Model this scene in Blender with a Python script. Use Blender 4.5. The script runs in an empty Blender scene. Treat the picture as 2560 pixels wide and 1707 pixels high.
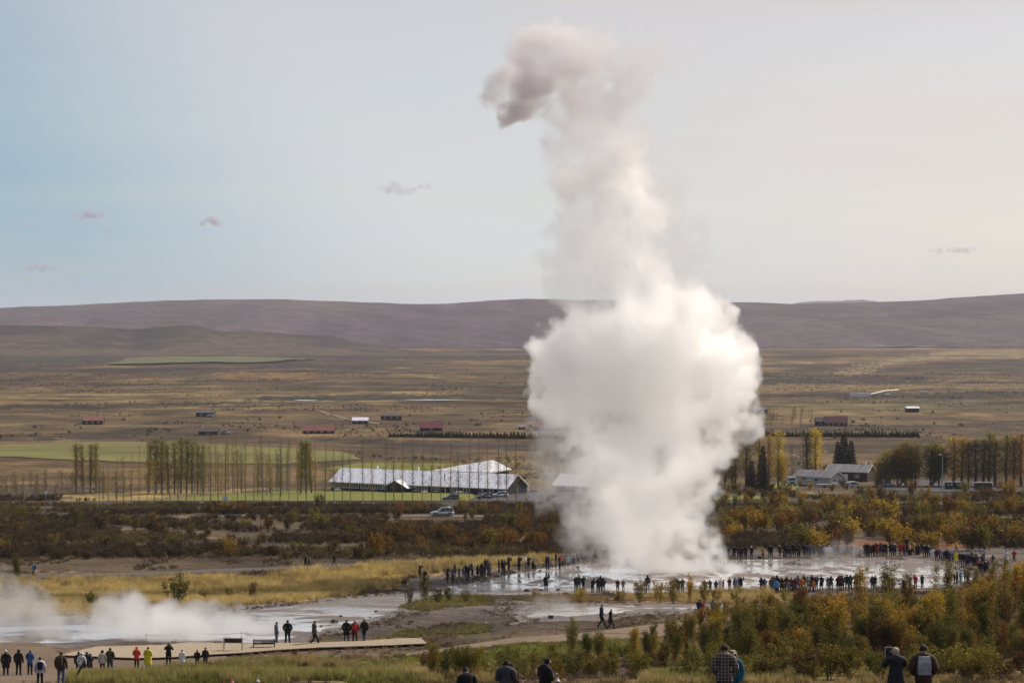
import bpy, bmesh, math, random
import numpy as np
from mathutils import Vector, Matrix
from mathutils.geometry import delaunay_2d_cdt

scene = bpy.context.scene
col = scene.collection
R = math.radians

# ------------------------------------------------------------------ camera
CZ = 54.0                       # eye height above the valley floor, metres
FPX, CX, CY = 5690.0, 1280.0, 853.5
PITCH = math.atan(43.5 / FPX)
cam_data = bpy.data.cameras.new('camera')
cam = bpy.data.objects.new('camera', cam_data)
col.objects.link(cam)
cam_data.sensor_width = 36.0
cam_data.lens = 36.0 * FPX / 2560.0
cam_data.clip_start = 0.5
cam_data.clip_end = 90000.0
cam.location = (0, 0, CZ)
cam.rotation_euler = (R(90) - PITCH, 0, 0)
scene.camera = cam

# ------------------------------------------------------------------ daylight
SUN_AZ, SUN_EL = R(50), R(37)    # azimuth to the right of the view direction (+Y)
SUN = Vector((math.sin(SUN_AZ) * math.cos(SUN_EL), math.cos(SUN_AZ) * math.cos(SUN_EL), math.sin(SUN_EL)))
sun_data = bpy.data.lights.new('sun', 'SUN')
sun_data.energy = 4.2
sun_data.angle = R(0.5)
sun_data.color = (1.0, 0.91, 0.79)
sun = bpy.data.objects.new('sun', sun_data)
col.objects.link(sun)
sun.rotation_euler = (-SUN).to_track_quat('-Z', 'Y').to_euler()
sun.location = (300, 200, 300)

world = bpy.data.worlds.new("World")
scene.world = world
world.use_nodes = True
wn, wl = world.node_tree.nodes, world.node_tree.links
wn.clear()

def N(nt, typ, **kw):
    n = nt.nodes.new(typ)
    for k, v in kw.items():
        if k.startswith('i_'):
            n.inputs[k[2:].replace('_', ' ')].default_value = v
        elif isinstance(k, str) and k.startswith('n'):
            n.inputs[int(k[1:])].default_value = v
        else:
            setattr(n, k, v)
    return n

def build_sky():
    nt = world.node_tree
    L = nt.links.new
    out = nt.nodes.new('ShaderNodeOutputWorld')
    bg = nt.nodes.new('ShaderNodeBackground')
    bg.inputs['Strength'].default_value = 0.1
    sky = nt.nodes.new('ShaderNodeTexSky')
    sky.sky_type = 'NISHITA'
    sky.sun_disc = False
    sky.sun_elevation = SUN_EL
    sky.sun_rotation = SUN_AZ
    sky.altitude = 100
    sky.air_density = 1.0
    sky.dust_density = 1.2
    tc = nt.nodes.new('ShaderNodeTexCoord')
    # thin high cirrus veil: brighter and warmer toward the sun
    dot = nt.nodes.new('ShaderNodeVectorMath'); dot.operation = 'DOT_PRODUCT'
    dot.inputs[1].default_value = SUN
    L(tc.outputs['Generated'], dot.inputs[0])
    ramp = nt.nodes.new('ShaderNodeValToRGB')
    cr = ramp.color_ramp
    cr.interpolation = 'EASE'
    stops = [(0.0, (2.2, 2.9, 3.8)), (0.29, (2.25, 3.5, 4.55)), (0.39, (3.0, 4.4, 5.4)), (0.53, (6.4, 6.65, 6.8)), (0.68, (7.3, 6.75, 6.4)), (1.0, (10.5, 9.3, 8.4))]
    while len(cr.elements) < len(stops):
        cr.elements.new(0.5)
    for e, (p, c) in zip(cr.elements, stops):
        e.position = p
        e.color = (*c, 1)
    L(dot.outputs['Value'], ramp.inputs['Fac'])
    # gentle zenith-ward lavender-grey of the veil, by the ray's height
    sep = nt.nodes.new('ShaderNodeSeparateXYZ')
    L(tc.outputs['Generated'], sep.inputs[0])
    hz = nt.nodes.new('ShaderNodeMapRange')
    hz.inputs['From Min'].default_value = 0.02
    hz.inputs['From Max'].default_value = 0.17
    L(sep.outputs['Z'], hz.inputs['Value'])
    hi = nt.nodes.new('ShaderNodeMix'); hi.data_type = 'RGBA'; hi.blend_type = 'MULTIPLY'
    hi.inputs['B'].default_value = (0.84, 0.80, 0.83, 1)
    L(hz.outputs['Result'], hi.inputs['Factor'])
    L(ramp.outputs['Color'], hi.inputs['A'])
    # streaky texture of the veil, on a plane far overhead
    pl = nt.nodes.new('ShaderNodeVectorMath'); pl.operation = 'DIVIDE'
    zz = nt.nodes.new('ShaderNodeMath'); zz.operation = 'ADD'; zz.inputs[1].default_value = 0.12
    za = nt.nodes.new('ShaderNodeMath'); za.operation = 'MAXIMUM'; za.inputs[1].default_value = 0.0
    L(sep.outputs['Z'], za.inputs[0]); L(za.outputs[0], zz.inputs[0])
    cmb = nt.nodes.new('ShaderNodeCombineXYZ')
    for k in 'XYZ':
        L(zz.outputs[0], cmb.inputs[k])
    L(tc.outputs['Generated'], pl.inputs[0]); L(cmb.outputs[0], pl.inputs[1])
    mp = nt.nodes.new('ShaderNodeMapping')
    mp.inputs['Rotation'].default_value = (0, 0, R(38))
    mp.inputs['Scale'].default_value = (0.55, 2.0, 0.0)
    L(pl.outputs[0], mp.inputs['Vector'])
    nz = nt.nodes.new('ShaderNodeTexNoise')
    nz.inputs['Scale'].default_value = 0.8
    nz.inputs['Detail'].default_value = 6
    nz.inputs['Roughness'].default_value = 0.5
    nz.inputs['Distortion'].default_value = 0.5
    L(mp.outputs[0], nz.inputs['Vector'])
    mr = nt.nodes.new('ShaderNodeMapRange')
    mr.inputs['From Min'].default_value = 0.32
    mr.inputs['From Max'].default_value = 0.68
    mr.inputs['To Min'].default_value = 0.66
    mr.inputs['To Max'].default_value = 1.0
    L(nz.outputs['Fac'], mr.inputs['Value'])
    mix = nt.nodes.new('ShaderNodeMix'); mix.data_type = 'RGBA'
    L(mr.outputs['Result'], mix.inputs['Factor'])
    L(sky.outputs['Color'], mix.inputs['A'])
    L(hi.outputs['Result'], mix.inputs['B'])
    L(mix.outputs['Result'], bg.inputs['Color'])
    L(bg.outputs[0], out.inputs['Surface'])
build_sky()

scene.view_settings.view_transform = 'Standard'
scene.view_settings.look = 'None'
scene.view_settings.exposure = 0.17
scene.view_settings.gamma = 1.0
scene.view_settings.use_curve_mapping = False
scene.cycles.use_denoising = True
scene.cycles.use_adaptive_sampling = False
scene.cycles.max_bounces = 110
scene.cycles.diffuse_bounces = 3
scene.cycles.glossy_bounces = 3
scene.cycles.transmission_bounces = 4
scene.cycles.transparent_max_bounces = 16
scene.cycles.volume_bounces = 110
scene.cycles.volume_step_rate = 2.0
scene.cycles.volume_max_steps = 512
scene.cycles.sample_clamp_indirect = 6.0

# ------------------------------------------------------------------ maths
rng = np.random.default_rng(7)
rnd = random.Random(11)

def _hash(ix, iy, seed):
    h = (ix.astype(np.int64) * 374761393 + iy.astype(np.int64) * 668265263 + seed * 974634211) & 0xFFFFFFFF
    h = ((h ^ (h >> 13)) * 1274126177) & 0xFFFFFFFF
    h = (h ^ (h >> 16)) & 0xFFFFFFFF
    return h / 4294967295.0

def vnoise(x, y, seed=0):
    x = np.asarray(x, float); y = np.asarray(y, float)
    ix, iy = np.floor(x), np.floor(y)
    fx, fy = x - ix, y - iy
    fx = fx * fx * (3 - 2 * fx); fy = fy * fy * (3 - 2 * fy)
    a = _hash(ix, iy, seed); b = _hash(ix + 1, iy, seed)
    c = _hash(ix, iy + 1, seed); d = _hash(ix + 1, iy + 1, seed)
    return (a + (b - a) * fx) * (1 - fy) + (c + (d - c) * fx) * fy

def fbm(x, y, seed=0, octaves=4, gain=0.5):
    s, a, t = 0.0, 1.0, 0.0
    for k in range(octaves):
        s = s + a * vnoise(np.asarray(x) * 2 ** k, np.asarray(y) * 2 ** k, seed + 17 * k)
        t += a
        a *= gain
    return s / t

def sstep(a, b, x):
    t = np.clip((np.asarray(x, float) - a) / (b - a), 0, 1)
    return t * t * (3 - 2 * t)

# ------------------------------------------------------------------ the lie of the land
DROP = [(-400, -9), (-150, -8), (-40, -4.0), (0, 1.7), (20, 3.9), (45, 7.6), (57, 9.75), (66, 11.4), (75, 13.2), (85, 14.9), (95, 16.0), (110, 17.25), (125, 19.5), (140, 21.7), (154, 23.6), (170, 23.95), (180, 24.15),
        (200, 25.1), (225, 27.2), (253, 29.3), (262, 29.55), (300, 30.65), (350, 33.3), (400, 35.6), (430, 37.2), (447, 38.0), (454, 38.05), (465, 38.7), (500, 41.2), (540, 43.3), (555, 44.2), (566, 44.25), (580, 45.0), (632, 47.3), (700, 49.3), (850, 51.5), (1140, 53.0),
        (1600, 53.6), (2500, 54.0), (3500, 54.0), (5200, 53.5), (30000, 53.5)]
_dx = np.array([p[0] for p in DROP], float)
_dy = np.array([p[1] for p in DROP], float)

def _pchip(x):
    h = np.diff(_dx); de = np.diff(_dy) / h
    m = np.zeros_like(_dx)
    m[0], m[-1] = de[0], de[-1]
    for i in range(1, len(_dx) - 1):
        if de[i - 1] * de[i] > 0:
            w1, w2 = 2 * h[i] + h[i - 1], h[i] + 2 * h[i - 1]
            m[i] = (w1 + w2) / (w1 / de[i - 1] + w2 / de[i])
    x = np.clip(x, _dx[0], _dx[-1])
    i = np.clip(np.searchsorted(_dx, x, side='right') - 1, 0, len(_dx) - 2)
    t = (x - _dx[i]) / h[i]
    h00 = 2 * t ** 3 - 3 * t ** 2 + 1; h10 = t ** 3 - 2 * t ** 2 + t
    h01 = -2 * t ** 3 + 3 * t ** 2; h11 = t ** 3 - t ** 2
    return h00 * _dy[i] + h10 * h[i] * m[i] + h01 * _dy[i + 1] + h11 * h[i] * m[i + 1]

def T(x, y):
    """height of the ground at (x, y)"""
    x = np.asarray(x, float); y = np.asarray(y, float)
    z = CZ - _pchip(y)
    near = sstep(60, 90, y) * (1 - sstep(146, 158, y))
    z = z + near * 0.35 * (fbm(x / 7, y / 7, 3, 3) - 0.5)
    calm = sstep(320, 400, y) * (1 - sstep(560, 600, y))
    z = z + calm * 0.5 * (fbm(x / 9, y / 9, 5, 3) - 0.5)
    far = sstep(800, 1000, y)
    z = z + far * 1.0 * (fbm(x / 60, y / 45, 8, 4) - 0.5) - sstep(1120, 1350, y) * 3.2 * np.abs(fbm(x / 110, y / 85, 12, 4) * 2 - 1) + sstep(1700, 2400, y) * 6.0 * (fbm(x / 420, y / 300, 9, 4) - 0.5)
    # the low hayfield swell
    z = z + 2.2 * np.exp(-((x + 130) / 150) ** 2 - ((y - 905) / 75) ** 2)
    z = z - 0.4 * np.exp(-((y - 1545) / 35) ** 2)
    return z

def ray(px, py):
    u, v = (px - CX) / FPX, (CY - py) / FPX
    c, s = math.cos(PITCH), math.sin(PITCH)
    return np.array([u, c + v * s, -s + v * c])

_ts = np.concatenate([np.linspace(30, 900, 3481), np.geomspace(901, 12000, 2600)])
def G(px, py, lift=0.0):
    """the point of the ground seen at a place in the picture"""
    d = ray(px, py)
    d = d / d[1]
    h = CZ + d[2] * _ts - T(d[0] * _ts, _ts) - lift
    k = int(np.argmax(h < 0)) if (h < 0).any() else len(_ts) - 1
    if k > 0 and h[k] < 0:
        t = _ts[k - 1] + (_ts[k] - _ts[k - 1]) * h[k - 1] / (h[k - 1] - h[k])
    else:
        t = _ts[k]
    return Vector((d[0] * t, t, float(T(d[0] * t, t))))

def at_depth(px, py, y):
    d = ray(px, py)
    return Vector((d[0] / d[1] * y, y, CZ + d[2] / d[1] * y))

def pix(x, y, z):
    """where a world point falls in the picture"""
    c, s = math.cos(PITCH), math.sin(PITCH)
    zz = np.asarray(z) - CZ
    dep = np.asarray(y) * c - zz * s
    up = np.asarray(y) * s + zz * c
    return CX + FPX * np.asarray(x) / dep, CY - FPX * up / dep

def on_ground(x, y):
    return Vector((x, y, float(T(x, y))))

# ------------------------------------------------------------------ object helpers
def tag(o, label=None, cat=None, group=None, kind=None):
    if label: o['label'] = label
    if cat: o['category'] = cat
    if group: o['group'] = group
    if kind: o['kind'] = kind
    return o

def link(name, data, parent=None, mats=None, loc=None):
    o = bpy.data.objects.new(name, data)
    col.objects.link(o)
    if parent is not None: o.parent = parent
    if loc is not None: o.location = loc
    if mats is not None and data is not None:
        for m in (mats if isinstance(mats, (list, tuple)) else [mats]):
            data.materials.append(m)
    return o

def empty(name, loc=(0, 0, 0), rz=0.0, **kw):
    o = bpy.data.objects.new(name, None)
    col.objects.link(o)
    o.location = loc
    o.rotation_euler = (0, 0, rz)
    o.empty_display_size = 0.2
    return tag(o, **kw)

def mesh_from(name, verts, faces, smooth=False):
    me = bpy.data.meshes.new(name)
    me.from_pydata([tuple(v) for v in verts], [], faces)
    if smooth:
        me.shade_smooth()
    me.update()
    return me

def np_mesh(name, V, F, smooth=False):
    """V (n,3), F (m,4) or (m,3) arrays"""
    V = np.asarray(V, np.float32); F = np.asarray(F, np.int32)
    me = bpy.data.meshes.new(name)
    me.vertices.add(len(V)); me.vertices.foreach_set('co', V.ravel())
    k = F.shape[1]
    me.loops.add(F.size); me.loops.foreach_set('vertex_index', F.ravel())
    me.polygons.add(len(F))
    me.polygons.foreach_set('loop_start', np.arange(0, F.size, k, dtype=np.int32))
    me.polygons.foreach_set('loop_total', np.full(len(F), k, np.int32))
    me.update(calc_edges=True)
    if smooth: me.shade_smooth()
    return me

class MB:
    """collects simple solids into one mesh"""
    def __init__(self): self.v, self.f = [], []
    def add(self, vs, fs):
        b = len(self.v)
        self.v += [tuple(v) for v in vs]
        self.f += [tuple(i + b for i in f) for f in fs]
        return self
    def box(self, c, s, rz=0.0, taper=1.0):
        x, y, z = s[0] / 2, s[1] / 2, s[2] / 2
        vs = []
        for dz, k in ((-z, 1.0), (z, taper)):
            for dx, dy in ((-x, -y), (x, -y), (x, y), (-x, y)):
                X, Y = dx * k, dy * k
                vs.append((c[0] + X * math.cos(rz) - Y * math.sin(rz), c[1] + X * math.sin(rz) + Y * math.cos(rz), c[2] + dz))
        return self.add(vs, [(0, 3, 2, 1), (4, 5, 6, 7), (0, 1, 5, 4), (1, 2, 6, 5), (2, 3, 7, 6), (3, 0, 4, 7)])
    def tube(self, pts, rads, n=6, cap=True):
        pts = [Vector(p) for p in pts]
        if not isinstance(rads, (list, tuple)): rads = [rads] * len(pts)
        vs, fs = [], []
        for i, p in enumerate(pts):
            d = (pts[min(i + 1, len(pts) - 1)] - pts[max(i - 1, 0)])
            d = d.normalized() if d.length > 1e-9 else Vector((0, 0, 1))
            a = d.cross(Vector((0, 0, 1)) if abs(d.z) < 0.9 else Vector((1, 0, 0))).normalized()
            b = d.cross(a)
            for k in range(n):
                t = 2 * math.pi * k / n
                vs.append(p + (a * math.cos(t) + b * math.sin(t)) * rads[i])
        for i in range(len(pts) - 1):
            for k in range(n):
                fs.append((i * n + k, i * n + (k + 1) % n, (i + 1) * n + (k + 1) % n, (i + 1) * n + k))
        if cap:
            fs.append(tuple(range(n - 1, -1, -1)))
            fs.append(tuple(range((len(pts) - 1) * n, len(pts) * n)))
        return self.add(vs, fs)
    def prism(self, poly, axis_a, axis_b, axis_c, c0, c1):
        """polygon in the (a, b) plane pushed along c from c0 to c1"""
        n = len(poly)
        vs = []
        for c in (c0, c1):
            for p in poly:
                vs.append(tuple(p[0] * axis_a[i] + p[1] * axis_b[i] + c * axis_c[i] for i in range(3)))
        fs = [tuple(range(n - 1, -1, -1)), tuple(range(n, 2 * n))]
        for k in range(n):
            fs.append((k, (k + 1) % n, n + (k + 1) % n, n + k))
        return self.add(vs, fs)
    def build(self, name, mat=None, parent=None, loc=None, smooth=False, bevel=0.0):
        me = mesh_from(name, self.v, self.f)
        bm = bmesh.new(); bm.from_mesh(me)
        bmesh.ops.recalc_face_normals(bm, faces=bm.faces)
        if bevel:
            bmesh.ops.bevel(bm, geom=[e for e in bm.edges if e.calc_face_angle(0) > 0.6], offset=bevel, segments=1, affect='EDGES')
        bm.to_mesh(me); bm.free()
        if smooth: me.shade_smooth()
        return link(name, me, parent, [mat] if mat else None, loc)

def copy_tree(o, parent=None):
    c = o.copy()
    col.objects.link(c)
    c.parent = parent
    for ch in o.children:
        copy_tree(ch, c)
    return c

def proto_tree(o):
    """every object of a thing"""
    out = [o]
    for ch in o.children:
        out += proto_tree(ch)
    return out

# ------------------------------------------------------------------ materials
def mat(name):
    m = bpy.data.materials.new(name)
    m.use_nodes = True
    return m, m.node_tree, m.node_tree.nodes['Principled BSDF']

_simple = {}
def paint(c, rough=0.7, var=0.15, scale=6.0, metal=0.0, spec=0.3, name=None):
    """an everyday surface: colour broken up by grain and a little wear"""
    key = (tuple(round(x, 3) for x in c), rough, var, scale, metal, spec)
    if key in _simple: return _simple[key]
    m, nt, b = mat(name or 'surface')
    nz = nt.nodes.new('ShaderNodeTexNoise')
    nz.inputs['Scale'].default_value = scale
    nz.inputs['Detail'].default_value = 5
    tc = nt.nodes.new('ShaderNodeTexCoord')
    nt.links.new(tc.outputs['Object'], nz.inputs['Vector'])
    mr = nt.nodes.new('ShaderNodeMapRange')
    mr.inputs['From Min'].default_value = 0.25; mr.inputs['From Max'].default_value = 0.75
    mr.inputs['To Min'].default_value = 1 - var; mr.inputs['To Max'].default_value = 1 + var
    nt.links.new(nz.outputs['Fac'], mr.inputs['Value'])
    mx = nt.nodes.new('ShaderNodeVectorMath'); mx.operation = 'SCALE'
    mx.inputs[0].default_value = c
    nt.links.new(mr.outputs['Result'], mx.inputs['Scale'])
    nt.links.new(mx.outputs[0], b.inputs['Base Color'])
    b.inputs['Roughness'].default_value = rough
    b.inputs['Metallic'].default_value = metal
    b.inputs['Specular IOR Level'].default_value = spec
    _simple[key] = m
    return m
# ------------------------------------------------------------------ steam
def up3(n, shape, seed):
    """smooth random field on a grid: a coarse lattice of pitch n cells blown up trilinearly with eased weights"""
    r = np.random.default_rng(seed)
    dims = [int(math.ceil(s / n)) + 2 for s in shape]
    a = r.random(dims, dtype=np.float32)
    for ax in range(3):
        x = np.arange(shape[ax], dtype=np.float32) / n
        i = np.floor(x).astype(int); f = x - i
        f = (f * f * (3 - 2 * f)).astype(np.float32)
        sh = [1, 1, 1]; sh[ax] = -1
        f = f.reshape(sh)
        lo = np.take(a, i, axis=ax); hi = np.take(a, i + 1, axis=ax)
        a = lo + (hi - lo) * f
    return a

def steam_material(name, color=(0.999, 0.998, 0.996), g=0.84):
    m = bpy.data.materials.new(name)
    m.use_nodes = True
    nt = m.node_tree
    nt.nodes.clear()
    out = nt.nodes.new('ShaderNodeOutputMaterial')
    pv = nt.nodes.new('ShaderNodeVolumePrincipled')
    pv.inputs['Color'].default_value = (*color, 1)
    pv.inputs['Anisotropy'].default_value = g
    pv.inputs['Density'].default_value = 1.0
    nt.links.new(pv.outputs[0], out.inputs['Volume'])
    return m

def steam(name, blobs, vox, material, seed, amp=1.0, depth=1.0, pad=2.0, label=None, floor=0.0, erode=0.42, gain=1.0, puffs=0, scale=1.0, origin=(0, 0, 0), tear=None):
    """blobs: (x, y, z, radius, density, softness) in metres"""
    B = np.array(blobs, np.float32)
    lo = (B[:, :3] - B[:, 3:4]).min(0) - pad
    hi = (B[:, :3] + B[:, 3:4]).max(0) + pad
    lo[2] = max(lo[2], floor)
    n = np.maximum(np.ceil((hi - lo) / vox).astype(int) + 1, 4)
    hi = lo + (n - 1) * vox
    nx, ny, nz = [int(k) for k in n]
    sh = (nx, ny, nz)
    ax = [lo[i] + np.arange(sh[i], dtype=np.float32) * vox for i in range(3)]
    # billows: folded noise gives rounded puffs with creases between them
    disp = np.zeros(sh, np.float32)
    size, a = 5.0, 1.9
    for k in range(6):
        p = max(size / vox, 1.5)
        w = np.abs(up3(p, sh, seed + k) * 2 - 1)
        disp += a * (0.5 - w if k < 5 else w - 0.5)
        size *= 0.54; a *= 0.60
    disp *= amp
    # swirl the lookup a little so nothing stays round
    F = np.full(sh, -9.0, np.float32)
    WD = np.zeros(sh, np.float32); WS = np.zeros(sh, np.float32); W = np.full(sh, 1e-6, np.float32)
    wob = [(up3(4.5 / vox, sh, seed + 50 + i) - 0.5) * 3.2 * amp for i in range(3)]
    kids = []
    rk = np.random.default_rng(seed + 200)
    def sprout(b_, n, f0, f1):
        v = rk.normal(size=(n, 3)); v /= np.linalg.norm(v, axis=1)[:, None]
        rr = b_[3] * (f0 + (f1 - f0) * rk.random(n))
        c = b_[None, :3] + v * (b_[3] * 0.92 - rr * 0.25)[:, None]
        return [np.array([c[i, 0], c[i, 1], c[i, 2], rr[i], b_[4], b_[5] * 0.5]) for i in range(n)]
    if puffs:
        for b_ in B:
            if b_[3] < 0.8: continue
            k1 = sprout(b_, puffs, 0.26, 0.50)
            kids += k1
            for q in k1:
                if q[3] > 0.55: kids += sprout(q, puffs // 2, 0.28, 0.50)
    for x, y, z, r, d, s in [*B, *kids]:
        m = r + 3.5
        i0 = [max(int((c - m - lo[i]) / vox), 0) for i, c in enumerate((x, y, z))]
        i1 = [min(int((c + m - lo[i]) / vox) + 2, sh[i]) for i, c in enumerate((x, y, z))]
        sl = tuple(slice(a0, a1) for a0, a1 in zip(i0, i1))
        if min(b - a0 for a0, b in zip(i0, i1)) <= 0: continue
        dx = ax[0][sl[0]][:, None, None] - x + wob[0][sl]
        dy = ax[1][sl[1]][None, :, None] - y + wob[1][sl]
        dz = ax[2][sl[2]][None, None, :] - z + wob[2][sl]
        v = r - np.sqrt(dx * dx + dy * dy + dz * dz)
        F[sl] = np.maximum(F[sl], v)
        w = np.exp(np.clip(v, -6, 4) * 1.1)
        WD[sl] += w * d; WS[sl] += w * s; W[sl] += w
    dens, soft = WD / W, WS / W
    f = (F + disp) / np.maximum(soft, 0.05)
    f = np.clip(f, 0, 1); f = f * f * (3 - 2 * f)
    inner = up3(2.2 / vox, sh, seed + 80) * 0.6 + up3(0.9 / vox, sh, seed + 81) * 0.4
    D = f * dens * gain * np.clip(1.0 + erode * (inner - 0.5) * 6, 0.04, 3)
    if tear:
        thr = np.interp(ax[2], [t_[0] for t_ in tear], [t_[1] for t_ in tear]).astype(np.float32)[None, None, :]
        nn_ = 0.46 * up3(3.4 / vox, sh, seed + 90) + 0.32 * up3(1.5 / vox, sh, seed + 91) + 0.22 * up3(0.7 / vox, sh, seed + 92)
        # solid toward the heart of each puff, torn at the rim
        q = np.clip((nn_ + 0.055 * np.clip(F, -2, 3) - thr) / 0.16, 0, 1)
        D = D * (q * q * (3 - 2 * q) + 0.03)
    D[:, :, 0] = 0; D[0] = 0; D[-1] = 0; D[:, 0] = 0; D[:, -1] = 0; D[:, :, -1] = 0
    D[D < 0.0008] = 0
    me = bpy.data.meshes.new(name)
    nv = nx * ny * nz
    me.vertices.add(nv)
    at = me.attributes.new('steam_density', 'FLOAT', 'POINT')
    at.data.foreach_set('value', D.ravel())
    ob = link(name, me, None, material)
    if scale != 1.0: ob.location = origin; ob.scale = (scale,) * 3
    ng = bpy.data.node_groups.new(name, 'GeometryNodeTree')
    ng.interface.new_socket('Geometry', in_out='INPUT', socket_type='NodeSocketGeometry')
    ng.interface.new_socket('Geometry', in_out='OUTPUT', socket_type='NodeSocketGeometry')
    nn, L = ng.nodes, ng.links.new
    gi, go = nn.new('NodeGroupInput'), nn.new('NodeGroupOutput')
    vc = nn.new('GeometryNodeVolumeCube')
    vc.inputs['Min'].default_value = tuple(float(v) for v in lo)
    vc.inputs['Max'].default_value = tuple(float(v) for v in hi)
    for k, v in zip('XYZ', sh): vc.inputs['Resolution ' + k].default_value = v
    pos = nn.new('GeometryNodeInputPosition')
    sub = nn.new('ShaderNodeVectorMath'); sub.operation = 'SUBTRACT'; sub.inputs[1].default_value = tuple(float(v) for v in lo)
    scl = nn.new('ShaderNodeVectorMath'); scl.operation = 'SCALE'; scl.inputs['Scale'].default_value = 1.0 / vox
    L(pos.outputs[0], sub.inputs[0]); L(sub.outputs[0], scl.inputs[0])
    sep = nn.new('ShaderNodeSeparateXYZ'); L(scl.outputs[0], sep.inputs[0])
    def rnd_(s):
        q = nn.new('ShaderNodeMath'); q.operation = 'ROUND'; L(s, q.inputs[0]); return q.outputs[0]
    def mad(s, m_, add):
        q = nn.new('ShaderNodeMath'); q.operation = 'MULTIPLY'; L(s, q.inputs[0]); q.inputs[1].default_value = m_
        r_ = nn.new('ShaderNodeMath'); r_.operation = 'ADD'; L(q.outputs[0], r_.inputs[0]); L(add, r_.inputs[1])
        return r_.outputs[0]
    # integer index (floats lose exactness past 2^24)
    def to_int(s):
        q = nn.new('FunctionNodeFloatToInt'); q.rounding_mode = 'ROUND'; L(s, q.inputs[0]); return q.outputs[0]
    def imad(a, m_, add):
        q = nn.new('FunctionNodeIntegerMath'); q.operation = 'MULTIPLY_ADD'
        L(a, q.inputs[0]); q.inputs[1].default_value = m_; L(add, q.inputs[2]); return q.outputs[0]
    X, Y, Z = to_int(sep.outputs['X']), to_int(sep.outputs['Y']), to_int(sep.outputs['Z'])
    idx = imad(X, ny * nz, imad(Y, nz, Z))
    na = nn.new('GeometryNodeInputNamedAttribute'); na.data_type = 'FLOAT'; na.inputs['Name'].default_value = 'steam_density'
    si = nn.new('GeometryNodeSampleIndex'); si.data_type = 'FLOAT'; si.domain = 'POINT'; si.clamp = True
    L(gi.outputs[0], si.inputs['Geometry']); L(na.outputs[0], si.inputs['Value']); L(idx, si.inputs['Index'])
    L(si.outputs[0], vc.inputs['Density'])
    sm = nn.new('GeometryNodeSetMaterial'); sm.inputs['Material'].default_value = material
    L(vc.outputs[0], sm.inputs[0]); L(sm.outputs[0], go.inputs[0])
    md = ob.modifiers.new('steam', 'NODES'); md.node_group = ng
    tag(ob, label, 'steam', None, 'stuff')
    return ob

VENT_Y = 273.0
def blob_px(px, py, rpx, dens=0.5, soft=1.2, dy=0.0, base=VENT_Y):
    p = at_depth(px, py, base)
    return (p.x, p.y + dy, p.z, rpx * base / FPX, dens, soft)

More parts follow.
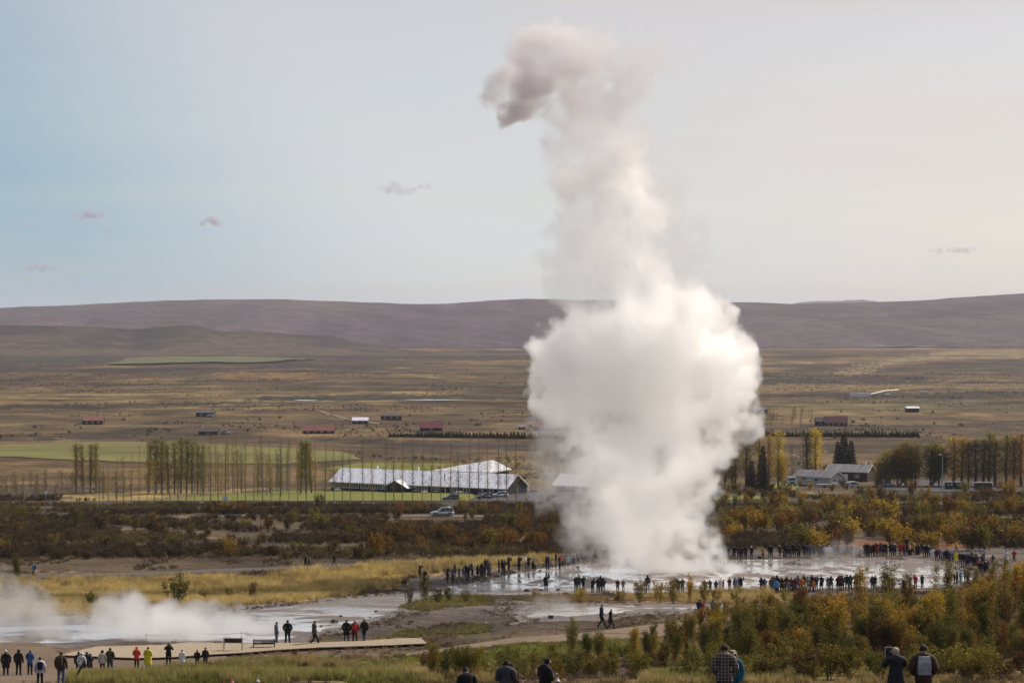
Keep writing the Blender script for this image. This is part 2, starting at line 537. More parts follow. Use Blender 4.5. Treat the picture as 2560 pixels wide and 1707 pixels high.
def geyser_blobs():
    Bl = []
    r = random.Random(5)
    def b(px, py, rr, d=0.55, s=1.3, dy=None):
        Bl.append(blob_px(px, py, rr, d, s, r.uniform(-2.0, 2.0) if dy is None else dy))
    # foot of the jet
    for q in [(1640, 1425, 62), (1575, 1420, 55), (1700, 1412, 62), (1770, 1425, 42), (1600, 1345, 78), (1690, 1340, 80), (1520, 1350, 52), (1750, 1340, 45), (1640, 1380, 80)]:
        b(*q, 0.30, 1.6)
    b(1460, 1385, 40, 0.10, 2.0); b(1420, 1360, 36, 0.05, 2.0); b(1820, 1440, 34, 0.08, 2.0)
    for q in [(1490, 1280, 66), (1590, 1265, 92), (1690, 1250, 82), (1750, 1290, 36)]:
        b(*q, 0.34, 1.5)
    b(1430, 1310, 42, 0.06, 2.0); b(1400, 1230, 45, 0.06, 2.0)
    for q in [(1470, 1200, 66), (1570, 1185, 105), (1690, 1180, 82), (1755, 1210, 34)]:
        b(*q, 0.36, 1.5)
    b(1395, 1150, 46, 0.05, 2.0); b(1370, 1080, 40, 0.05, 2.0); b(1400, 1110, 40, 0.09, 1.8)
    for q in [(1450, 1080, 56), (1460, 1180, 50), (1490, 1275, 50), (1520, 1345, 48), (1745, 1175, 36), (1715, 1255, 40), (1725, 1335, 40), (1745, 1400, 40), (1785, 1090, 40), (1560, 1300, 70), (1660, 1300, 70), (1720, 1380, 56), (1560, 1385, 56), (1800, 1435, 36), (1840, 1438, 26), (1510, 1415, 36)]:
        b(*q, 0.34, 1.2)
    for q in [(1405, 640, 44), (1420, 560, 44), (1700, 620, 46), (1690, 560, 44), (1440, 700, 50), (1400, 720, 34), (1680, 480, 44), (1410, 470, 40), (1420, 420, 40)]:
        b(*q, 0.10, 2.0)
    for q in [(1425, 1180, 40), (1400, 1290, 36), (1450, 1330, 40)]:
        b(*q, 0.12, 1.6)
    for q in [(1470, 1095, 74), (1565, 1090, 110), (1680, 1090, 98), (1775, 1110, 62), (1800, 1050, 54)]:
        b(*q, 0.42, 1.3)
    for q in [(1440, 1010, 70), (1540, 990, 118), (1660, 980, 108), (1770, 990, 80), (1400, 975, 50)]:
        b(*q, 0.6, 1.1)
    for q in [(1420, 925, 72), (1520, 900, 122), (1640, 890, 116), (1755, 890, 96), (1822, 925, 40), (1382, 905, 38)]:
        b(*q, 0.75, 0.8)
    for q in [(1410, 878, 62), (1470, 852, 70), (1600, 820, 105), (1720, 830, 92), (1800, 845, 58), (1805, 888, 56), (1775, 800, 46), (1815, 820, 36), (1440, 840, 46), (1730, 795, 40)]:
        b(*q, 0.85, 0.6)
    for q in [(1560, 765, 76), (1640, 755, 74)]:
        b(*q, 0.5, 1.2)
    b(1430, 760, 42, 0.10, 2.2); b(1480, 735, 62, 0.14, 2.2); b(1580, 705, 92, 0.30, 1.8); b(1670, 720, 55, 0.24, 1.8); b(1420, 720, 36, 0.05, 2.2)
    b(1450, 655, 56, 0.13, 2.2); b(1540, 645, 95, 0.22, 2.0); b(1640, 650, 78, 0.34, 1.6); b(1675, 690, 44, 0.25, 1.6)
    b(1530, 560, 78, 0.15, 2.2); b(1610, 600, 88, 0.30, 1.8); b(1645, 545, 62, 0.16, 2.2); b(1440, 590, 52, 0.16, 2.0); b(1425, 640, 36, 0.12, 2.0)
    b(1520, 475, 74, 0.12, 2.6); b(1580, 465, 74, 0.13, 2.6); b(1430, 480, 50, 0.035, 2.6); b(1640, 460, 50, 0.03, 2.6)
    b(1480, 390, 74, 0.055, 3.0); b(1560, 375, 64, 0.06, 3.0); b(1420, 400, 50, 0.025, 3.0)
    b(1450, 300, 80, 0.05, 3.0); b(1530, 290, 66, 0.05, 3.0)
    # the curl at the top, drifting left
    b(1290, 255, 42, 0.30, 1.2); b(1262, 212, 36, 0.24, 1.2); b(1268, 290, 26, 0.28, 1.0); b(1235, 245, 22, 0.16, 1.2)
    b(1340, 215, 58, 0.17, 2.0); b(1400, 195, 66, 0.11, 2.4); b(1350, 130, 64, 0.09, 2.4); b(1300, 115, 48, 0.07, 2.4); b(1300, 165, 48, 0.12, 2.0)
    b(1430, 140, 66, 0.08, 2.4); b(1520, 140, 66, 0.06, 2.6); b(1590, 125, 54, 0.045, 2.8); b(1600, 180, 46, 0.035, 2.8); b(1660, 120, 40, 0.02, 2.8)
    b(1450, 350, 70, 0.05, 3.0); b(1500, 330, 72, 0.05, 3.0); b(1540, 420, 70, 0.05, 3.0); b(1480, 440, 70, 0.05, 3.0); b(1560, 340, 60, 0.04, 3.0); b(1580, 190, 64, 0.05, 2.8); b(1640, 150, 60, 0.045, 2.8); b(1520, 180, 66, 0.07, 2.6); b(1450, 200, 64, 0.09, 2.4); b(1700, 130, 50, 0.02, 2.8)
    b(1470, 230, 60, 0.05, 2.8); b(1380, 270, 50, 0.06, 2.6)
    out = []
    for x, y, z, rr, d, so in Bl:
        if z > 76: d = d * 3.8
        elif z > 70: d = d * 1.7
        elif z > 62: d = d * 0.7
        elif z > 54: d = d * 0.42
        elif z > 44: d = d * 0.52
        else: d = d * 0.62
        if z <= 71: d *= 2.5
        out.append((x, y, z, rr, d, so))
    return out

SM_COL = steam_material('geyser_steam')
SM_TOP = steam_material('drifting_steam', (0.88, 0.865, 0.87), 0.72)  # darker albedo puts the backlit shade of the upper steam into its colour
# ------------------------------------------------------------------ ground sheet
def inside(poly, X, Y):
    poly = np.asarray(poly, float)
    r = np.zeros(np.shape(X), bool)
    n = len(poly)
    for i in range(n):
        x0, y0 = poly[i]; x1, y1 = poly[(i + 1) % n]
        if y0 == y1: continue
        c = (Y > min(y0, y1)) & (Y <= max(y0, y1))
        xi = x0 + (Y - y0) * (x1 - x0) / (y1 - y0)
        r ^= c & (X < xi)
    return r

def world_poly(px_poly):
    return [tuple(G(a, b)[:2]) for a, b in px_poly]

# patches of ground cover, outlined on the land: (colour, ragged edge in metres, outline)
C_HEATH = np.array((0.074, 0.052, 0.032)); C_TAN = np.array((0.175, 0.118, 0.058)); C_GOLD = np.array((0.34, 0.25, 0.092))
C_GREEN = np.array((0.158, 0.150, 0.038)); C_OLIVE = np.array((0.135, 0.112, 0.042)); C_DIRT = np.array((0.150, 0.104, 0.068))
C_MUD = np.array((0.108, 0.086, 0.072)); C_SOIL = np.array((0.060, 0.035, 0.026)); C_PALE = np.array((0.26, 0.20, 0.13)); C_RUST = np.array((0.15, 0.066, 0.030))
C_PLAIN = np.array((0.082, 0.053, 0.026)); C_PLAIN2 = np.array((0.042, 0.028, 0.019)); C_STRAW = np.array((0.170, 0.116, 0.050)); C_HILL = np.array((0.054, 0.037, 0.045))
PATCHES = [
    (C_GOLD, 1.5, [(-60, 1447), (150, 1452), (420, 1450), (640, 1444), (740, 1428), (860, 1418), (1000, 1402), (1180, 1393), (1430, 1390), (1430, 1406), (1330, 1416), (1180, 1425), (1080, 1432), (1030, 1448), (985, 1466), (900, 1480), (800, 1496), (640, 1512), (500, 1522), (330, 1536), (150, 1540), (-60, 1540)]),
    (C_DIRT, 0.8, [(-80, 1412), (90, 1425), (300, 1432), (640, 1420), (900, 1404), (1120, 1394), (1120, 1402), (900, 1414), (700, 1426), (500, 1438), (300, 1444), (90, 1446), (-80, 1440)]),
    (C_MUD, 1.0, [(1000, 1468), (1040, 1448), (1100, 1430), (1200, 1424), (1330, 1413), (1430, 1400), (1560, 1392), (1900, 1372), (2300, 1368), (2620, 1372), (2620, 1470), (2300, 1480), (1900, 1490), (1420, 1482), (1180, 1490), (1000, 1510)]),
    (C_DIRT, 1.0, [(560, 1640), (700, 1618), (860, 1600), (1000, 1560), (1100, 1520), (1300, 1500), (1700, 1500), (2000, 1500), (2000, 1560), (1650, 1580), (1300, 1608), (1050, 1632), (560, 1650)]),
    (C_MUD, 1.0, [(620, 1612), (760, 1580), (900, 1556), (1010, 1520), (1100, 1512), (1500, 1500), (1500, 1545), (1250, 1572), (900, 1592)]),
    (C_OLIVE, 1.2, [(915, 1600), (1010, 1578), (1130, 1556), (1240, 1562), (1220, 1580), (1080, 1600), (930, 1612)]),
    (C_OLIVE, 1.0, [(985, 1520), (1030, 1500), (1150, 1488), (1230, 1490), (1240, 1510), (1130, 1520), (1060, 1528)]),
    (C_TAN, 1.0, [(1290, 1498), (1400, 1484), (1500, 1490), (1500, 1500), (1350, 1508)]),
    (C_TAN, 1.0, [(1540, 1486), (1700, 1484), (1990, 1480), (2000, 1506), (1850, 1512), (1700, 1504), (1560, 1502)]),
    (C_OLIVE, 0.8, [(560, 1656), (700, 1648), (1060, 1636), (1300, 1612), (1420, 1604), (1600, 1602), (2600, 1560), (2620, 1712), (-60, 1712), (180, 1690), (300, 1682), (480, 1668)]),
    (C_GREEN, 1.5, [(790, 1644), (1060, 1634), (1330, 1606), (1480, 1600), (1480, 1625), (1300, 1650), (1100, 1668), (900, 1672), (780, 1664)]),
    (C_TAN, 1.2, [(390, 1670), (520, 1662), (760, 1652), (900, 1664), (860, 1680), (640, 1690), (380, 1690)]),
    (C_SOIL, 1.0, [(1330, 1662), (1450, 1648), (1600, 1640), (1660, 1660), (1600, 1712), (1250, 1712)]),
    (C_SOIL, 0.8, [(700, 1706), (760, 1700), (860, 1700), (900, 1712), (690, 1712)]),
    (C_DIRT, 0.6, [(-60, 1600), (160, 1596), (350, 1590), (560, 1612), (560, 1640), (480, 1662), (300, 1680), (200, 1692), (160, 1720), (-60, 1720)]),
    (C_TAN, 1.2, [(2040, 1694), (2300, 1672), (2620, 1630), (2620, 1714), (1950, 1714)]),
    (np.array((0.25, 0.18, 0.065)), 4.0, [(150, 1238), (420, 1224), (700, 1219), (480, 1240), (360, 1252), (160, 1253)]),
    (np.array((0.030, 0.028, 0.017)), 8.0, [(620, 991), (900, 985), (1390, 991), (1390, 999), (1000, 999.5), (620, 1000.5)]),
    (np.array((0.032, 0.028, 0.018)), 8.0, [(-60, 1014), (300, 1010), (640, 1001), (640, 1005), (300, 1015), (-60, 1020)]),
    (np.array((0.034, 0.024, 0.022)), 20.0, [(670, 884), (1000, 880), (1390, 882), (1390, 895), (1000, 899), (690, 895)]),
    (np.array((0.036, 0.026, 0.023)), 16.0, [(630, 906), (950, 913), (970, 926), (640, 922)]),
    (np.array((0.036, 0.026, 0.022)), 14.0, [(1870, 948), (2300, 940), (2380, 945), (2300, 957), (1870, 961)]),
    (np.array((0.036, 0.030, 0.020)), 10.0, [(1870, 985), (2120, 984), (2620, 977), (2620, 985), (2120, 992), (1870, 995)]),
    (np.array((0.038, 0.030, 0.022)), 16.0, [(-60, 884), (260, 889), (345, 896), (262, 913), (100, 926), (-60, 938)]),
    (np.array((0.170, 0.100, 0.036)), 16.0, [(530, 931), (800, 935), (830, 946), (560, 949)]),
    (np.array((0.190, 0.140, 0.070)), 20.0, [(2080, 936), (2180, 905), (2330, 879), (2620, 872), (2620, 890), (2350, 898), (2200, 918), (2140, 942)]),
    (np.array((0.160, 0.110, 0.052)), 14.0, [(1870, 962), (2300, 958), (2620, 962), (2620, 972), (2200, 976), (1870, 980)]),
    (np.array((0.050, 0.036, 0.024)), 8.0, [(1560, 1060), (2000, 1068), (2620, 1052), (2620, 1066), (2100, 1080), (1870, 1084)]),
    (np.array((0.050, 0.036, 0.024)), 6.0, [(-60, 1088), (250, 1080), (640, 1082), (640, 1094), (250, 1096), (-60, 1108)]),
    (np.array((0.046, 0.032, 0.022)), 6.0, [(720, 1092), (1000, 1098), (1390, 1112), (1390, 1130), (1100, 1122), (800, 1104)]),
    (C_RUST, 1.5, [(2060, 1352), (2300, 1340), (2420, 1345), (2420, 1372), (2300, 1368), (2080, 1372)]),
]
PATCHES_W = [(c, e, world_poly(p)) for c, e, p in PATCHES]

def cover(X, Y):
    """albedo of the land at world points (arrays)"""
    shp = X.shape
    big = fbm(X / 28, Y / 28, 21, 4)[..., None]
    mid = fbm(X / 6, Y / 6, 23, 3)[..., None]
    near_c = C_HEATH + (C_TAN - C_HEATH) * sstep(0.52, 0.78, big * 0.5 + mid * 0.5)
    fx, fy = X / 120, Y / 170
    f1 = fbm(fx, fy, 31, 5)[..., None]; f2 = fbm(X / 420, Y / 700, 33, 5)[..., None]; f3 = fbm(X / 30, Y / 60, 35, 3)[..., None]
    k = 0.45 * f1 + 0.35 * f2 + 0.2 * f3
    plain = C_PLAIN2 + (C_PLAIN - C_PLAIN2) * sstep(0.40, 0.54, k)
    plain = plain + (C_STRAW - plain) * sstep(0.57, 0.68, k) * 0.9
    og = fbm(X / 260, Y / 400, 37, 4)[..., None]
    plain = plain + (np.array((0.19, 0.115, 0.038)) - plain) * sstep(0.58, 0.70, og) * 0.7
    gr = fbm(X / 150, Y / 120, 39, 4)[..., None]
    plain = plain + (np.array((0.07, 0.066, 0.030)) - plain) * sstep(0.60, 0.68, gr) * 0.5
    plain = plain * (0.55 + 0.9 * sstep(0.3, 0.7, fbm(X / 150, Y / 20, 47, 4)))[..., None]
    t = sstep(640, 760, Y)[..., None]
    c = near_c * (1 - t) + plain * t
    # the stretch between the road and the cabins: rusty brown, tan in places
    mb = sstep(660, 720, Y) * (1 - sstep(1250, 1500, Y))
    brown = np.array((0.066, 0.043, 0.026)) + (np.array((0.150, 0.100, 0.048)) - np.array((0.066, 0.043, 0.026))) * sstep(0.45, 0.66, fbm(X / 45, Y / 60, 41, 4))[..., None]
    c = c + (brown - c) * (0.75 * mb)[..., None]
    hl = sstep(5000, 5600, Y)[..., None]
    hill = 1.3 * C_HILL * (0.0 + 2.0 * (0.5 * fbm(X / 300, Y / 500, 43, 5) + 0.5 * fbm(X / 70 + Y / 900, Y / 500, 44, 5)))[..., None]
    hill = hill + (np.array((0.085, 0.066, 0.052)) - hill) * sstep(0.56, 0.72, fbm(X / 260, Y / 200, 45, 4))[..., None] * 0.7
    c = c * (1 - hl) + hill * hl
    for colr, e, poly in PATCHES_W:
        px = np.array(poly)
        m = (X > px[:, 0].min() - 4) & (X < px[:, 0].max() + 4) & (Y > px[:, 1].min() - 6) & (Y < px[:, 1].max() + 6)
        if not m.any(): continue
        xx, yy = X[m], Y[m]
        jx = xx + (fbm(xx / 3, yy / 3, 51, 3) - 0.5) * 4 * e
        jy = yy + (fbm(xx / 3, yy / 3, 53, 3) - 0.5) * 8 * e
        ins = inside(poly, jx, jy)
        v = (0.75 + 0.5 * fbm(xx / 4, yy / 6, 55, 4))[:, None]
        cc = c[m]
        w = (ins * sstep(0.22, 0.42, fbm(xx / 5, yy / 8, 57, 4)))[:, None]
        c[m] = cc * (1 - w) + colr * v * w
    return c

def ridge(px_pts, px):
    p = np.array(px_pts, float)
    return np.interp(px, p[:, 0], p[:, 1])

# skyline of the long fell, and of the lower hills in front of it (as seen from here, turned into heights at their distance)
SKY_MAIN = [(-3000, 790), (-1200, 778), (-200, 772), (0, 770), (180, 763), (330, 754), (520, 749), (700, 748), (900, 755), (1000, 759), (1120, 760), (1220, 751), (1320, 747), (1450, 750), (1700, 752), (1850, 756), (2000, 760), (2150, 756), (2300, 751), (2430, 741), (2560, 733), (2800, 722), (4200, 700), (6000, 720)]
SKY_LOW = [(-3000, 800), (-900, 806), (-100, 814), (60, 813), (250, 818), (330, 824), (430, 814), (480, 814), (560, 828), (660, 830), (760, 837), (830, 842), (900, 858), (1000, 874), (1100, 882), (1300, 884), (6000, 884)]

def strip_mesh(name, ys, tx, zf, matl, kind='structure', smooth=True):
    X = np.outer(ys, tx)
    Y = np.repeat(ys[:, None], len(tx), 1)
    Z = zf(X, Y)
    V = np.stack([X, Y, Z], -1).reshape(-1, 3)
    nr, nc = X.shape
    i = np.arange(nr - 1)[:, None] * nc + np.arange(nc - 1)[None, :]
    F = np.stack([i, i + 1, i + nc + 1, i + nc], -1).reshape(-1, 4)
    me = np_mesh(name, V, F, smooth)
    C = cover(X, Y).reshape(-1, 3)
    ca = me.color_attributes.new('cover', 'FLOAT_COLOR', 'POINT')
    ca.data.foreach_set('color', np.concatenate([C, np.ones((len(C), 1))], 1).astype(np.float32).ravel())
    o = link(name, me, None, matl)
    tag(o, kind=kind)
    return o

def ground_material():
    m, nt, b = mat('land')
    L = nt.links.new
    at = nt.nodes.new('ShaderNodeVertexColor'); at.layer_name = 'cover'
    geo = nt.nodes.new('ShaderNodeNewGeometry')
    def noise(scale, detail, stretch=(1, 1, 1)):
        mp = nt.nodes.new('ShaderNodeMapping'); mp.inputs['Scale'].default_value = stretch
        L(geo.outputs['Position'], mp.inputs['Vector'])
        n = nt.nodes.new('ShaderNodeTexNoise'); n.inputs['Scale'].default_value = scale; n.inputs['Detail'].default_value = detail
        n.inputs['Roughness'].default_value = 0.65
        L(mp.outputs[0], n.inputs['Vector'])
        return n
    n1 = noise(1.1, 6); n2 = noise(0.09, 7); n3 = noise(0.014, 6, (1, 0.8, 1)); n4 = noise(0.035, 3, (1.0, 0.9, 1))
    def rng_(n, a, bb):
        r = nt.nodes.new('ShaderNodeMapRange'); r.inputs['From Min'].default_value = 0.3; r.inputs['From Max'].default_value = 0.7
        r.inputs['To Min'].default_value = a; r.inputs['To Max'].default_value = bb
        L(n.outputs['Fac'], r.inputs['Value']); return r.outputs[0]
    def mul(a, c):
        q = nt.nodes.new('ShaderNodeMath'); q.operation = 'MULTIPLY'; L(a, q.inputs[0]); L(c, q.inputs[1]); return q.outputs[0]
    k = mul(mul(rng_(n1, 0.62, 1.38), rng_(n2, 0.62, 1.38)), mul(rng_(n3, 0.72, 1.28), rng_(n4, 0.48, 1.58)))
    sc = nt.nodes.new('ShaderNodeVectorMath'); sc.operation = 'SCALE'
    L(at.outputs['Color'], sc.inputs[0]); L(k, sc.inputs['Scale'])
    L(sc.outputs[0], b.inputs['Base Color'])
    b.inputs['Roughness'].default_value = 0.95
    b.inputs['Specular IOR Level'].default_value = 0.1
    bp = nt.nodes.new('ShaderNodeBump'); bp.inputs['Strength'].default_value = 0.9; bp.inputs['Distance'].default_value = 0.35
    L(n1.outputs['Fac'], bp.inputs['Height'])
    bp2 = nt.nodes.new('ShaderNodeBump'); bp2.inputs['Strength'].default_value = 0.8; bp2.inputs['Distance'].default_value = 2.0
    L(n2.outputs['Fac'], bp2.inputs['Height']); L(bp.outputs[0], bp2.inputs['Normal'])
    L(bp2.outputs[0], b.inputs['Normal'])
    return m
M_LAND = ground_material()

def build_land():
    # rows dense where the picture shows them, a continuous sheet from behind the viewer to past the fells
    pys = np.concatenate([np.linspace(1712, 1240, 300), np.linspace(1238, 1110, 80), np.linspace(1109.5, 872, 400)])
    ys = []
    for q in pys:
        ys.append(G(1280, q)[1])
    ys = np.array(sorted(set(np.round(ys, 3))))
    ys = ys[ys < 5200]
    front = np.linspace(-60, ys[0] - 1.0, 40)
    front = front[front < ys[0]]
    back = np.geomspace(ys[-1] * 1.02, 16000, 60)
    ys = np.concatenate([front, ys, back])
    gap = np.diff(ys)
    extra = [np.linspace(ys[i], ys[i + 1], int(g / max(0.8, 0.02 * abs(ys[i]))) + 2)[1:-1] for i, g in enumerate(gap) if g > 2 * max(0.8, 0.02 * abs(ys[i]))]
    ys = np.sort(np.concatenate([ys, *extra]))
    tx = np.concatenate([np.linspace(-1.6, -0.26, 40)[:-1], np.linspace(-0.26, 0.26, 521), np.linspace(0.26, 1.6, 40)[1:]])
    def zf(X, Y):
        return T(X, Y)
    # columns fan out from a point behind the viewer so the sheet has width there too
    y0 = -260.0
    Xs = np.outer((ys - y0), tx)
    # keep columns on lines of sight farther out
    w = sstep(0, 60, ys)[:, None]
    Xs = np.outer(np.maximum(ys, 1), tx) * w + np.outer(ys - y0, tx) * (1 - w) * 0.5
    Xs = np.clip(Xs, -9000, 9000)
    Y = np.repeat(ys[:, None], len(tx), 1)
    Z = T(Xs, Y)
    V = np.stack([Xs, Y, Z], -1).reshape(-1, 3)
    nr, nc = Xs.shape
    i = np.arange(nr - 1)[:, None] * nc + np.arange(nc - 1)[None, :]
    F = np.stack([i, i + 1, i + nc + 1, i + nc], -1).reshape(-1, 4)
    me = np_mesh('ground', V, F, True)
    C = cover(Xs, Y).reshape(-1, 3)
    ca = me.color_attributes.new('cover', 'FLOAT_COLOR', 'POINT')
    ca.data.foreach_set('color', np.concatenate([C, np.ones((len(C), 1))], 1).astype(np.float32).ravel())
    tag(link('ground', me, None, M_LAND), kind='structure')
    # fells: slopes rising from the far edge of the plain
    def fell(name, sky, y_foot, y_top, foot_z, shape, seed, relief):
        ys = np.linspace(y_foot, y_top, 90)
        tx = np.linspace(-0.55, 0.75, 640)
        pxs = CX + FPX * tx
        top = np.array([float(at_depth(CX, q, y_top).z) for q in ridge(sky, pxs)])
        top = top + (fbm(pxs / 60, pxs * 0, seed, 4) - 0.5) * 5 * y_top / 7000
        t = ((ys - y_foot) / (y_top - y_foot))[:, None]
        prof = t ** shape * (1 - 0.0 * t)
        X = np.outer(ys, tx); Y = np.repeat(ys[:, None], len(tx), 1)
        base = foot_z
        g = fbm(X / 260 + Y / 900, Y / 1200 - X / 2000, seed + 3, 5) - 0.5
        gul = np.abs(fbm(X / 190 + Y / 500, Y / 1500, seed + 6, 4) * 2 - 1)
        Z = base + (top[None, :] - base) * prof + (g * 26 - gul * 12) * relief * np.sin(np.pi * np.clip(t, 0, 1)) ** 0.7
        Z[0] = base - 8
        back = np.array([[0.0]])
        V = np.stack([X, Y, Z], -1)
        # a far side, so the fell is a body and not a sheet
        bx = np.outer([y_top * 1.12, y_top * 1.3], tx); by = np.repeat(np.array([[y_top * 1.12], [y_top * 1.3]]), len(tx), 1)
        bz = np.stack([top * 0.8 - 20, np.full_like(top, base - 30)])
        V = np.concatenate([V, np.stack([bx, by, bz], -1)], 0)
        nr, nc = V.shape[:2]
        i = np.arange(nr - 1)[:, None] * nc + np.arange(nc - 1)[None, :]
        F = np.stack([i, i + 1, i + nc + 1, i + nc], -1).reshape(-1, 4)
        me = np_mesh(name, V.reshape(-1, 3), F, True)
        return me, V
    me, V = fell('hills', SKY_MAIN, 5000.0, 7200.0, 0.0, 0.85, 71, 1.0)
    C = cover(V[..., 0], np.maximum(V[..., 1], 5700))
    def put(me, C):
        C = C.reshape(-1, 3)
        ca = me.color_attributes.new('cover', 'FLOAT_COLOR', 'POINT')
        ca.data.foreach_set('color', np.concatenate([C, np.ones((len(C), 1))], 1).astype(np.float32).ravel())
    put(me, C)
    tag(link('hills', me, None, M_LAND), kind='structure')
    me, V = fell('low_hills', SKY_LOW, 3900.0, 4700.0, 0.0, 1.7, 81, 0.5)
    k = fbm(V[..., 0] / 90, V[..., 1] / 160, 83, 5)[..., None] * 0.8 + 0.28 - 0.40 * np.concatenate([np.linspace(0, 1, 90), [1, 1]])[:, None, None] ** 1.5
    C = np.array((0.030, 0.020, 0.019)) + (np.array((0.078, 0.056, 0.036)) - np.array((0.030, 0.020, 0.019))) * sstep(0.30, 0.60, k)
    put(me, C)
    tag(link('low_hills', me, None, M_LAND), kind='structure')
    # a paler peak far beyond
    ys = np.linspace(15000, 16500, 8); tx = np.linspace(0.105, 0.175, 60)
    pxs = CX + FPX * tx
    top = np.interp(pxs, [1880, 1990, 2015, 2090, 2155, 2190, 2270], [790, 757, 754, 752, 749, 753, 790])
    tz = np.array([float(at_depth(CX, q, 16500).z) for q in top]) + (fbm(pxs / 9, pxs * 0, 5, 3) - 0.5) * 8
    t = ((ys - ys[0]) / (ys[-1] - ys[0]))[:, None]
    V = np.stack([np.outer(ys, tx), np.repeat(ys[:, None], len(tx), 1), -20 + (tz[None] + 20) * t], -1)
    V = np.concatenate([V, np.stack([tx * 18000, tx * 0 + 18000, tx * 0 - 20], -1)[None]], 0)
    nr, nc = V.shape[:2]
    i = np.arange(nr - 1)[:, None] * nc + np.arange(nc - 1)[None, :]
    me = np_mesh('mountain', V.reshape(-1, 3), np.stack([i, i + 1, i + nc + 1, i + nc], -1).reshape(-1, 4), True)
    put(me, np.tile(C_HILL, (nr, nc, 1)))
    tag(link('mountain', me, None, M_LAND), kind='structure')
build_land()

def sheet(name, px_poly, m, lift=0.05, step=1.5, flat=False, wobble=0.0, kind='structure', world_pts=None):
    """a surface laid on the land: outline in the picture's terms, turned into ground points"""
    P = world_pts or world_poly(px_poly)
    ring = []
    n = len(P)
    for i in range(n):
        a, b_ = np.array(P[i]), np.array(P[(i + 1) % n])
        k = max(1, int(np.linalg.norm(b_ - a) / step))
        for j in range(k):
            q = a + (b_ - a) * j / k
            if wobble:
                q = q + np.array(((float(vnoise(q[0] / 2.5, q[1] / 2.5, 91)) - 0.5), (float(vnoise(q[0] / 2.5, q[1] / 2.5, 92)) - 0.5) * 2)) * wobble
            ring.append(q)
    ring = np.array(ring)
    x0, y0 = ring.min(0); x1, y1 = ring.max(0)
    gx, gy = np.meshgrid(np.arange(x0, x1, step), np.arange(y0, y1, step))
    gx = gx.ravel() + (rng.random(gx.size) - 0.5) * step * 0.5; gy = gy.ravel() + (rng.random(gy.size) - 0.5) * step * 0.5
    ins = inside(ring, gx, gy)
    pts = [Vector(p) for p in ring] + [Vector((a, b_)) for a, b_ in zip(gx[ins], gy[ins])]
    vs, es, fs, _, _, _ = delaunay_2d_cdt(pts, [], [list(range(len(ring)))], 1, 1e-4)
    v = np.array([tuple(p) for p in vs])
    z = T(v[:, 0], v[:, 1]) + lift
    V = np.column_stack([v, z])
    me = mesh_from(name, V.tolist(), [tuple(f) for f in fs], smooth=True)
    bm = bmesh.new(); bm.from_mesh(me)
    bmesh.ops.recalc_face_normals(bm, faces=bm.faces)
    if sum(f.normal.z for f in bm.faces) < 0:
        bmesh.ops.reverse_faces(bm, faces=bm.faces)
    bm.to_mesh(me); bm.free()
    return tag(link(name, me, None, m), kind=kind)
# ------------------------------------------------------------------ wet ground, roads, fields
def wet_material(name, dry, wet, thresh, stretch=(0.5, 0.22, 1), scale=0.55, film_rough=0.10, bump=0.35):
    """silica crust with a shallow film of running water over it"""
    m, nt, b = mat(name)
    L = nt.links.new
    geo = nt.nodes.new('ShaderNodeNewGeometry')
    mp = nt.nodes.new('ShaderNodeMapping'); mp.inputs['Scale'].default_value = stretch
    L(geo.outputs['Position'], mp.inputs['Vector'])
    n = nt.nodes.new('ShaderNodeTexNoise'); n.inputs['Scale'].default_value = scale; n.inputs['Detail'].default_value = 8; n.inputs['Roughness'].default_value = 0.68; n.inputs['Distortion'].default_value = 0.35
    L(mp.outputs[0], n.inputs['Vector'])
    r = nt.nodes.new('ShaderNodeMapRange'); r.inputs['From Min'].default_value = thresh - 0.04; r.inputs['From Max'].default_value = thresh + 0.04
    L(n.outputs['Fac'], r.inputs['Value'])
    mx = nt.nodes.new('ShaderNodeMix'); mx.data_type = 'RGBA'
    mx.inputs['A'].default_value = (*dry, 1); mx.inputs['B'].default_value = (*wet, 1)
    L(r.outputs[0], mx.inputs['Factor'])
    L(mx.outputs['Result'], b.inputs['Base Color'])
    rr = nt.nodes.new('ShaderNodeMapRange'); rr.inputs['To Min'].default_value = 0.55; rr.inputs['To Max'].default_value = film_rough
    L(r.outputs[0], rr.inputs['Value']); L(rr.outputs[0], b.inputs['Roughness'])
    b.inputs['IOR'].default_value = 1.5
    sp = nt.nodes.new('ShaderNodeMapRange'); sp.inputs['To Min'].default_value = 0.25; sp.inputs['To Max'].default_value = 1.0
    L(r.outputs[0], sp.inputs['Value']); L(sp.outputs[0], b.inputs['Specular IOR Level'])
    ct = nt.nodes.new('ShaderNodeMapRange'); ct.inputs['To Max'].default_value = 1.0
    L(r.outputs[0], ct.inputs['Value']); L(ct.outputs[0], b.inputs['Coat Weight'])
    b.inputs['Coat Roughness'].default_value = film_rough; b.inputs['Coat IOR'].default_value = 1.6
    n2 = nt.nodes.new('ShaderNodeTexNoise'); n2.inputs['Scale'].default_value = 1.6; n2.inputs['Detail'].default_value = 4
    L(mp.outputs[0], n2.inputs['Vector'])
    bp = nt.nodes.new('ShaderNodeBump'); bp.inputs['Strength'].default_value = bump; bp.inputs['Distance'].default_value = 0.12
    ad = nt.nodes.new('ShaderNodeMath'); ad.operation = 'ADD'
    L(n.outputs['Fac'], ad.inputs[0]); L(n2.outputs['Fac'], ad.inputs[1])
    L(ad.outputs[0], bp.inputs['Height']); L(bp.outputs[0], b.inputs['Normal'])
    L(bp.outputs[0], b.inputs['Coat Normal'])
    return m

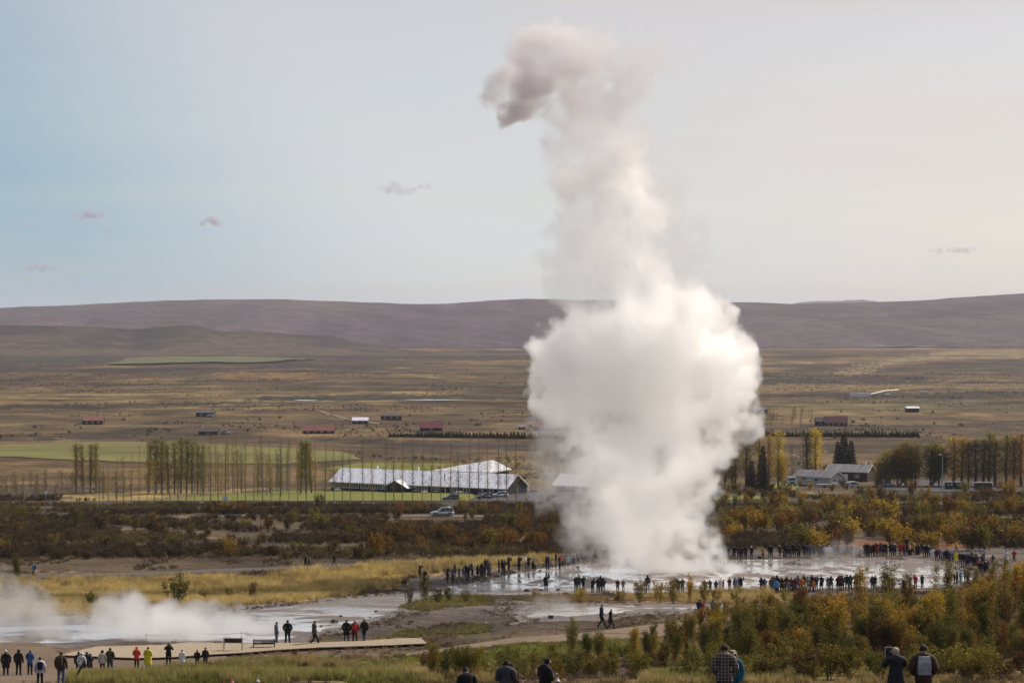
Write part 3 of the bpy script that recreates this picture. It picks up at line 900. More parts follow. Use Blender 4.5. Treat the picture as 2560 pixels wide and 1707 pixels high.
def soil_material(name, c1, c2, scale=0.6, rough=0.95, lines=None, spec=0.15):
    m, nt, b = mat(name)
    L = nt.links.new
    geo = nt.nodes.new('ShaderNodeNewGeometry')
    n = nt.nodes.new('ShaderNodeTexNoise'); n.inputs['Scale'].default_value = scale; n.inputs['Detail'].default_value = 8; n.inputs['Roughness'].default_value = 0.65
    mp = nt.nodes.new('ShaderNodeMapping'); L(geo.outputs['Position'], mp.inputs['Vector'])
    if lines: mp.inputs['Scale'].default_value = lines
    L(mp.outputs[0], n.inputs['Vector'])
    r = nt.nodes.new('ShaderNodeMapRange'); r.inputs['From Min'].default_value = 0.33; r.inputs['From Max'].default_value = 0.67
    L(n.outputs['Fac'], r.inputs['Value'])
    mx = nt.nodes.new('ShaderNodeMix'); mx.data_type = 'RGBA'
    mx.inputs['A'].default_value = (*c1, 1); mx.inputs['B'].default_value = (*c2, 1)
    L(r.outputs[0], mx.inputs['Factor']); L(mx.outputs['Result'], b.inputs['Base Color'])
    b.inputs['Roughness'].default_value = rough; b.inputs['Specular IOR Level'].default_value = spec
    bp = nt.nodes.new('ShaderNodeBump'); bp.inputs['Strength'].default_value = 0.5; bp.inputs['Distance'].default_value = 0.15
    L(n.outputs['Fac'], bp.inputs['Height']); L(bp.outputs[0], b.inputs['Normal'])
    return m

M_POOL = wet_material('wet_sinter', (0.125, 0.092, 0.070), (0.38, 0.365, 0.35), 0.50)
M_STREAM = wet_material('stream_water', (0.115, 0.086, 0.066), (0.40, 0.385, 0.38), 0.50, (0.30, 0.42, 1), 0.6)
M_RIVER = wet_material('river_water', (0.06, 0.06, 0.06), (0.30, 0.32, 0.33), 0.2)
M_ASPH = soil_material('asphalt', (0.040, 0.040, 0.043), (0.062, 0.060, 0.062), 0.8, 0.85)
M_LOT = soil_material('car_park_asphalt', (0.050, 0.045, 0.050), (0.082, 0.074, 0.076), 0.3, 0.85)
M_GRAVEL = soil_material('gravel_track', (0.115, 0.090, 0.070), (0.185, 0.145, 0.112), 0.9)
M_SAND = soil_material('sandy_path', (0.150, 0.105, 0.070), (0.235, 0.170, 0.115), 0.7)
M_GREYPATH = soil_material('grey_path', (0.085, 0.068, 0.058), (0.125, 0.102, 0.086), 0.7)
M_LAWN = soil_material('lawn_grass', (0.110, 0.122, 0.018), (0.190, 0.190, 0.034), 0.25)
M_HAY = soil_material('hayfield_grass', (0.100, 0.088, 0.026), (0.190, 0.172, 0.048), 0.03, lines=(0.5, 1.2, 1))
M_FARGRASS = soil_material('far_pasture', (0.085, 0.084, 0.036), (0.125, 0.120, 0.052), 0.02)
M_STRAWFIELD = soil_material('pale_stubble', (0.30, 0.25, 0.15), (0.36, 0.30, 0.19), 0.02)

M_BANK = soil_material('wet_mud', (0.070, 0.052, 0.042), (0.130, 0.098, 0.076), 0.5, 0.6, spec=0.5)
sheet('mud_bank', [(1090, 1472), (1000, 1479), (930, 1484), (860, 1491), (760, 1503), (640, 1510), (500, 1522), (400, 1538), (0, 1555), (-200, 1562), (-200, 1630), (0, 1626), (350, 1604), (640, 1616), (750, 1606), (890, 1574), (975, 1550), (1005, 1534), (1026, 1514), (1056, 1502), (1100, 1490)], M_BANK, 0.03, 1.2, wobble=2.2)
sheet('mud_bank', [(1262, 1543), (1350, 1521), (1430, 1507), (1560, 1507), (1700, 1511), (1985, 1503), (1985, 1518), (1720, 1532), (1600, 1540), (1500, 1551), (1400, 1556), (1290, 1558)], M_BANK, 0.03, 1.0, wobble=1.8)
sheet('pool', [(1075, 1484), (1100, 1470), (1180, 1456), (1300, 1432), (1400, 1414), (1550, 1402), (1850, 1399), (2050, 1397), (2250, 1393), (2330, 1399), (2400, 1412), (2425, 1440), (2400, 1470), (2290, 1469), (2050, 1472), (1900, 1478), (1700, 1480), (1420, 1485), (1200, 1488)], M_POOL, 0.04, 1.6, wobble=1.2)
sheet('stream', [(1090, 1477), (1000, 1486), (930, 1492), (860, 1500), (700, 1518), (620, 1532), (520, 1545), (400, 1556), (0, 1568), (-200, 1574), (-200, 1618), (0, 1614), (350, 1596), (640, 1607), (730, 1594), (870, 1563), (950, 1541), (985, 1527), (1004, 1510), (1034, 1498), (1090, 1487)], M_STREAM, 0.045, 1.2, wobble=0.9)
sheet('rivulet', [(1300, 1543), (1350, 1531), (1430, 1517), (1560, 1515), (1700, 1518), (1960, 1508), (1960, 1511), (1720, 1522), (1600, 1526), (1500, 1537), (1400, 1545), (1320, 1549)], M_STREAM, 0.045, 1.0, wobble=0.9)
sheet('footpath', [(1000, 1640), (1060, 1627), (1300, 1592), (1450, 1582), (1650, 1561), (1760, 1546), (2000, 1536), (2000, 1552), (1700, 1588), (1480, 1602), (1300, 1607), (1060, 1637)], M_SAND, 0.05, 1.2, wobble=0.5)
sheet('footpath', [(-80, 1438), (90, 1436), (300, 1431), (500, 1424), (640, 1419), (800, 1412), (1000, 1402), (1130, 1396), (1400, 1387), (1400, 1391), (1130, 1402), (1000, 1409), (800, 1420), (640, 1427), (500, 1433), (300, 1441), (90, 1447), (-80, 1449)], M_GREYPATH, 0.05, 1.5, wobble=0.4)
sheet('footpath', [(2310, 1377), (2450, 1371), (2640, 1365), (2640, 1379), (2450, 1385), (2320, 1385)], M_GREYPATH, 0.05, 1.5)
sheet('dirt_yard', [(-80, 1612), (100, 1606), (160, 1640), (300, 1650), (420, 1650), (560, 1642), (580, 1652), (480, 1664), (300, 1678), (190, 1690), (150, 1711), (-80, 1711)], soil_material('trodden_dirt', (0.125, 0.088, 0.060), (0.190, 0.135, 0.092), 0.5), 0.05, 1.2, wobble=0.6)
sheet('footpath', [(-60, 1339), (60, 1336), (220, 1332), (320, 1329), (320, 1331), (220, 1335), (60, 1340), (-60, 1344)], M_GRAVEL, 0.08, 2.0)
sheet('road', None, M_ASPH, 0.06, 3.0, world_pts=[(-900, 556.5), (-300, 556.5), (0, 556.5), (300, 556.5), (900, 556.5), (900, 564.5), (300, 564.5), (0, 564.5), (-300, 564.5), (-900, 564.5)])
M_LINE = paint((0.62, 0.61, 0.57), 0.7, 0.15, 2.0)
sheet('road_markings', None, M_LINE, 0.075, 4.0, world_pts=[(-300, 556.75), (300, 556.75), (300, 556.9), (-300, 556.9)])
sheet('road_markings', None, M_LINE, 0.075, 4.0, world_pts=[(-300, 564.1), (300, 564.1), (300, 564.25), (-300, 564.25)])
sheet('access_road', None, M_GRAVEL, 0.07, 2.0, world_pts=[(-60, 449), (-38, 448), (0, 447.6), (30, 448.5), (60, 452), (60, 456), (30, 453), (0, 452.6), (-38, 453), (-60, 453)])
sheet('car_park', [(1176, 1253), (1192, 1243), (1262, 1230), (1330, 1225), (1520, 1226), (1520, 1253)], M_LOT, 0.10, 3.0)
sheet('yard', [(2190, 1222), (2240, 1208), (2310, 1199), (2490, 1205), (2490, 1226), (2300, 1230)], M_LOT, 0.10, 3.0)
sheet('lawn', [(370, 1251), (500, 1241), (700, 1227), (830, 1228), (1000, 1230), (1180, 1234), (1188, 1242), (1172, 1252), (640, 1252)], M_LAWN, 0.12, 3.0)
sheet('lawn', [(790, 1174), (900, 1157), (1150, 1159), (1190, 1176), (1000, 1182)], M_LAWN, 0.15, 4.0)
sheet('lawn', [(1930, 1222), (1945, 1204), (1990, 1203), (2000, 1216), (1985, 1226)], M_LAWN, 0.15, 3.0)
sheet('lawn', [(1770, 1246), (1850, 1238), (1900, 1240), (1900, 1249), (1790, 1251)], M_LAWN, 0.15, 3.0)
sheet('hayfield', [(-60, 1116), (100, 1109), (250, 1105), (400, 1106), (480, 1109), (640, 1117), (760, 1123), (860, 1130), (905, 1150), (700, 1160), (420, 1160), (200, 1151), (0, 1142), (-60, 1140)], M_HAY, 0.25, 6.0, wobble=3)
sheet('pasture', [(270, 913), (350, 898), (480, 895), (700, 898), (800, 900), (700, 906), (480, 910), (300, 914)], M_FARGRASS, 2.5, 40.0)
sheet('stubble_field', [(1985, 868.5), (2200, 866.5), (2480, 866.8), (2640, 868), (2640, 870.5), (2200, 869.5)], M_STRAWFIELD, 3.0, 60.0)
sheet('river', [(720, 1003), (745, 1001.6), (790, 1002.2), (795, 1003), (772, 1004)], M_RIVER, 0.7, 10.0)
sheet('river', [(1000, 1002), (1060, 1000.8), (1130, 1001), (1165, 1001.6), (1160, 1002.2), (1080, 1002.9)], M_RIVER, 0.7, 10.0)
sheet('track', [(778, 1022), (850, 1040), (905, 1052), (960, 1060), (952, 1061), (896, 1055), (840, 1043), (772, 1024)], M_SAND, 0.3, 4.0)

# ------------------------------------------------------------------ buildings
def roof_material(name, c, rough=0.45, metal=0.0, ribs=3.0, var=0.10, spec=0.5):
    m, nt, b = mat(name)
    L = nt.links.new
    tc = nt.nodes.new('ShaderNodeTexCoord')
    n = nt.nodes.new('ShaderNodeTexNoise'); n.inputs['Scale'].default_value = 0.8; n.inputs['Detail'].default_value = 7
    mp = nt.nodes.new('ShaderNodeMapping'); mp.inputs['Scale'].default_value = (1.5, 0.35, 0.35)
    L(tc.outputs['Object'], mp.inputs['Vector']); L(mp.outputs[0], n.inputs['Vector'])
    r = nt.nodes.new('ShaderNodeMapRange'); r.inputs['From Min'].default_value = 0.3; r.inputs['From Max'].default_value = 0.7
    r.inputs['To Min'].default_value = 1 - var; r.inputs['To Max'].default_value = 1 + var
    L(n.outputs['Fac'], r.inputs['Value'])
    sc = nt.nodes.new('ShaderNodeVectorMath'); sc.operation = 'SCALE'; sc.inputs[0].default_value = c
    L(r.outputs[0], sc.inputs['Scale']); L(sc.outputs[0], b.inputs['Base Color'])
    b.inputs['Roughness'].default_value = rough; b.inputs['Metallic'].default_value = metal; b.inputs['Specular IOR Level'].default_value = spec
    return m
def board_material(name, c, var=0.3):
    m, nt, b = mat(name)
    L = nt.links.new
    tc = nt.nodes.new('ShaderNodeTexCoord')
    mp = nt.nodes.new('ShaderNodeMapping'); mp.inputs['Scale'].default_value = (6, 6, 0.6)
    n = nt.nodes.new('ShaderNodeTexNoise'); n.inputs['Scale'].default_value = 1.0; n.inputs['Detail'].default_value = 6
    L(tc.outputs['Object'], mp.inputs['Vector']); L(mp.outputs[0], n.inputs['Vector'])
    r = nt.nodes.new('ShaderNodeMapRange'); r.inputs['From Min'].default_value = 0.3; r.inputs['From Max'].default_value = 0.7
    r.inputs['To Min'].default_value = 1 - var; r.inputs['To Max'].default_value = 1 + var
    L(n.outputs['Fac'], r.inputs['Value'])
    sc = nt.nodes.new('ShaderNodeVectorMath'); sc.operation = 'SCALE'; sc.inputs[0].default_value = c
    L(r.outputs[0], sc.inputs['Scale']); L(sc.outputs[0], b.inputs['Base Color'])
    b.inputs['Roughness'].default_value = 0.8; b.inputs['Specular IOR Level'].default_value = 0.2
    return m
R_WHITE = roof_material('pale_sheet_roof', (0.90, 0.90, 0.94), 0.36, 0.6, spec=0.9)
R_RED = roof_material('rust_red_roof', (0.27, 0.095, 0.070), 0.5); R_CRIM = roof_material('crimson_roof', (0.21, 0.035, 0.045), 0.5)
R_DARK = roof_material('dark_brown_roof', (0.075, 0.050, 0.048), 0.55); R_SLATE = roof_material('blue_black_roof', (0.060, 0.065, 0.085), 0.5)
R_GREY = roof_material('weathered_grey_roof', (0.24, 0.22, 0.225), 0.5, var=0.3); R_MAROON = roof_material('maroon_roof', (0.13, 0.035, 0.042), 0.5)
W_BLACK = board_material('black_stained_boards', (0.026, 0.023, 0.024)); W_BROWN = board_material('brown_stained_boards', (0.050, 0.030, 0.022)); W_GREY = board_material('grey_brown_boards', (0.12, 0.10, 0.085))
W_WHITE = board_material('peeling_white_render', (0.50, 0.48, 0.45), 0.35); W_TRIM = paint((0.72, 0.71, 0.69), 0.5, 0.08, 3.0)
M_PANE, _nt, _b = mat('window_glass')
_b.inputs['Base Color'].default_value = (0.035, 0.036, 0.040, 1); _b.inputs['Roughness'].default_value = 0.06; _b.inputs['Specular IOR Level'].default_value = 0.8
_n = _nt.nodes.new('ShaderNodeTexNoise'); _n.inputs['Scale'].default_value = 0.7
_bp = _nt.nodes.new('ShaderNodeBump'); _bp.inputs['Strength'].default_value = 0.05
_nt.links.new(_n.outputs['Fac'], _bp.inputs['Height']); _nt.links.new(_bp.outputs[0], _b.inputs['Normal'])

def window(parent, x, z, w, h, panes=2, y=0.0, fm=None, fr=0.10):
    """a window in a wall whose outer face lies at local y; frame stands proud, glass sits back in it"""
    m = MB()
    m.box((x, y - 0.02, z + h / 2 - fr / 2), (w, 0.12, fr)); m.box((x, y - 0.02, z - h / 2 + fr / 2), (w, 0.12, fr))
    for k in range(panes + 1):
        xx = x - w / 2 + fr / 2 + (w - fr) * k / panes
        m.box((xx, y - 0.022, z), (fr, 0.116, h - 2 * fr + 0.002))
    f = m.build('window', fm or W_TRIM, parent)
    MB().box((x, y - 0.012, z), (w - fr, 0.06, h - fr)).build('pane', M_PANE, f)
    return f

def gable_house(name, origin, rz, L_, W_, eave, rise, roof_m, wall_m, over=0.4, windows=(), door=None, chimney=None, foundation=1.5, trim=None, gable_windows=(), ribs=0, **kw):
    """origin: front left corner at floor level; local x along the front, local y into the house"""
    t = empty(name, origin, rz, **kw)
    MB().prism([(0, -foundation), (W_, -foundation), (W_, eave), (W_ / 2, eave + rise), (0, eave)], (0, 1, 0), (0, 0, 1), (1, 0, 0), 0, L_).build('wall', wall_m, t)
    sl = rise / (W_ / 2); th = 0.16
    m = MB()
    a, o = over, over * sl
    mid = W_ / 2
    # two sloping slabs meeting at the ridge
    m.prism([(-a, eave - o + 0.02), (mid, eave + rise + 0.02), (mid, eave + rise + 0.02 + th), (-a, eave - o + 0.02 + th)], (0, 1, 0), (0, 0, 1), (1, 0, 0), -a, L_ + a)
    m.prism([(W_ + a, eave - o + 0.02), (W_ + a, eave - o + 0.02 + th), (mid + 0.003, eave + rise + 0.02 + th), (mid + 0.003, eave + rise + 0.02)], (0, 1, 0), (0, 0, 1), (1, 0, 0), -a, L_ + a)
    roof = m.build('roof', roof_m, t)
    if ribs:
        rm = MB()
        k = -a + 0.3
        while k < L_ + a - 0.2:
            rm.prism([(-a, eave - o + th + 0.015), (mid - 0.1, eave + rise + th - 0.06 + 0.015), (mid - 0.1, eave + rise + th + 0.03), (-a, eave - o + th + 0.085)], (0, 1, 0), (0, 0, 1), (1, 0, 0), k, k + 0.06)
            k += ribs
        tag(rm.build('standing_seams', roof_m, roof), kind='stuff')
    if trim:
        m = MB()
        for xx in (-a - 0.06, L_ + a):
            m.prism([(-a, eave - o - 0.10), (mid, eave + rise - 0.10), (W_ + a, eave - o - 0.10), (W_ + a, eave - o + th + 0.05), (mid, eave + rise + th + 0.05), (-a, eave - o + th + 0.05)], (0, 1, 0), (0, 0, 1), (1, 0, 0), xx, xx + 0.055)
        m.box((L_ / 2, -a - 0.035, eave - o + 0.06), (L_ + 2 * a - 0.01, 0.06, 0.22))
        m.build('fascia', trim, t)
    for w in windows: window(t, *w)
    if door:
        d = MB().box((door[0], -0.025, door[2] / 2), (door[1], 0.07, door[2])).build('door', door[3], t)
        MB().box((door[0] + door[1] * 0.35, -0.08, 1.0), (0.12, 0.05, 0.04)).build('handle', W_TRIM, d)
    for (yy, zz, ww, hh) in gable_windows:
        g = MB().box((L_ + 0.02, yy, zz), (0.10, ww, hh)).build('window', W_TRIM, t)
        MB().box((L_ + 0.05, yy, zz), (0.06, ww - 0.2, hh - 0.2)).build('pane', M_PANE, g)
    if chimney:
        MB().box((chimney[0], mid + 0.6, eave + rise + 0.35), (chimney[1], chimney[1], 1.4)).build('chimney', chimney[2], t)
    return t

def frac_house(x0, x1, yb0, yb1, d0, d1):
    """front corners from the picture at two depths -> origin, heading, length"""
    A, B = at_depth(x0, yb0, d0), at_depth(x1, yb1, d1)
    rz = math.atan2(B.y - A.y, B.x - A.x)
    return A, B, rz, math.hypot(B.x - A.x, B.y - A.y)

# the long guesthouse behind the poplars
A, B, rz, LL = frac_house(828, 1265, 1226, 1234, 660, 631)
A.z = min(A.z, float(T(A.x, A.y)) + 0.3)
wins = []
for z0, z1, p in [(120, 200, 3), (215, 295, 3), (310, 388, 3), (410, 488, 3), (505, 583, 3), (600, 682, 3), (697, 745, 2), (930, 990, 2), (1015, 1070, 2), (1135, 1185, 2), (1300, 1355, 2), (1420, 1475, 2), (1565, 1600, 1), (1670, 1705, 1)]:
    xa, xb = 800 + z0 / 3.92, 800 + z1 / 3.92
    fa, fb = (xa - 828) / 437 * LL, (xb - 828) / 437 * LL
    wins.append(((fa + fb) / 2, 1.72, fb - fa + 0.2, 1.5, p, 0.0, None, 0.19))
hotel = gable_house('guesthouse', A, rz, LL, 12.0, 2.75, 3.4, R_WHITE, W_BLACK, 0.5, wins, None, None, 2.5, W_TRIM, [(6.0, 1.3, 1.1, 2.1)], 1.2,
                    label='long low black guesthouse with pale metal roof behind the row of bare poplars', cat='building')
# gabled porch on its front
px0 = (1004 - 828) / 437 * LL
m = MB()
m.prism([(px0 - 3.6, -1.5), (px0 + 3.6, -1.5), (px0 + 3.6, 2.0), (px0, 3.7), (px0 - 3.6, 2.0)], (1, 0, 0), (0, 0, 1), (0, 1, 0), -2.2, -0.004)
porch = m.build('porch', W_BLACK, hotel)
m = MB()
m.prism([(px0 - 4.3, 1.70), (px0, 3.74), (px0, 3.90), (px0 - 4.3, 1.86)], (1, 0, 0), (0, 0, 1), (0, 1, 0), -2.7, 2.6)
m.prism([(px0 + 4.3, 1.70), (px0 + 4.3, 1.86), (px0 + 0.003, 3.90), (px0 + 0.003, 3.74)], (1, 0, 0), (0, 0, 1), (0, 1, 0), -2.7, 2.6)
m.build('porch_roof', R_WHITE, porch)
m = MB(); m.box((px0, -2.23, 0.95), (1.3, 0.06, 2.1)); m.build('door', W_BROWN, porch)
for kx in (LL * 0.44, LL * 0.2):
    MB().box((kx, 6.4, 2.75 + 3.4 + 0.45), (0.45, 0.45, 1.3)).build('chimney', W_TRIM, hotel)

# the hipped wing behind it
t = empty('annex', (0, 0, 0), 0, label='hipped pale metal roof of an annex rising behind the long guesthouse', cat='building')
P = {k: at_depth(*v) for k, v in dict(fl=(1076, 1176, 690), fr=(1226, 1180, 668), r=(1279, 1172, 680), bl=(1150, 1165, 712), ap=(1231, 1149, 688), ap2=(1190, 1156, 694)).items()}
m = MB()
m.add([P['fl'], P['fr'], P['ap'], P['ap2']], [(0, 1, 2, 3)])
m.add([P['fr'], P['r'], P['ap']], [(0, 1, 2)])
m.add([P['r'], P['bl'], P['ap2'], P['ap']], [(0, 1, 2, 3)])
m.add([P['bl'], P['fl'], P['ap2']], [(0, 1, 2)])
low = [P[k] - Vector((0, 0, 0.3)) for k in ('fl', 'fr', 'r', 'bl')]
m.add(low, [(3, 2, 1, 0)])
m.add([P['fl'], P['fr'], P['r'], P['bl']] + low, [(0, 4, 5, 1), (1, 5, 6, 2), (2, 6, 7, 3), (3, 7, 4, 0)])
m.build('roof', R_WHITE, t)
cen = sum((P[k] for k in ('fl', 'fr', 'r', 'bl')), Vector()) / 4
wallp = [cen + (P[k] - cen) * 0.93 for k in ('fl', 'fr', 'r', 'bl')]
top = [Vector((p.x, p.y, p.z - 0.31)) for p in wallp]; bot = [Vector((p.x, p.y, float(T(p.x, p.y)) - 1)) for p in wallp]
MB().add(top + bot, [(0, 1, 2, 3), (7, 6, 5, 4), (0, 4, 5, 1), (1, 5, 6, 2), (2, 6, 7, 3), (3, 7, 4, 0)]).build('wall', W_BLACK, t)

# second block, half lost in the steam
A, B, rz, LL = frac_house(1387, 1530, 1233, 1236, 652, 643)
w2 = [(((1200 + q / 3.136) - 1387) / 143 * LL, 1.7, ww, hh, p) for q, ww, hh, p in [(655, 1.75, 1.1, 2), (713, 0.65, 0.95, 1), (772, 1.7, 1.1, 2), (930, 1.7, 1.1, 2)]]
h2 = gable_house('motel_block', A, rz, LL, 9.0, 2.65, 2.6, R_WHITE, W_GREY, 0.6, w2, ((1200 + 712 / 3.136 - 1387) / 143 * LL + 1.6, 0.9, 2.0, W_BROWN), None, 2.5, W_TRIM, (), 1.2,
                 label='grey block with pale metal roof half hidden by the left edge of the steam', cat='building')
MB().box((0.4, -0.5, 1.2), (0.16, 0.16, 2.6)).build('post', W_TRIM, h2)

# cabins scattered over the moor
def cabin(x0, x1, ytop, yeave, ybase, roof_m, wall_m, label, wins=2, name='cabin', depth=None, W_=6.5, chimney=None, trim=None, turn=0.0):
    g = G((x0 + x1) / 2, ybase)
    d = depth or g.y
    s = FPX / d
    w = (x1 - x0) / s
    eave = (ybase - yeave) / s
    rise = max((yeave - ytop) / s - 0.02 * W_, 0.35) * 0.92
    A = at_depth(x0, ybase, d + math.sin(turn) * w * 0.5)
    A.z = float(T(A.x, A.y))
    k = [(w * (i + 0.7) / (wins + 0.4), eave * 0.55, min(1.3, w / (wins + 2)), min(1.0, eave * 0.45), 2) for i in range(wins)]
    return gable_house(name, A, -turn, w, W_, eave, rise, roof_m, wall_m, 0.35, k, (w * 0.12, 0.85, min(1.9, eave * 0.8), W_BLACK), chimney, 1.5, trim,
                       label=label, cat='cabin', group='cabins scattered over the moor')
cabin(757, 835, 1062, 1076, 1084, R_RED, W_BROWN, 'long cabin with faded red roof left of the small silver roofed cabin', 4)
cabin(881, 919, 1043, 1051, 1059, R_WHITE, W_BLACK, 'small black cabin with silver white roof and white framed windows', 2)
cabin(952, 1004, 1035, 1040.5, 1050, R_DARK, W_BROWN, 'dark brown cabin with low dark roof right of the silver roofed cabin', 3)
cabin(1050, 1105, 1054, 1069, 1077, R_CRIM, W_BLACK, 'cabin with steep crimson roof and black walls above the spruce hedge', 1)
cabin(1332, 1400, 1053, 1066, 1077, R_RED, W_GREY, 'cabin with red roof and grey walls touching the left side of the steam', 2)
cabin(1360, 1395, 1040, 1051, 1056, R_MAROON, W_BROWN, 'dark red gabled cabin under trees behind the red roof at the steam', 1, depth=G(1378, 1057).y)
cabin(1296, 1312, 1062, 1067, 1073, R_GREY, W_BLACK, 'tiny dark hut with pale roof just above the spruce hedge', 1, name='hut', W_=3)
cabin(207, 256, 1041, 1051, 1061, R_RED, W_BROWN, 'cabin with brick red roof and porch posts on the left of the moor', 3)
cabin(205, 236, 1033, 1040, 1052, R_SLATE, W_BROWN, 'tall dark roofed cabin right behind the brick red roof', 1, depth=G(220, 1058).y)
cabin(490, 535, 1027, 1031.5, 1041, R_SLATE, W_BLACK, 'black cabin with flat blue black roof high on the moor', 2)
cabin(496, 544, 1069, 1078.5, 1087, R_DARK, W_BROWN, 'brown cabin with dark roof and pale flue above the hayfield', 1, chimney=(1.5, 0.35, W_TRIM))
cabin(1850, 1878, 1019, 1023.5, 1033, R_SLATE, W_BLACK, 'small dark cabin joined to the longer slate roofed one right of the steam', 1, name='cabin')
cabin(1879, 1919, 1018, 1023.5, 1033, R_SLATE, W_BLACK, 'long dark cabin with slate blue roof just right of the steam', 2)
cabin(2062, 2118, 1040, 1056, 1065, R_MAROON, W_BROWN, 'large maroon roofed cabin with timber balcony on the right of the moor', 4, turn=0.1)
cabin(2040, 2064, 1042, 1053, 1064, R_DARK, W_BROWN, 'dark brown gabled wing on the left of the maroon roofed cabin', 1, W_=5)
cabin(2267, 2298, 1016, 1020.5, 1030, R_WHITE, W_BROWN, 'small brown cabin with shiny pale roof alone on the moor at right', 0)
cabin(1850, 1868, 1045, 1054, 1060, R_MAROON, W_BROWN, 'red roof peeking out between the tall poplars beside the steam', 0)

# the weathered farm at the right
A, B, rz, LL = frac_house(1989, 2074, 1183, 1185, 700, 690)
A.z = float(T(A.x, A.y))
fw = [(LL * 0.25, 1.9, 1.8, 0.9, 2), (LL * 0.62, 1.9, 1.6, 0.9, 2)]
farm = gable_house('farmhouse', A, rz, LL, 6.5, 2.9, 1.5, R_GREY, W_WHITE, 0.5, fw, None, None, 2.0, W_TRIM, [(2.2, 1.8, 1.0, 1.0)], 0.9, label='whitewashed farm shed with stained walls and grey roof behind the parked cars', cat='building')
A, B, rz, LL = frac_house(2066, 2168, 1180, 1181, 722, 716)
A.z = float(T(A.x, A.y))
barn = gable_house('barn', A, rz, LL, 8.0, 3.2, 1.9, R_GREY, W_BROWN, 0.4, [(LL * 0.75, 1.8, 1.4, 1.0, 2)], (LL * 0.48, 1.3, 2.4, W_TRIM), (LL * 0.85, 0.4, W_TRIM), 2.0, W_TRIM, (), 0.9, label='brown barn with ribbed grey roof and white door behind the farm shed', cat='building')

# works on the far right of the plain: white tanks, frames and pipe
g0 = G(2150, 991)
for k, (xa, xb, yt, yb) in enumerate([(2125, 2140, 984, 992), (2142, 2156, 982.5, 992), (2157, 2175, 983, 991.5)]):
    p = G((xa + xb) / 2, yb); s = FPX / p.y
    t = MB(); w = (xb - xa) / s; h = (yb - yt) / s
    t.box((0, 0, h / 2), (w, 3.0, h)); 
    e = empty('tank_shed', p, 0.1, label=['white box shed beside the tilted frames on the far plain', 'middle white box shed of three on the far plain', 'widest white box shed of three on the far plain'][k], cat='shed', group='white sheds on the far plain')
    t.build('wall', W_TRIM, e)
    MB().box((0, 0, h + 0.08), (w + 0.3, 3.3, 0.14)).build('roof', R_WHITE, e)
for k in range(9):
    p = G(2092 + k * 5.5, 990.5)
    MBf = MB()
    MBf.tube([(0, 0, 0), (1.7, 0, 2.2)], 0.10, 4); MBf.tube([(0, 2.2, 0), (1.7, 2.2, 2.2)], 0.10, 4)
    MBf.box((0.95, 1.1, 1.3), (0.2, 2.6, 1.7))
    o = MBf.build('drying_frame', paint((0.30, 0.29, 0.28)), None, p)
    tag(o, 'tilted grey frame in the row beside the white sheds', 'frame', 'tilted frames on the far plain', 'thing')
p0, p1, p2 = G(2176, 987), G(2215, 980), G(2246, 976.5)
pm = MB().tube([p0 + Vector((0, 0, .6)), p1 + Vector((0, 0, 1.2)), p2 + Vector((0, 0, .8))], 0.45, 8)
tag(pm.build('pipeline', W_TRIM), 'long pale pipe running uphill behind the white sheds', 'pipe')
for (xa, xb, yt, yb, lab) in [(2213, 2225, 984, 989, 'pale square container below the long pipe'), (2302, 2320, 977, 983.5, 'white trailer parked right of the pipe on the plain')]:
    p = G((xa + xb) / 2, yb); s = FPX / p.y; w, h = (xb - xa) / s, (yb - yt) / s
    e = empty('trailer', p, 0, label=lab, cat='trailer')
    MB().box((0, 0, h * 0.6), (w, 2.4, h * 0.8)).build('body', W_TRIM, e, bevel=0.1)
    for xx in (-w * 0.3, w * 0.3):
        MB().tube([(xx, -1.15, h * 0.15), (xx, 1.15, h * 0.15)], h * 0.15, 10).build('wheel', paint((0.03, 0.03, 0.03)), e)
# ------------------------------------------------------------------ plants
def leaf_material(name, trans=0.35, c_lo=(0.55, 0.55, 0.5), c_hi=(1.5, 1.4, 1.2)):
    m = bpy.data.materials.new(name); m.use_nodes = True
    nt = m.node_tree; nt.nodes.clear(); L = nt.links.new
    out = nt.nodes.new('ShaderNodeOutputMaterial')
    oi = nt.nodes.new('ShaderNodeObjectInfo')
    at = nt.nodes.new('ShaderNodeAttribute'); at.attribute_name = 'tint'
    mx = nt.nodes.new('ShaderNodeMix'); mx.data_type = 'RGBA'
    mx.inputs['A'].default_value = (*c_lo, 1); mx.inputs['B'].default_value = (*c_hi, 1)
    L(at.outputs['Fac'], mx.inputs['Factor'])
    mu = nt.nodes.new('ShaderNodeMix'); mu.data_type = 'RGBA'; mu.blend_type = 'MULTIPLY'; mu.inputs['Factor'].default_value = 1
    L(oi.outputs['Color'], mu.inputs['A']); L(mx.outputs['Result'], mu.inputs['B'])
    d = nt.nodes.new('ShaderNodeBsdfDiffuse'); tr = nt.nodes.new('ShaderNodeBsdfTranslucent')
    L(mu.outputs['Result'], d.inputs['Color']); L(mu.outputs['Result'], tr.inputs['Color'])
    ms = nt.nodes.new('ShaderNodeMixShader'); ms.inputs['Fac'].default_value = trans
    L(d.outputs[0], ms.inputs[1]); L(tr.outputs[0], ms.inputs[2]); L(ms.outputs[0], out.inputs['Surface'])
    return m
M_LEAF = leaf_material('autumn_leaves', 0.5)
M_NEEDLE = leaf_material('spruce_needles', 0.1, (0.6, 0.6, 0.6), (1.3, 1.3, 1.2))
M_BARK = paint((0.085, 0.066, 0.052), 0.9, 0.3, 3.0, name='bark')
M_BARKPALE = paint((0.20, 0.165, 0.125), 0.9, 0.3, 3.0, name='pale_bark')

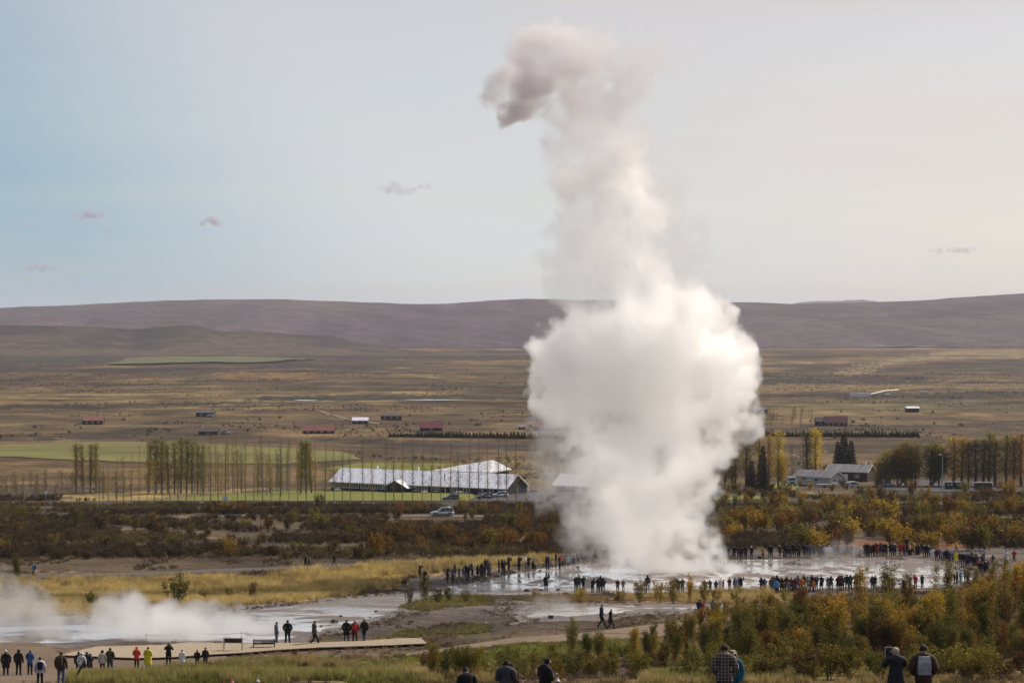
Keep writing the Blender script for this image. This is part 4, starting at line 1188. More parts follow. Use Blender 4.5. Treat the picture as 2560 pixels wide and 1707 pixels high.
def quads(P, size, r, flat=0.0):
    """one small leaf quad at every point, randomly turned"""
    n = len(P)
    a = r.normal(size=(n, 3)); b = r.normal(size=(n, 3))
    a /= np.linalg.norm(a, axis=1)[:, None]
    b -= a * (a * b).sum(1)[:, None]; b /= np.linalg.norm(b, axis=1)[:, None] + 1e-9
    s = size * (0.6 + 0.8 * r.random(n))[:, None]
    V = np.stack([P - a * s, P + b * s * 0.55, P + a * s, P - b * s * 0.55], 1).reshape(-1, 3)
    return V, np.arange(4 * n).reshape(-1, 4)

def leaf_mesh(name, P, size, r, tint=None):
    V, F = quads(P, size, r)
    me = np_mesh(name, V, F)
    t = (r.random(len(P)) if tint is None else tint).astype(np.float32)
    at = me.attributes.new('tint', 'FLOAT', 'POINT')
    at.data.foreach_set('value', np.repeat(t, 4))
    return me

def branchy(h, spread, stems, r, thick, ups=0.8, nb=7, bl=0.35):
    """stems and side branches as polylines -> (mesh builder, points along the twigs)"""
    m = MB(); pts = []
    for s in range(stems):
        a = r.random() * 2 * math.pi
        lean = spread * (0.25 + 0.75 * r.random()) if stems > 1 else 0.04
        hh = h * (0.72 + 0.28 * r.random()) if stems > 1 else h
        base = np.array([math.cos(a), math.sin(a), 0]) * 0.12 * (stems > 1)
        tip = np.array([math.cos(a) * lean, math.sin(a) * lean, hh])
        line = []
        for k in range(6):
            t = k / 5
            p = base + (tip - base) * t + np.array([math.cos(a), math.sin(a), 0]) * lean * 0.25 * math.sin(math.pi * t) + r.normal(size=3) * 0.03 * h * t
            line.append(p)
        line[0][2] = -0.15
        m.tube(line, [thick * (1 - 0.85 * k / 5) for k in range(6)], 4, cap=False)
        for q in range(nb):
            t = 0.15 + 0.83 * (q + r.random()) / nb
            i = min(int(t * 5), 4)
            p = line[i] + (line[i + 1] - line[i]) * (t * 5 - i)
            b = r.random() * 2 * math.pi
            ln = h * bl * (1.05 - 0.75 * t) * (0.6 + 0.8 * r.random())
            e = p + np.array([math.cos(b) * (1 - ups * 0.5), math.sin(b) * (1 - ups * 0.5), ups]) * ln
            m.tube([p, (p + e) / 2 + r.normal(size=3) * 0.03 * h, e], [thick * 0.35 * (1 - t * 0.6), thick * 0.22, thick * 0.08], 3, cap=False)
            pts.append((p, e))
        pts.append((line[3], line[5]))
    return m, pts

def cloud_pts(segs, n, sig, r, lo=0.2):
    k = r.integers(0, len(segs), n)
    t = lo + (1 - lo) * r.random(n)
    A = np.array([s[0] for s in segs]); B = np.array([s[1] for s in segs])
    P = A[k] + (B[k] - A[k]) * t[:, None] + r.normal(size=(n, 3)) * sig
    P[:, 2] = np.maximum(P[:, 2], 0.05)
    return P

class Kind:
    """a stock of shared meshes for one sort of plant"""
    def __init__(self, name, variants):
        self.name, self.v = name, variants
        self.k = 0
    def place(self, loc, sx=1.0, sz=1.0, color=(0.1, 0.1, 0.03), label=None, cat='tree', group=None, name=None, rz=None, bark=None):
        tr, cr, lm = self.v[self.k % len(self.v)]
        self.k += 1
        e = empty(name or self.name, loc, rnd.random() * 6.28 if rz is None else rz, label=label, cat=cat, group=group)
        e.scale = (sx, sx, sz)
        if 'poplar' in self.name: e.rotation_euler.x, e.rotation_euler.y = R(rnd.gauss(0, 1.2)), R(rnd.gauss(0, 1.2))
        o = bpy.data.objects.new('trunk', tr); col.objects.link(o); o.parent = e
        if cr is not None:
            c = bpy.data.objects.new('crown', cr); col.objects.link(c); c.parent = e
            c.color = (*color, 1)
        return e

def stock(name, count, fn):
    out = []
    for i in range(count):
        r = np.random.default_rng(1000 + i * 31 + (sum(ord(c) for c in name) % 977))
        out.append(fn(r))
    return Kind(name, out)

def mk(mesh_b, bark):
    o = mesh_from('trunk', mesh_b.v, mesh_b.f); o.materials.append(bark); return o
def lf(P, size, r, m=None, tint=None):
    me = leaf_mesh('crown', P, size, r, tint); me.materials.append(m or M_LEAF); return me

def v_birch(r):            # 4 m, several stems, open crown
    m, segs = branchy(4.0, 1.0, int(r.integers(4, 8)), r, 0.035, 0.8, 8, 0.34)
    return mk(m, M_BARK), lf(cloud_pts(segs, 3600, 0.20, r, 0.05), 0.068, r), None
def v_birch_tall(r):       # 5 m, pointed
    m, segs = branchy(5.0, 0.75, int(r.integers(3, 5)), r, 0.045, 0.85, 12, 0.27)
    return mk(m, M_BARK), lf(cloud_pts(segs, 3400, 0.17, r), 0.066, r), None
def v_shrub(r):            # 1.6 m dome
    m, segs = branchy(1.6, 0.95, 9, r, 0.016, 0.6, 5, 0.32)
    return mk(m, M_BARK), lf(cloud_pts(segs, 1500, 0.09, r, 0.1), 0.05, r), None
def v_scrub(r):            # 2.4 m thin twiggy heath willow, far off
    m, segs = branchy(2.4, 1.1, 8, r, 0.03, 0.75, 6, 0.30)
    return mk(m, M_BARK), lf(cloud_pts(segs, 900, 0.17, r, 0.05), 0.10, r), None
def v_bare(r):             # 16 m bare poplar with short rising twigs
    h = 16.0
    m = MB()
    m.tube([(0, 0, -0.4), (r.normal() * 0.05, 0, 5), (r.normal() * 0.1, r.normal() * 0.05, 10), (r.normal() * 0.12, 0, h)], [0.11, 0.095, 0.065, 0.02], 5, cap=False)
    segs = []
    for q in range(64):
        z = 2.2 + (h - 2.6) * (q + r.random()) / 64
        b = r.random() * 6.28; ln = (0.5 + 1.1 * r.random()) * (1.1 - 0.5 * z / h)
        p = np.array([0, 0, z]); e = p + np.array([math.cos(b) * ln * 0.75, math.sin(b) * ln * 0.75, ln * 0.9])
        m.tube([p, e], [0.022, 0.008], 3, cap=False)
        segs.append((p, e))
    return mk(m, M_BARKPALE), lf(cloud_pts(segs, 1500, 0.26, r, 0.3), 0.065, r), None
def v_bare_low(r):         # the same, but twiggy with more leaves low on the crown
    a = v_bare(r)
    segs = []
    for q in range(60):
        z = 3.0 + 7 * r.random(); b = r.random() * 6.28; ln = 0.6 + 1.2 * r.random()
        p = np.array([0, 0, z]); segs.append((p, p + np.array([math.cos(b) * ln, math.sin(b) * ln, ln * 0.9])))
    return a[0], lf(cloud_pts(segs, 1000, 0.28, r, 0.2), 0.085, r), None
def v_poplar(r):           # 14 m leafy column
    h = 14.0
    m = MB(); m.tube([(0, 0, -0.4), (0.1, 0, 6), (0, 0.1, h)], [0.17, 0.11, 0.02], 5, cap=False)
    segs = []; ph = r.random() * 6
    for q in range(90):
        z = 1.8 + (h - 2.2) * (q + r.random()) / 90
        b = r.random() * 6.28; ln = (0.7 + 1.5 * r.random() ** 1.5) * (1.15 - 0.85 * (z / h) ** 2) * (0.75 + 0.5 * math.sin(z * 1.7 + ph) ** 2)
        p = np.array([0, 0, z]); e = p + np.array([math.cos(b) * ln * 0.62, math.sin(b) * ln * 0.62, ln])
        m.tube([p, e], [0.03, 0.01], 3, cap=False); segs.append((p, e))
    return mk(m, M_BARK), lf(cloud_pts(segs, 2300, 0.34, r, 0.2), 0.11, r), None
def v_broad(r):            # 10 m broad crown
    m, segs = branchy(10.0, 2.6, 3, r, 0.16, 0.7, 16, 0.30)
    return mk(m, M_BARK), lf(cloud_pts(segs, 4200, 0.5, r, 0.0), 0.15, r), None
def v_sapling(r):
    m = MB(); m.tube([(0, 0, -0.2), (r.normal() * 0.1, 0, 3), (r.normal() * 0.2, 0, 6)], [0.05, 0.04, 0.012], 4, cap=False)
    segs = []
    for q in range(26):
        z = 1.0 + 4.6 * (q + r.random()) / 26; b = r.random() * 6.28; ln = 0.4 + 0.7 * r.random()
        p = np.array([0, 0, z]); e = p + np.array([math.cos(b) * ln * 0.7, math.sin(b) * ln * 0.7, ln * 0.8]); m.tube([p, e], [0.014, 0.006], 3, cap=False); segs.append((p, e))
    return mk(m, M_BARKPALE), lf(cloud_pts(segs, 160, 0.14, r, 0.3), 0.09, r), None
def v_spruce(r):           # 9 m, tiers of drooping boughs
    h = 9.0
    m = MB(); m.tube([(0, 0, -0.3), (0, 0, h * 0.6), (0, 0, h)], [0.16, 0.09, 0.01], 5, cap=False)
    V, F, Tn = [], [], []
    tiers = 24
    for t in range(tiers):
        z = 0.5 + (h - 0.7) * (t / tiers) ** 0.95
        rad = 2.1 * (1 - z / h) ** 0.85 + 0.08
        nb = 11
        for k in range(nb):
            a = 2 * math.pi * (k + r.random()) / nb
            rr = rad * (0.75 + 0.4 * r.random()); dz = -0.28 * rr + 0.25 * r.random()
            d = np.array([math.cos(a), math.sin(a), 0]); s = np.array([-d[1], d[0], 0])
            p0 = np.array([0, 0, z + 0.1]); p1 = d * rr * 0.55 + np.array([0, 0, z + dz * 0.35]); p2 = d * rr + np.array([0, 0, z + dz + 0.1])
            w = 0.24 * rr + 0.08
            b = len(V)
            V += [p0, p1 + s * w + np.array([0, 0, -0.12]), p2, p1 - s * w + np.array([0, 0, -0.12]), p1 + np.array([0, 0, 0.1])]
            F += [(b, b + 1, b + 4), (b + 1, b + 2, b + 4), (b + 2, b + 3, b + 4), (b + 3, b, b + 4)]
            # ragged twigs
            for q in range(3):
                f = 0.35 + 0.6 * r.random(); c = d * rr * f + np.array([0, 0, z + dz * f]); o = s * (r.random() - 0.5) * 2 * w * 1.6
                b2 = len(V)
                V += [c, c + o * 0.6 + d * 0.12, c + o * 1.3 + d * 0.28 + np.array([0, 0, -0.22])]
                F += [(b2, b2 + 1, b2 + 2)]
    me = mesh_from('crown', V, F)
    at = me.attributes.new('tint', 'FLOAT', 'POINT'); at.data.foreach_set('value', r.random(len(V)).astype(np.float32))
    me.materials.append(M_NEEDLE)
    return mk(m, M_BARK), me, None
def v_weed(r):             # 1 m leafy herb clump
    m, segs = branchy(0.9, 0.5, 7, r, 0.010, 0.6, 3, 0.28)
    return mk(m, M_BARK), lf(cloud_pts(segs, 500, 0.07, r, 0.1), 0.05, r), None

K_BIRCH = stock('birch_bush', 9, v_birch); K_TALL = stock('birch_tree', 5, v_birch_tall); K_SHRUB = stock('willow_shrub', 6, v_shrub)
K_SCRUB = stock('heath_willow', 8, v_scrub); K_BARE = stock('bare_poplar', 5, v_bare); K_BARE2 = stock('bare_poplar', 4, v_bare_low)
K_POP = stock('poplar', 5, v_poplar); K_BROAD = stock('broadleaf_tree', 3, v_broad); K_SAP = stock('sapling', 4, v_sapling)
K_SPRUCE = stock('spruce', 4, v_spruce); K_WEED = stock('leafy_herb', 4, v_weed)

COLS = {'olive': (0.165, 0.138, 0.036), 'golden': (0.320, 0.215, 0.040), 'rust': (0.160, 0.088, 0.030), 'dark green': (0.095, 0.094, 0.030), 'brown': (0.095, 0.060, 0.030),
        'yellow': (0.430, 0.310, 0.035), 'red': (0.165, 0.050, 0.028), 'green': (0.130, 0.142, 0.034), 'amber': (0.225, 0.143, 0.032)}
def tone(c, r, k=0.22):
    b = COLS[c]; f = 1 + (r.random() - 0.5) * 2 * k
    return tuple(max(0.005, v * f * (1 + (r.random() - 0.5) * 0.16)) for v in b)

def plant_px(kind, px, base_py, top_py, c, label, group=None, width=None, native=None, cat='tree', name=None, sink=0.0, depth=None):
    """a plant whose foot is seen at (px, base_py) and whose tip at top_py"""
    p = G(px, base_py) if depth is None else on_ground(at_depth(px, base_py, depth).x, depth)
    s = FPX / p.y
    foot = pix(p.x, p.y, p.z)[1]
    h = (foot - top_py) / s
    sz = h / native
    sx = sz if width is None else (width / s) / width_native[kind.name]
    p.z -= sink
    cc = tone(c, rnd)
    if kind.name in ('poplar', 'broadleaf_tree'): cc = tuple(v * 1.45 for v in cc)
    return kind.place(p, sx, sz, cc, label, cat, group, name)
width_native = {'birch_bush': 2.9, 'birch_tree': 2.0, 'willow_shrub': 2.2, 'heath_willow': 2.9, 'poplar': 2.2, 'spruce': 4.0, 'broadleaf_tree': 6.2, 'bare_poplar': 2.0, 'sapling': 1.0, 'leafy_herb': 1.2}

# the birch thicket at lower right
g_th = 'birch bushes in the thicket at lower right'
def thick_left(y):   # left limit of the thicket by base row
    return np.interp(y, [1488, 1505, 1530, 1560, 1600, 1650, 1700], [2330, 2010, 1840, 1700, 1665, 1625, 1560])
def thick_top(x): return float(np.interp(x, [1560, 1640, 1760, 1880, 2010, 2120, 2250, 2330, 2420, 2480, 2560, 2700], [1590, 1548, 1515, 1490, 1482, 1484, 1484, 1478, 1450, 1425, 1408, 1400]))
rt = random.Random(3)
for row, (by, n, hlo, hhi) in enumerate([(1500, 11, 2.6, 4.2), (1520, 16, 2.6, 4.6), (1545, 22, 3.0, 5.0), (1575, 25, 2.8, 4.8), (1605, 30, 2.6, 4.4), (1635, 32, 2.4, 4.0), (1662, 30, 2.0, 3.4)]):
    x0 = float(thick_left(by))
    for i in range(n):
        px = x0 + (2620 - x0) * (i + rt.random()) / n
        p = G(px, by + rt.uniform(-10, 10))
        rel = (px - 1600) / 960
        c = rt.choices(['olive', 'golden', 'amber', 'dark green', 'rust', 'brown'], [5, 3.6, 3.0, 0.8, 0.9, 1.2])[0]
        if px > 2440 and 1490 < by < 1560 and rt.random() < 0.5: c = 'red'
        if 1610 < by and rt.random() < 0.3: c = 'dark green'
        h = rt.uniform(hlo, hhi) * (0.8 if px < 1800 else 1.0)
        if 2010 < px < 2420 and by < 1530: h = min(h, 2.6) if rt.random() < 0.7 else h * 1.05
        tall = rt.random() < 0.58
        kd = K_TALL if tall else K_BIRCH
        nat = 5.0 if tall else 4.0
        h = min(h, max(0.8, (pix(p.x, p.y, p.z)[1] - thick_top(px) - rt.uniform(-6, 14)) / FPX * p.y))
        k = h / nat
        p.z -= 0.05
        rows = ['along the far edge by the crowd', 'just below the near crowd', 'in the upper part', 'in the middle', 'in the middle', 'near the front edge', 'at the front edge']
        kd.place(p, k * rt.uniform(0.9, 1.25), k, tone(c, rt), f"{c} {'slender birch' if tall else 'bushy birch'} {rows[row]} of the lower right thicket", 'tree', g_th)
# single birches that stand out above it
for px, by, ty, c, lab in [(2222, 1548, 1402, 'olive', 'tall olive birch standing out against the glittering pool'), (2356, 1545, 1402, 'olive', 'pointed green birch in front of the far crowd at the pool end'), (2160, 1540, 1418, 'golden', 'thin see through birch silhouetted on the bright water'),
                           (2500, 1540, 1396, 'olive', 'tall olive birch below the person in the white coat'), (2545, 1530, 1392, 'golden', 'golden birch at the far right edge of the thicket'), (2270, 1552, 1425, 'rust', 'rusty birch beside the tall olive one against the pool'),
                           (2005, 1560, 1464, 'rust', 'rusty bush hiding the orange jacket at the near crowd'), (2090, 1555, 1480, 'golden', 'bright golden bush below the near crowd'), (2430, 1525, 1420, 'olive', 'olive birch half hiding the end of the crowd')]:
    plant_px(K_TALL if 'birch' in lab else K_BIRCH, px, by, ty, c, lab, g_th, None, 5.0 if 'birch' in lab else 4.0)
# low green undergrowth along the bottom
gu = 'leafy shrubs along the bottom edge'
for i in range(80):
    px = (rt.uniform(1640, 2590) if i % 6 else rt.uniform(1360, 1640)) if i < 72 else rt.uniform(1000, 1330)
    p = G(px, rt.uniform(1682, 1704) if i < 72 else rt.uniform(1668, 1702))
    k = rt.uniform(0.4, 1.3)
    c = rt.choice(['dark green', 'olive', 'brown', 'olive'])
    K_SHRUB.place(p, k, k * 0.9, tone(c, rt), f"low {c} shrub in the undergrowth {'below the birch thicket' if i < 72 else 'left of the dark earth patch'}", 'shrub', gu)
# bushes in the middle foreground
for px, by, ty, c, lab, kd, nat in [
    (1078, 1700, 1604, 'olive', 'tall thin olive birch by the end of the wooden walkway', K_TALL, 5.0), (1150, 1702, 1610, 'dark green', 'round dark bush right of the thin olive birch', K_BIRCH, 4.0), (1182, 1702, 1606, 'olive', 'olive bush above the person in the black puffer jacket', K_BIRCH, 4.0),
    (1255, 1668, 1632, 'dark green', 'tiny dark green bush alone on the grass bank', K_SHRUB, 1.6), (1428, 1648, 1544, 'olive', 'upright olive birch beside the sandy path', K_TALL, 5.0), (1465, 1652, 1578, 'dark green', 'dark bushy birch right of the upright one by the path', K_BIRCH, 4.0),
    (1500, 1650, 1572, 'olive', 'leaning olive birch bush above the green shrub', K_BIRCH, 4.0), (1532, 1652, 1600, 'green', 'bright green shrub between the path birches', K_SHRUB, 1.6), (1562, 1650, 1608, 'green', 'second bright green shrub beside the golden sapling', K_SHRUB, 1.6),
    (1588, 1662, 1556, 'golden', 'golden birch with clear stem alone beside the dark earth', K_TALL, 5.0), (1625, 1655, 1580, 'amber', 'amber bush behind the golden birch with clear stem', K_BIRCH, 4.0), (1390, 1650, 1605, 'olive', 'small olive bush at the left of the path birches', K_SHRUB, 1.6),
    (1105, 1700, 1640, 'dark green', 'low dark bush between the thin birch and the round one', K_SHRUB, 1.6), (1220, 1700, 1660, 'green', 'low green bush beside the grey sweater man', K_SHRUB, 1.6),
    (755, 1684, 1650, 'brown', 'brown seed head clump in the pale grass', K_WEED, 0.9), (822, 1688, 1654, 'brown', 'second brown weed clump in the pale grass', K_WEED, 0.9), (640, 1702, 1672, 'olive', 'olive weed clump at the bottom edge below the benches', K_WEED, 0.9), (740, 1640, 1622, 'brown', 'dark tuft below the walkway', K_WEED, 0.9)]:
    plant_px(kd, px, by, ty, c, lab, None, None, nat, 'tree' if 'birch' in lab else 'shrub')
# bushes round the pool, the stream and in the yellow grass
gp = 'bushes by the pool and stream'
for px, by, ty, c, w, lab in [
    (1061, 1506, 1438, 'dark green', 44, 'tallest dark willow on the grassy islet by the stream'), (1022, 1512, 1466, 'dark green', 30, 'feathery willow at the left end of the grassy islet'), (1095, 1508, 1468, 'dark green', 40, 'rounded willow right of the tallest one on the islet'), (1125, 1504, 1464, 'dark green', 40, 'second rounded willow on the grassy islet'),
    (1165, 1506, 1476, 'olive', 42, 'low olive bush at the right of the islet willows'), (1200, 1508, 1482, 'olive', 40, 'lowest bush at the right end of the islet'),
    (1452, 1508, 1470, 'golden', 58, 'golden bush before the three friends at the pool'), (1340, 1498, 1472, 'golden', 30, 'small yellow bush beside the round stone'), (1390, 1502, 1482, 'olive', 34, 'small olive bush left of the golden one'), (1545, 1504, 1474, 'amber', 44, 'amber bush before two lone watchers'),
    (1600, 1506, 1446, 'olive', 50, 'olive bush left of the watcher in the steam'), (1645, 1508, 1452, 'golden', 50, 'golden bush at the base of the steam'), (1685, 1508, 1446, 'olive', 50, 'olive bush at the middle of the steam base'), (1722, 1506, 1434, 'golden', 40, 'slim golden bush with a tall leader at the steam base'), (1760, 1506, 1448, 'olive', 46, 'olive bush right of the slim golden one'),
    (1795, 1506, 1470, 'amber', 40, 'amber bush before the red coats'), (1835, 1508, 1478, 'olive', 40, 'low olive bush before the striped jacket'), (1905, 1506, 1482, 'golden', 32, 'small golden bush before the navy pair'), (1965, 1508, 1474, 'olive', 40, 'olive bush before the royal blue jacket'),
    (438, 1514, 1432, 'dark green', 92, 'big dark bush alone in the yellow grass'), (632, 1496, 1452, 'brown', 34, 'brown bush in the yellow grass right of the big dark one'), (575, 1492, 1466, 'olive', 28, 'small olive bush between the two dark bushes'), (310, 1524, 1482, 'brown', 60, 'wide brown bush half lost in the low steam'), (95, 1510, 1470, 'olive', 60, 'olive bush in the yellow grass above the low steam'), (22, 1494, 1454, 'olive', 50, 'olive bush at the left edge of the yellow grass'),
    (232, 1512, 1478, 'dark green', 50, 'dark bush rising from the low steam'), (508, 1500, 1478, 'brown', 24, 'tiny brown bush right of the big dark bush')]:
    plant_px(K_SHRUB, px, by, ty, c, lab, gp, w, 1.6, 'shrub')

# heath willows behind the pool and across the dark heath
gh = 'autumn bushes on the heath'
rh = random.Random(8)
def heath(n, x0, x1, y0, y1, hlo, hhi, cols, wts, where, name=None, kd=None):
    for i in range(n):
        px = x0 + (x1 - x0) * (i + rh.random()) / n
        py = rh.uniform(y0, y1)
        if 2210 < px < 2490 and 1200 < py < 1232: continue
        p = G(px, py)
        if 554 < p.y < 568: p.y = 570; p = on_ground(p.x, p.y)
        if 445 < p.y < 457 and abs(p.x) < 62: p = on_ground(p.x, 459)
        if 1060 < px < 1150 and 1292 < py < 1335: continue
        h = rh.uniform(hlo, hhi)
        if 1975 < px < 2190 and py < 1256: h = min(h, 2.3)
        c = rh.choices(cols, wts)[0]
        k = h / 2.4
        p.z -= 0.05
        (kd or K_SCRUB).place(p, k * rh.uniform(0.9, 1.3), k, tone(c, rh), f"{c} bush {where}", 'shrub', gh, name)
cw = (['rust', 'amber', 'olive', 'brown', 'golden'], [2.4, 3, 4.4, 3, 1.2])
heath(56, 1765, 2600, 1318, 1378, 2.2, 4.2, *cw, 'in the dense belt behind the far crowd')
heath(46, 1765, 2600, 1280, 1318, 2.0, 4.2, *cw, 'in the middle of the belt beyond the far crowd', 'thicket_willow')
heath(34, 1770, 2600, 1256, 1282, 2.0, 4.0, ['amber', 'olive', 'brown', 'golden'], [3, 4, 2, 2], 'along the road beyond the far crowd', 'thicket_willow')
heath(24, 1980, 2600, 1214, 1254, 2.4, 4.6, ['amber', 'olive', 'brown', 'golden'], [3, 4, 2, 2], 'between the road and the farm', 'roadside_bush')
heath(14, 1760, 1990, 1222, 1248, 1.8, 3.2, ['olive', 'brown', 'dark green'], [4, 2, 2], 'behind the white notice board', 'roadside_bush')
heath(46, 930, 1440, 1330, 1384, 1.6, 3.2, ['rust', 'brown', 'brown', 'olive'], [3, 4, 3, 2], 'in the belt left of the steam', 'thicket_willow')
heath(52, -20, 940, 1330, 1400, 0.9, 2.4, ['brown', 'brown', 'rust', 'olive'], [4, 4, 1, 3], 'on the dark heath at left', 'moor_bush')
heath(36, -20, 1060, 1276, 1330, 1.2, 3.0, ['brown', 'olive', 'rust', 'dark green'], [4, 3, 2, 1], 'just below the main road at left', 'moor_bush')
heath(24, 1040, 1420, 1270, 1330, 1.0, 2.6, ['brown', 'rust', 'olive'], [4, 3, 3], 'around the silver car track', 'moor_bush')
for px, by, ty, c, w, lab in [(798, 1275, 1232, 'dark green', 34, 'dense dark bush on the verge before the guesthouse lawn'), (1376, 1302, 1243, 'olive', 44, 'tall olive tree bush beside the car park at the steam'), (1395, 1316, 1282, 'dark green', 24, 'dark conifer shaped bush under the olive one at the steam'), (1298, 1292, 1250, 'olive', 26, 'slim olive bush right of the silver car'),
                           (1154, 1282, 1244, 'amber', 36, 'amber bush right of the dark parked car'), (1000, 1288, 1254, 'rust', 34, 'rust bush between road and silver car'), (940, 1392, 1330, 'amber', 56, 'amber birch on the yellow grass edge'), (45, 1452, 1384, 'dark green', 40, 'dark upright bush by the walker in blue'), (575, 1392, 1342, 'amber', 40, 'amber bush in the middle of the dark heath'),
                           (670, 1330, 1290, 'rust', 42, 'rust bush below the road sign boards'), (195, 1318, 1270, 'dark green', 44, 'dark bush below the road at left')]:
    plant_px(K_SCRUB, px, by, ty, c, lab, gh, w, 2.4, 'shrub')

# the row of bare poplars along the road
gr = 'bare poplars in the row along the road'
xs = [700 + v / 3.36 for v in (0, 75, 148, 220, 297, 378, 455, 525, 593, 697, 780, 885, 957, 1028, 1115, 1195, 1272, 1350, 1430, 1502, 1590, 1665, 1745, 1828, 1905, 1985)]
xs += [v / 2.583 for v in (1750, 1695, 1640, 1585, 1535, 1455, 1410, 1360, 1310, 1258, 1205, 1150, 1100, 1045, 997, 950, 897, 848, 797, 755, 700, 665, 640)]
rp = random.Random(4)
for k, px in enumerate(sorted(xs)):
    d = 572 + rp.uniform(-1, 2)
    q = at_depth(px, 1258, d); p = on_ground(q.x, d)
    left = px < 480
    h = rp.uniform(9, 13) if px < 330 else rp.uniform(14.0, 17.0) if px < 760 else rp.uniform(12.5, 18.0)
    leafy = px > 1000 or rp.random() < 0.45
    kd = K_BARE2 if leafy else K_BARE
    where = 'beside the left verge' if px < 360 else 'in front of the leafy grove' if px < 640 else 'left of the guesthouse' if px < 826 else 'in front of the guesthouse' if px < 1265 else 'by the car park'
    kd.place(p, rp.uniform(0.8, 1.2), h / 16, tone('olive' if rp.random() < 0.6 else 'golden', rp), f"{'thin' if h < 14 else 'tall'} {'sparsely leaved' if leafy else 'leafless'} poplar {where}", 'tree', gr)
# a second, looser file behind
for k in range(34):
    px = rp.uniform(500, 790); d = rp.uniform(610, 660)
    q = at_depth(px, 1230, d); p = on_ground(q.x, d)
    K_BARE.place(p, rp.uniform(0.7, 1.1), rp.uniform(10, 14.5) / 16, tone('olive', rp), f"slim bare poplar standing {'behind the row by the lawn' if px < 640 else 'at the left end of the guesthouse'}", 'tree', 'bare poplars behind the road row', name='slender_poplar')
for px, ty, by, c, w, lab in [(372, 1108, 1216, 'olive', 16, 'leftmost leafy poplar of the grove by the hayfield'), (390, 1100, 1216, 'dark green', 20, 'tallest dark poplar of the leafy grove'), (404, 1104, 1218, 'dark green', 20, 'dense dark poplar in the leafy grove'), (420, 1112, 1216, 'olive', 17, 'olive poplar in the middle of the leafy grove'), (436, 1108, 1216, 'olive', 17, 'second olive poplar in the leafy grove'),
                          (452, 1096, 1216, 'olive', 18, 'tall olive poplar right of the grove middle'), (466, 1100, 1216, 'dark green', 18, 'dark poplar at the right of the leafy grove'), (480, 1106, 1216, 'olive', 16, 'pale leafy poplar ending the grove on the right'), (494, 1112, 1214, 'olive', 14, 'thin olive poplar just right of the leafy grove'), (508, 1116, 1214, 'olive', 14, 'thin sparse poplar two along from the grove'),
                          (190, 1112, 1212, 'olive', 15, 'leftmost of the four poplars before the hayfield'), (208, 1115, 1212, 'olive', 13, 'second of the four poplars before the hayfield'), (226, 1114, 1212, 'olive', 14, 'third of the four poplars before the hayfield'), (240, 1112, 1212, 'olive', 14, 'rightmost of the four poplars before the hayfield'),
                          (752, 1106, 1216, 'olive', 17, 'leafy poplar left of the guesthouse gable'), (765, 1104, 1216, 'green', 18, 'greenest poplar left of the guesthouse gable'), (779, 1108, 1216, 'olive', 15, 'thin leafy poplar nearest the guesthouse gable')]:
    plant_px(K_POP, px, by, ty - 4, c, lab, 'leafy poplars left of the guesthouse', w * 1.7, 14.0, depth=640)
for k in range(46):
    px = rp.uniform(-20, 180) if k < 34 else rp.uniform(180, 340); d = rp.uniform(576, 650)
    q = at_depth(px, 1250, d); p = on_ground(q.x, d)
    K_SAP.place(p, rp.uniform(0.8, 1.3), rp.uniform(0.7, 1.3), tone('brown', rp), f"thin grey sapling in the young plantation {'at the left edge' if px < 90 else 'near the round white sign' if px < 180 else 'below the four poplars'}", 'tree', 'saplings in the young plantation')

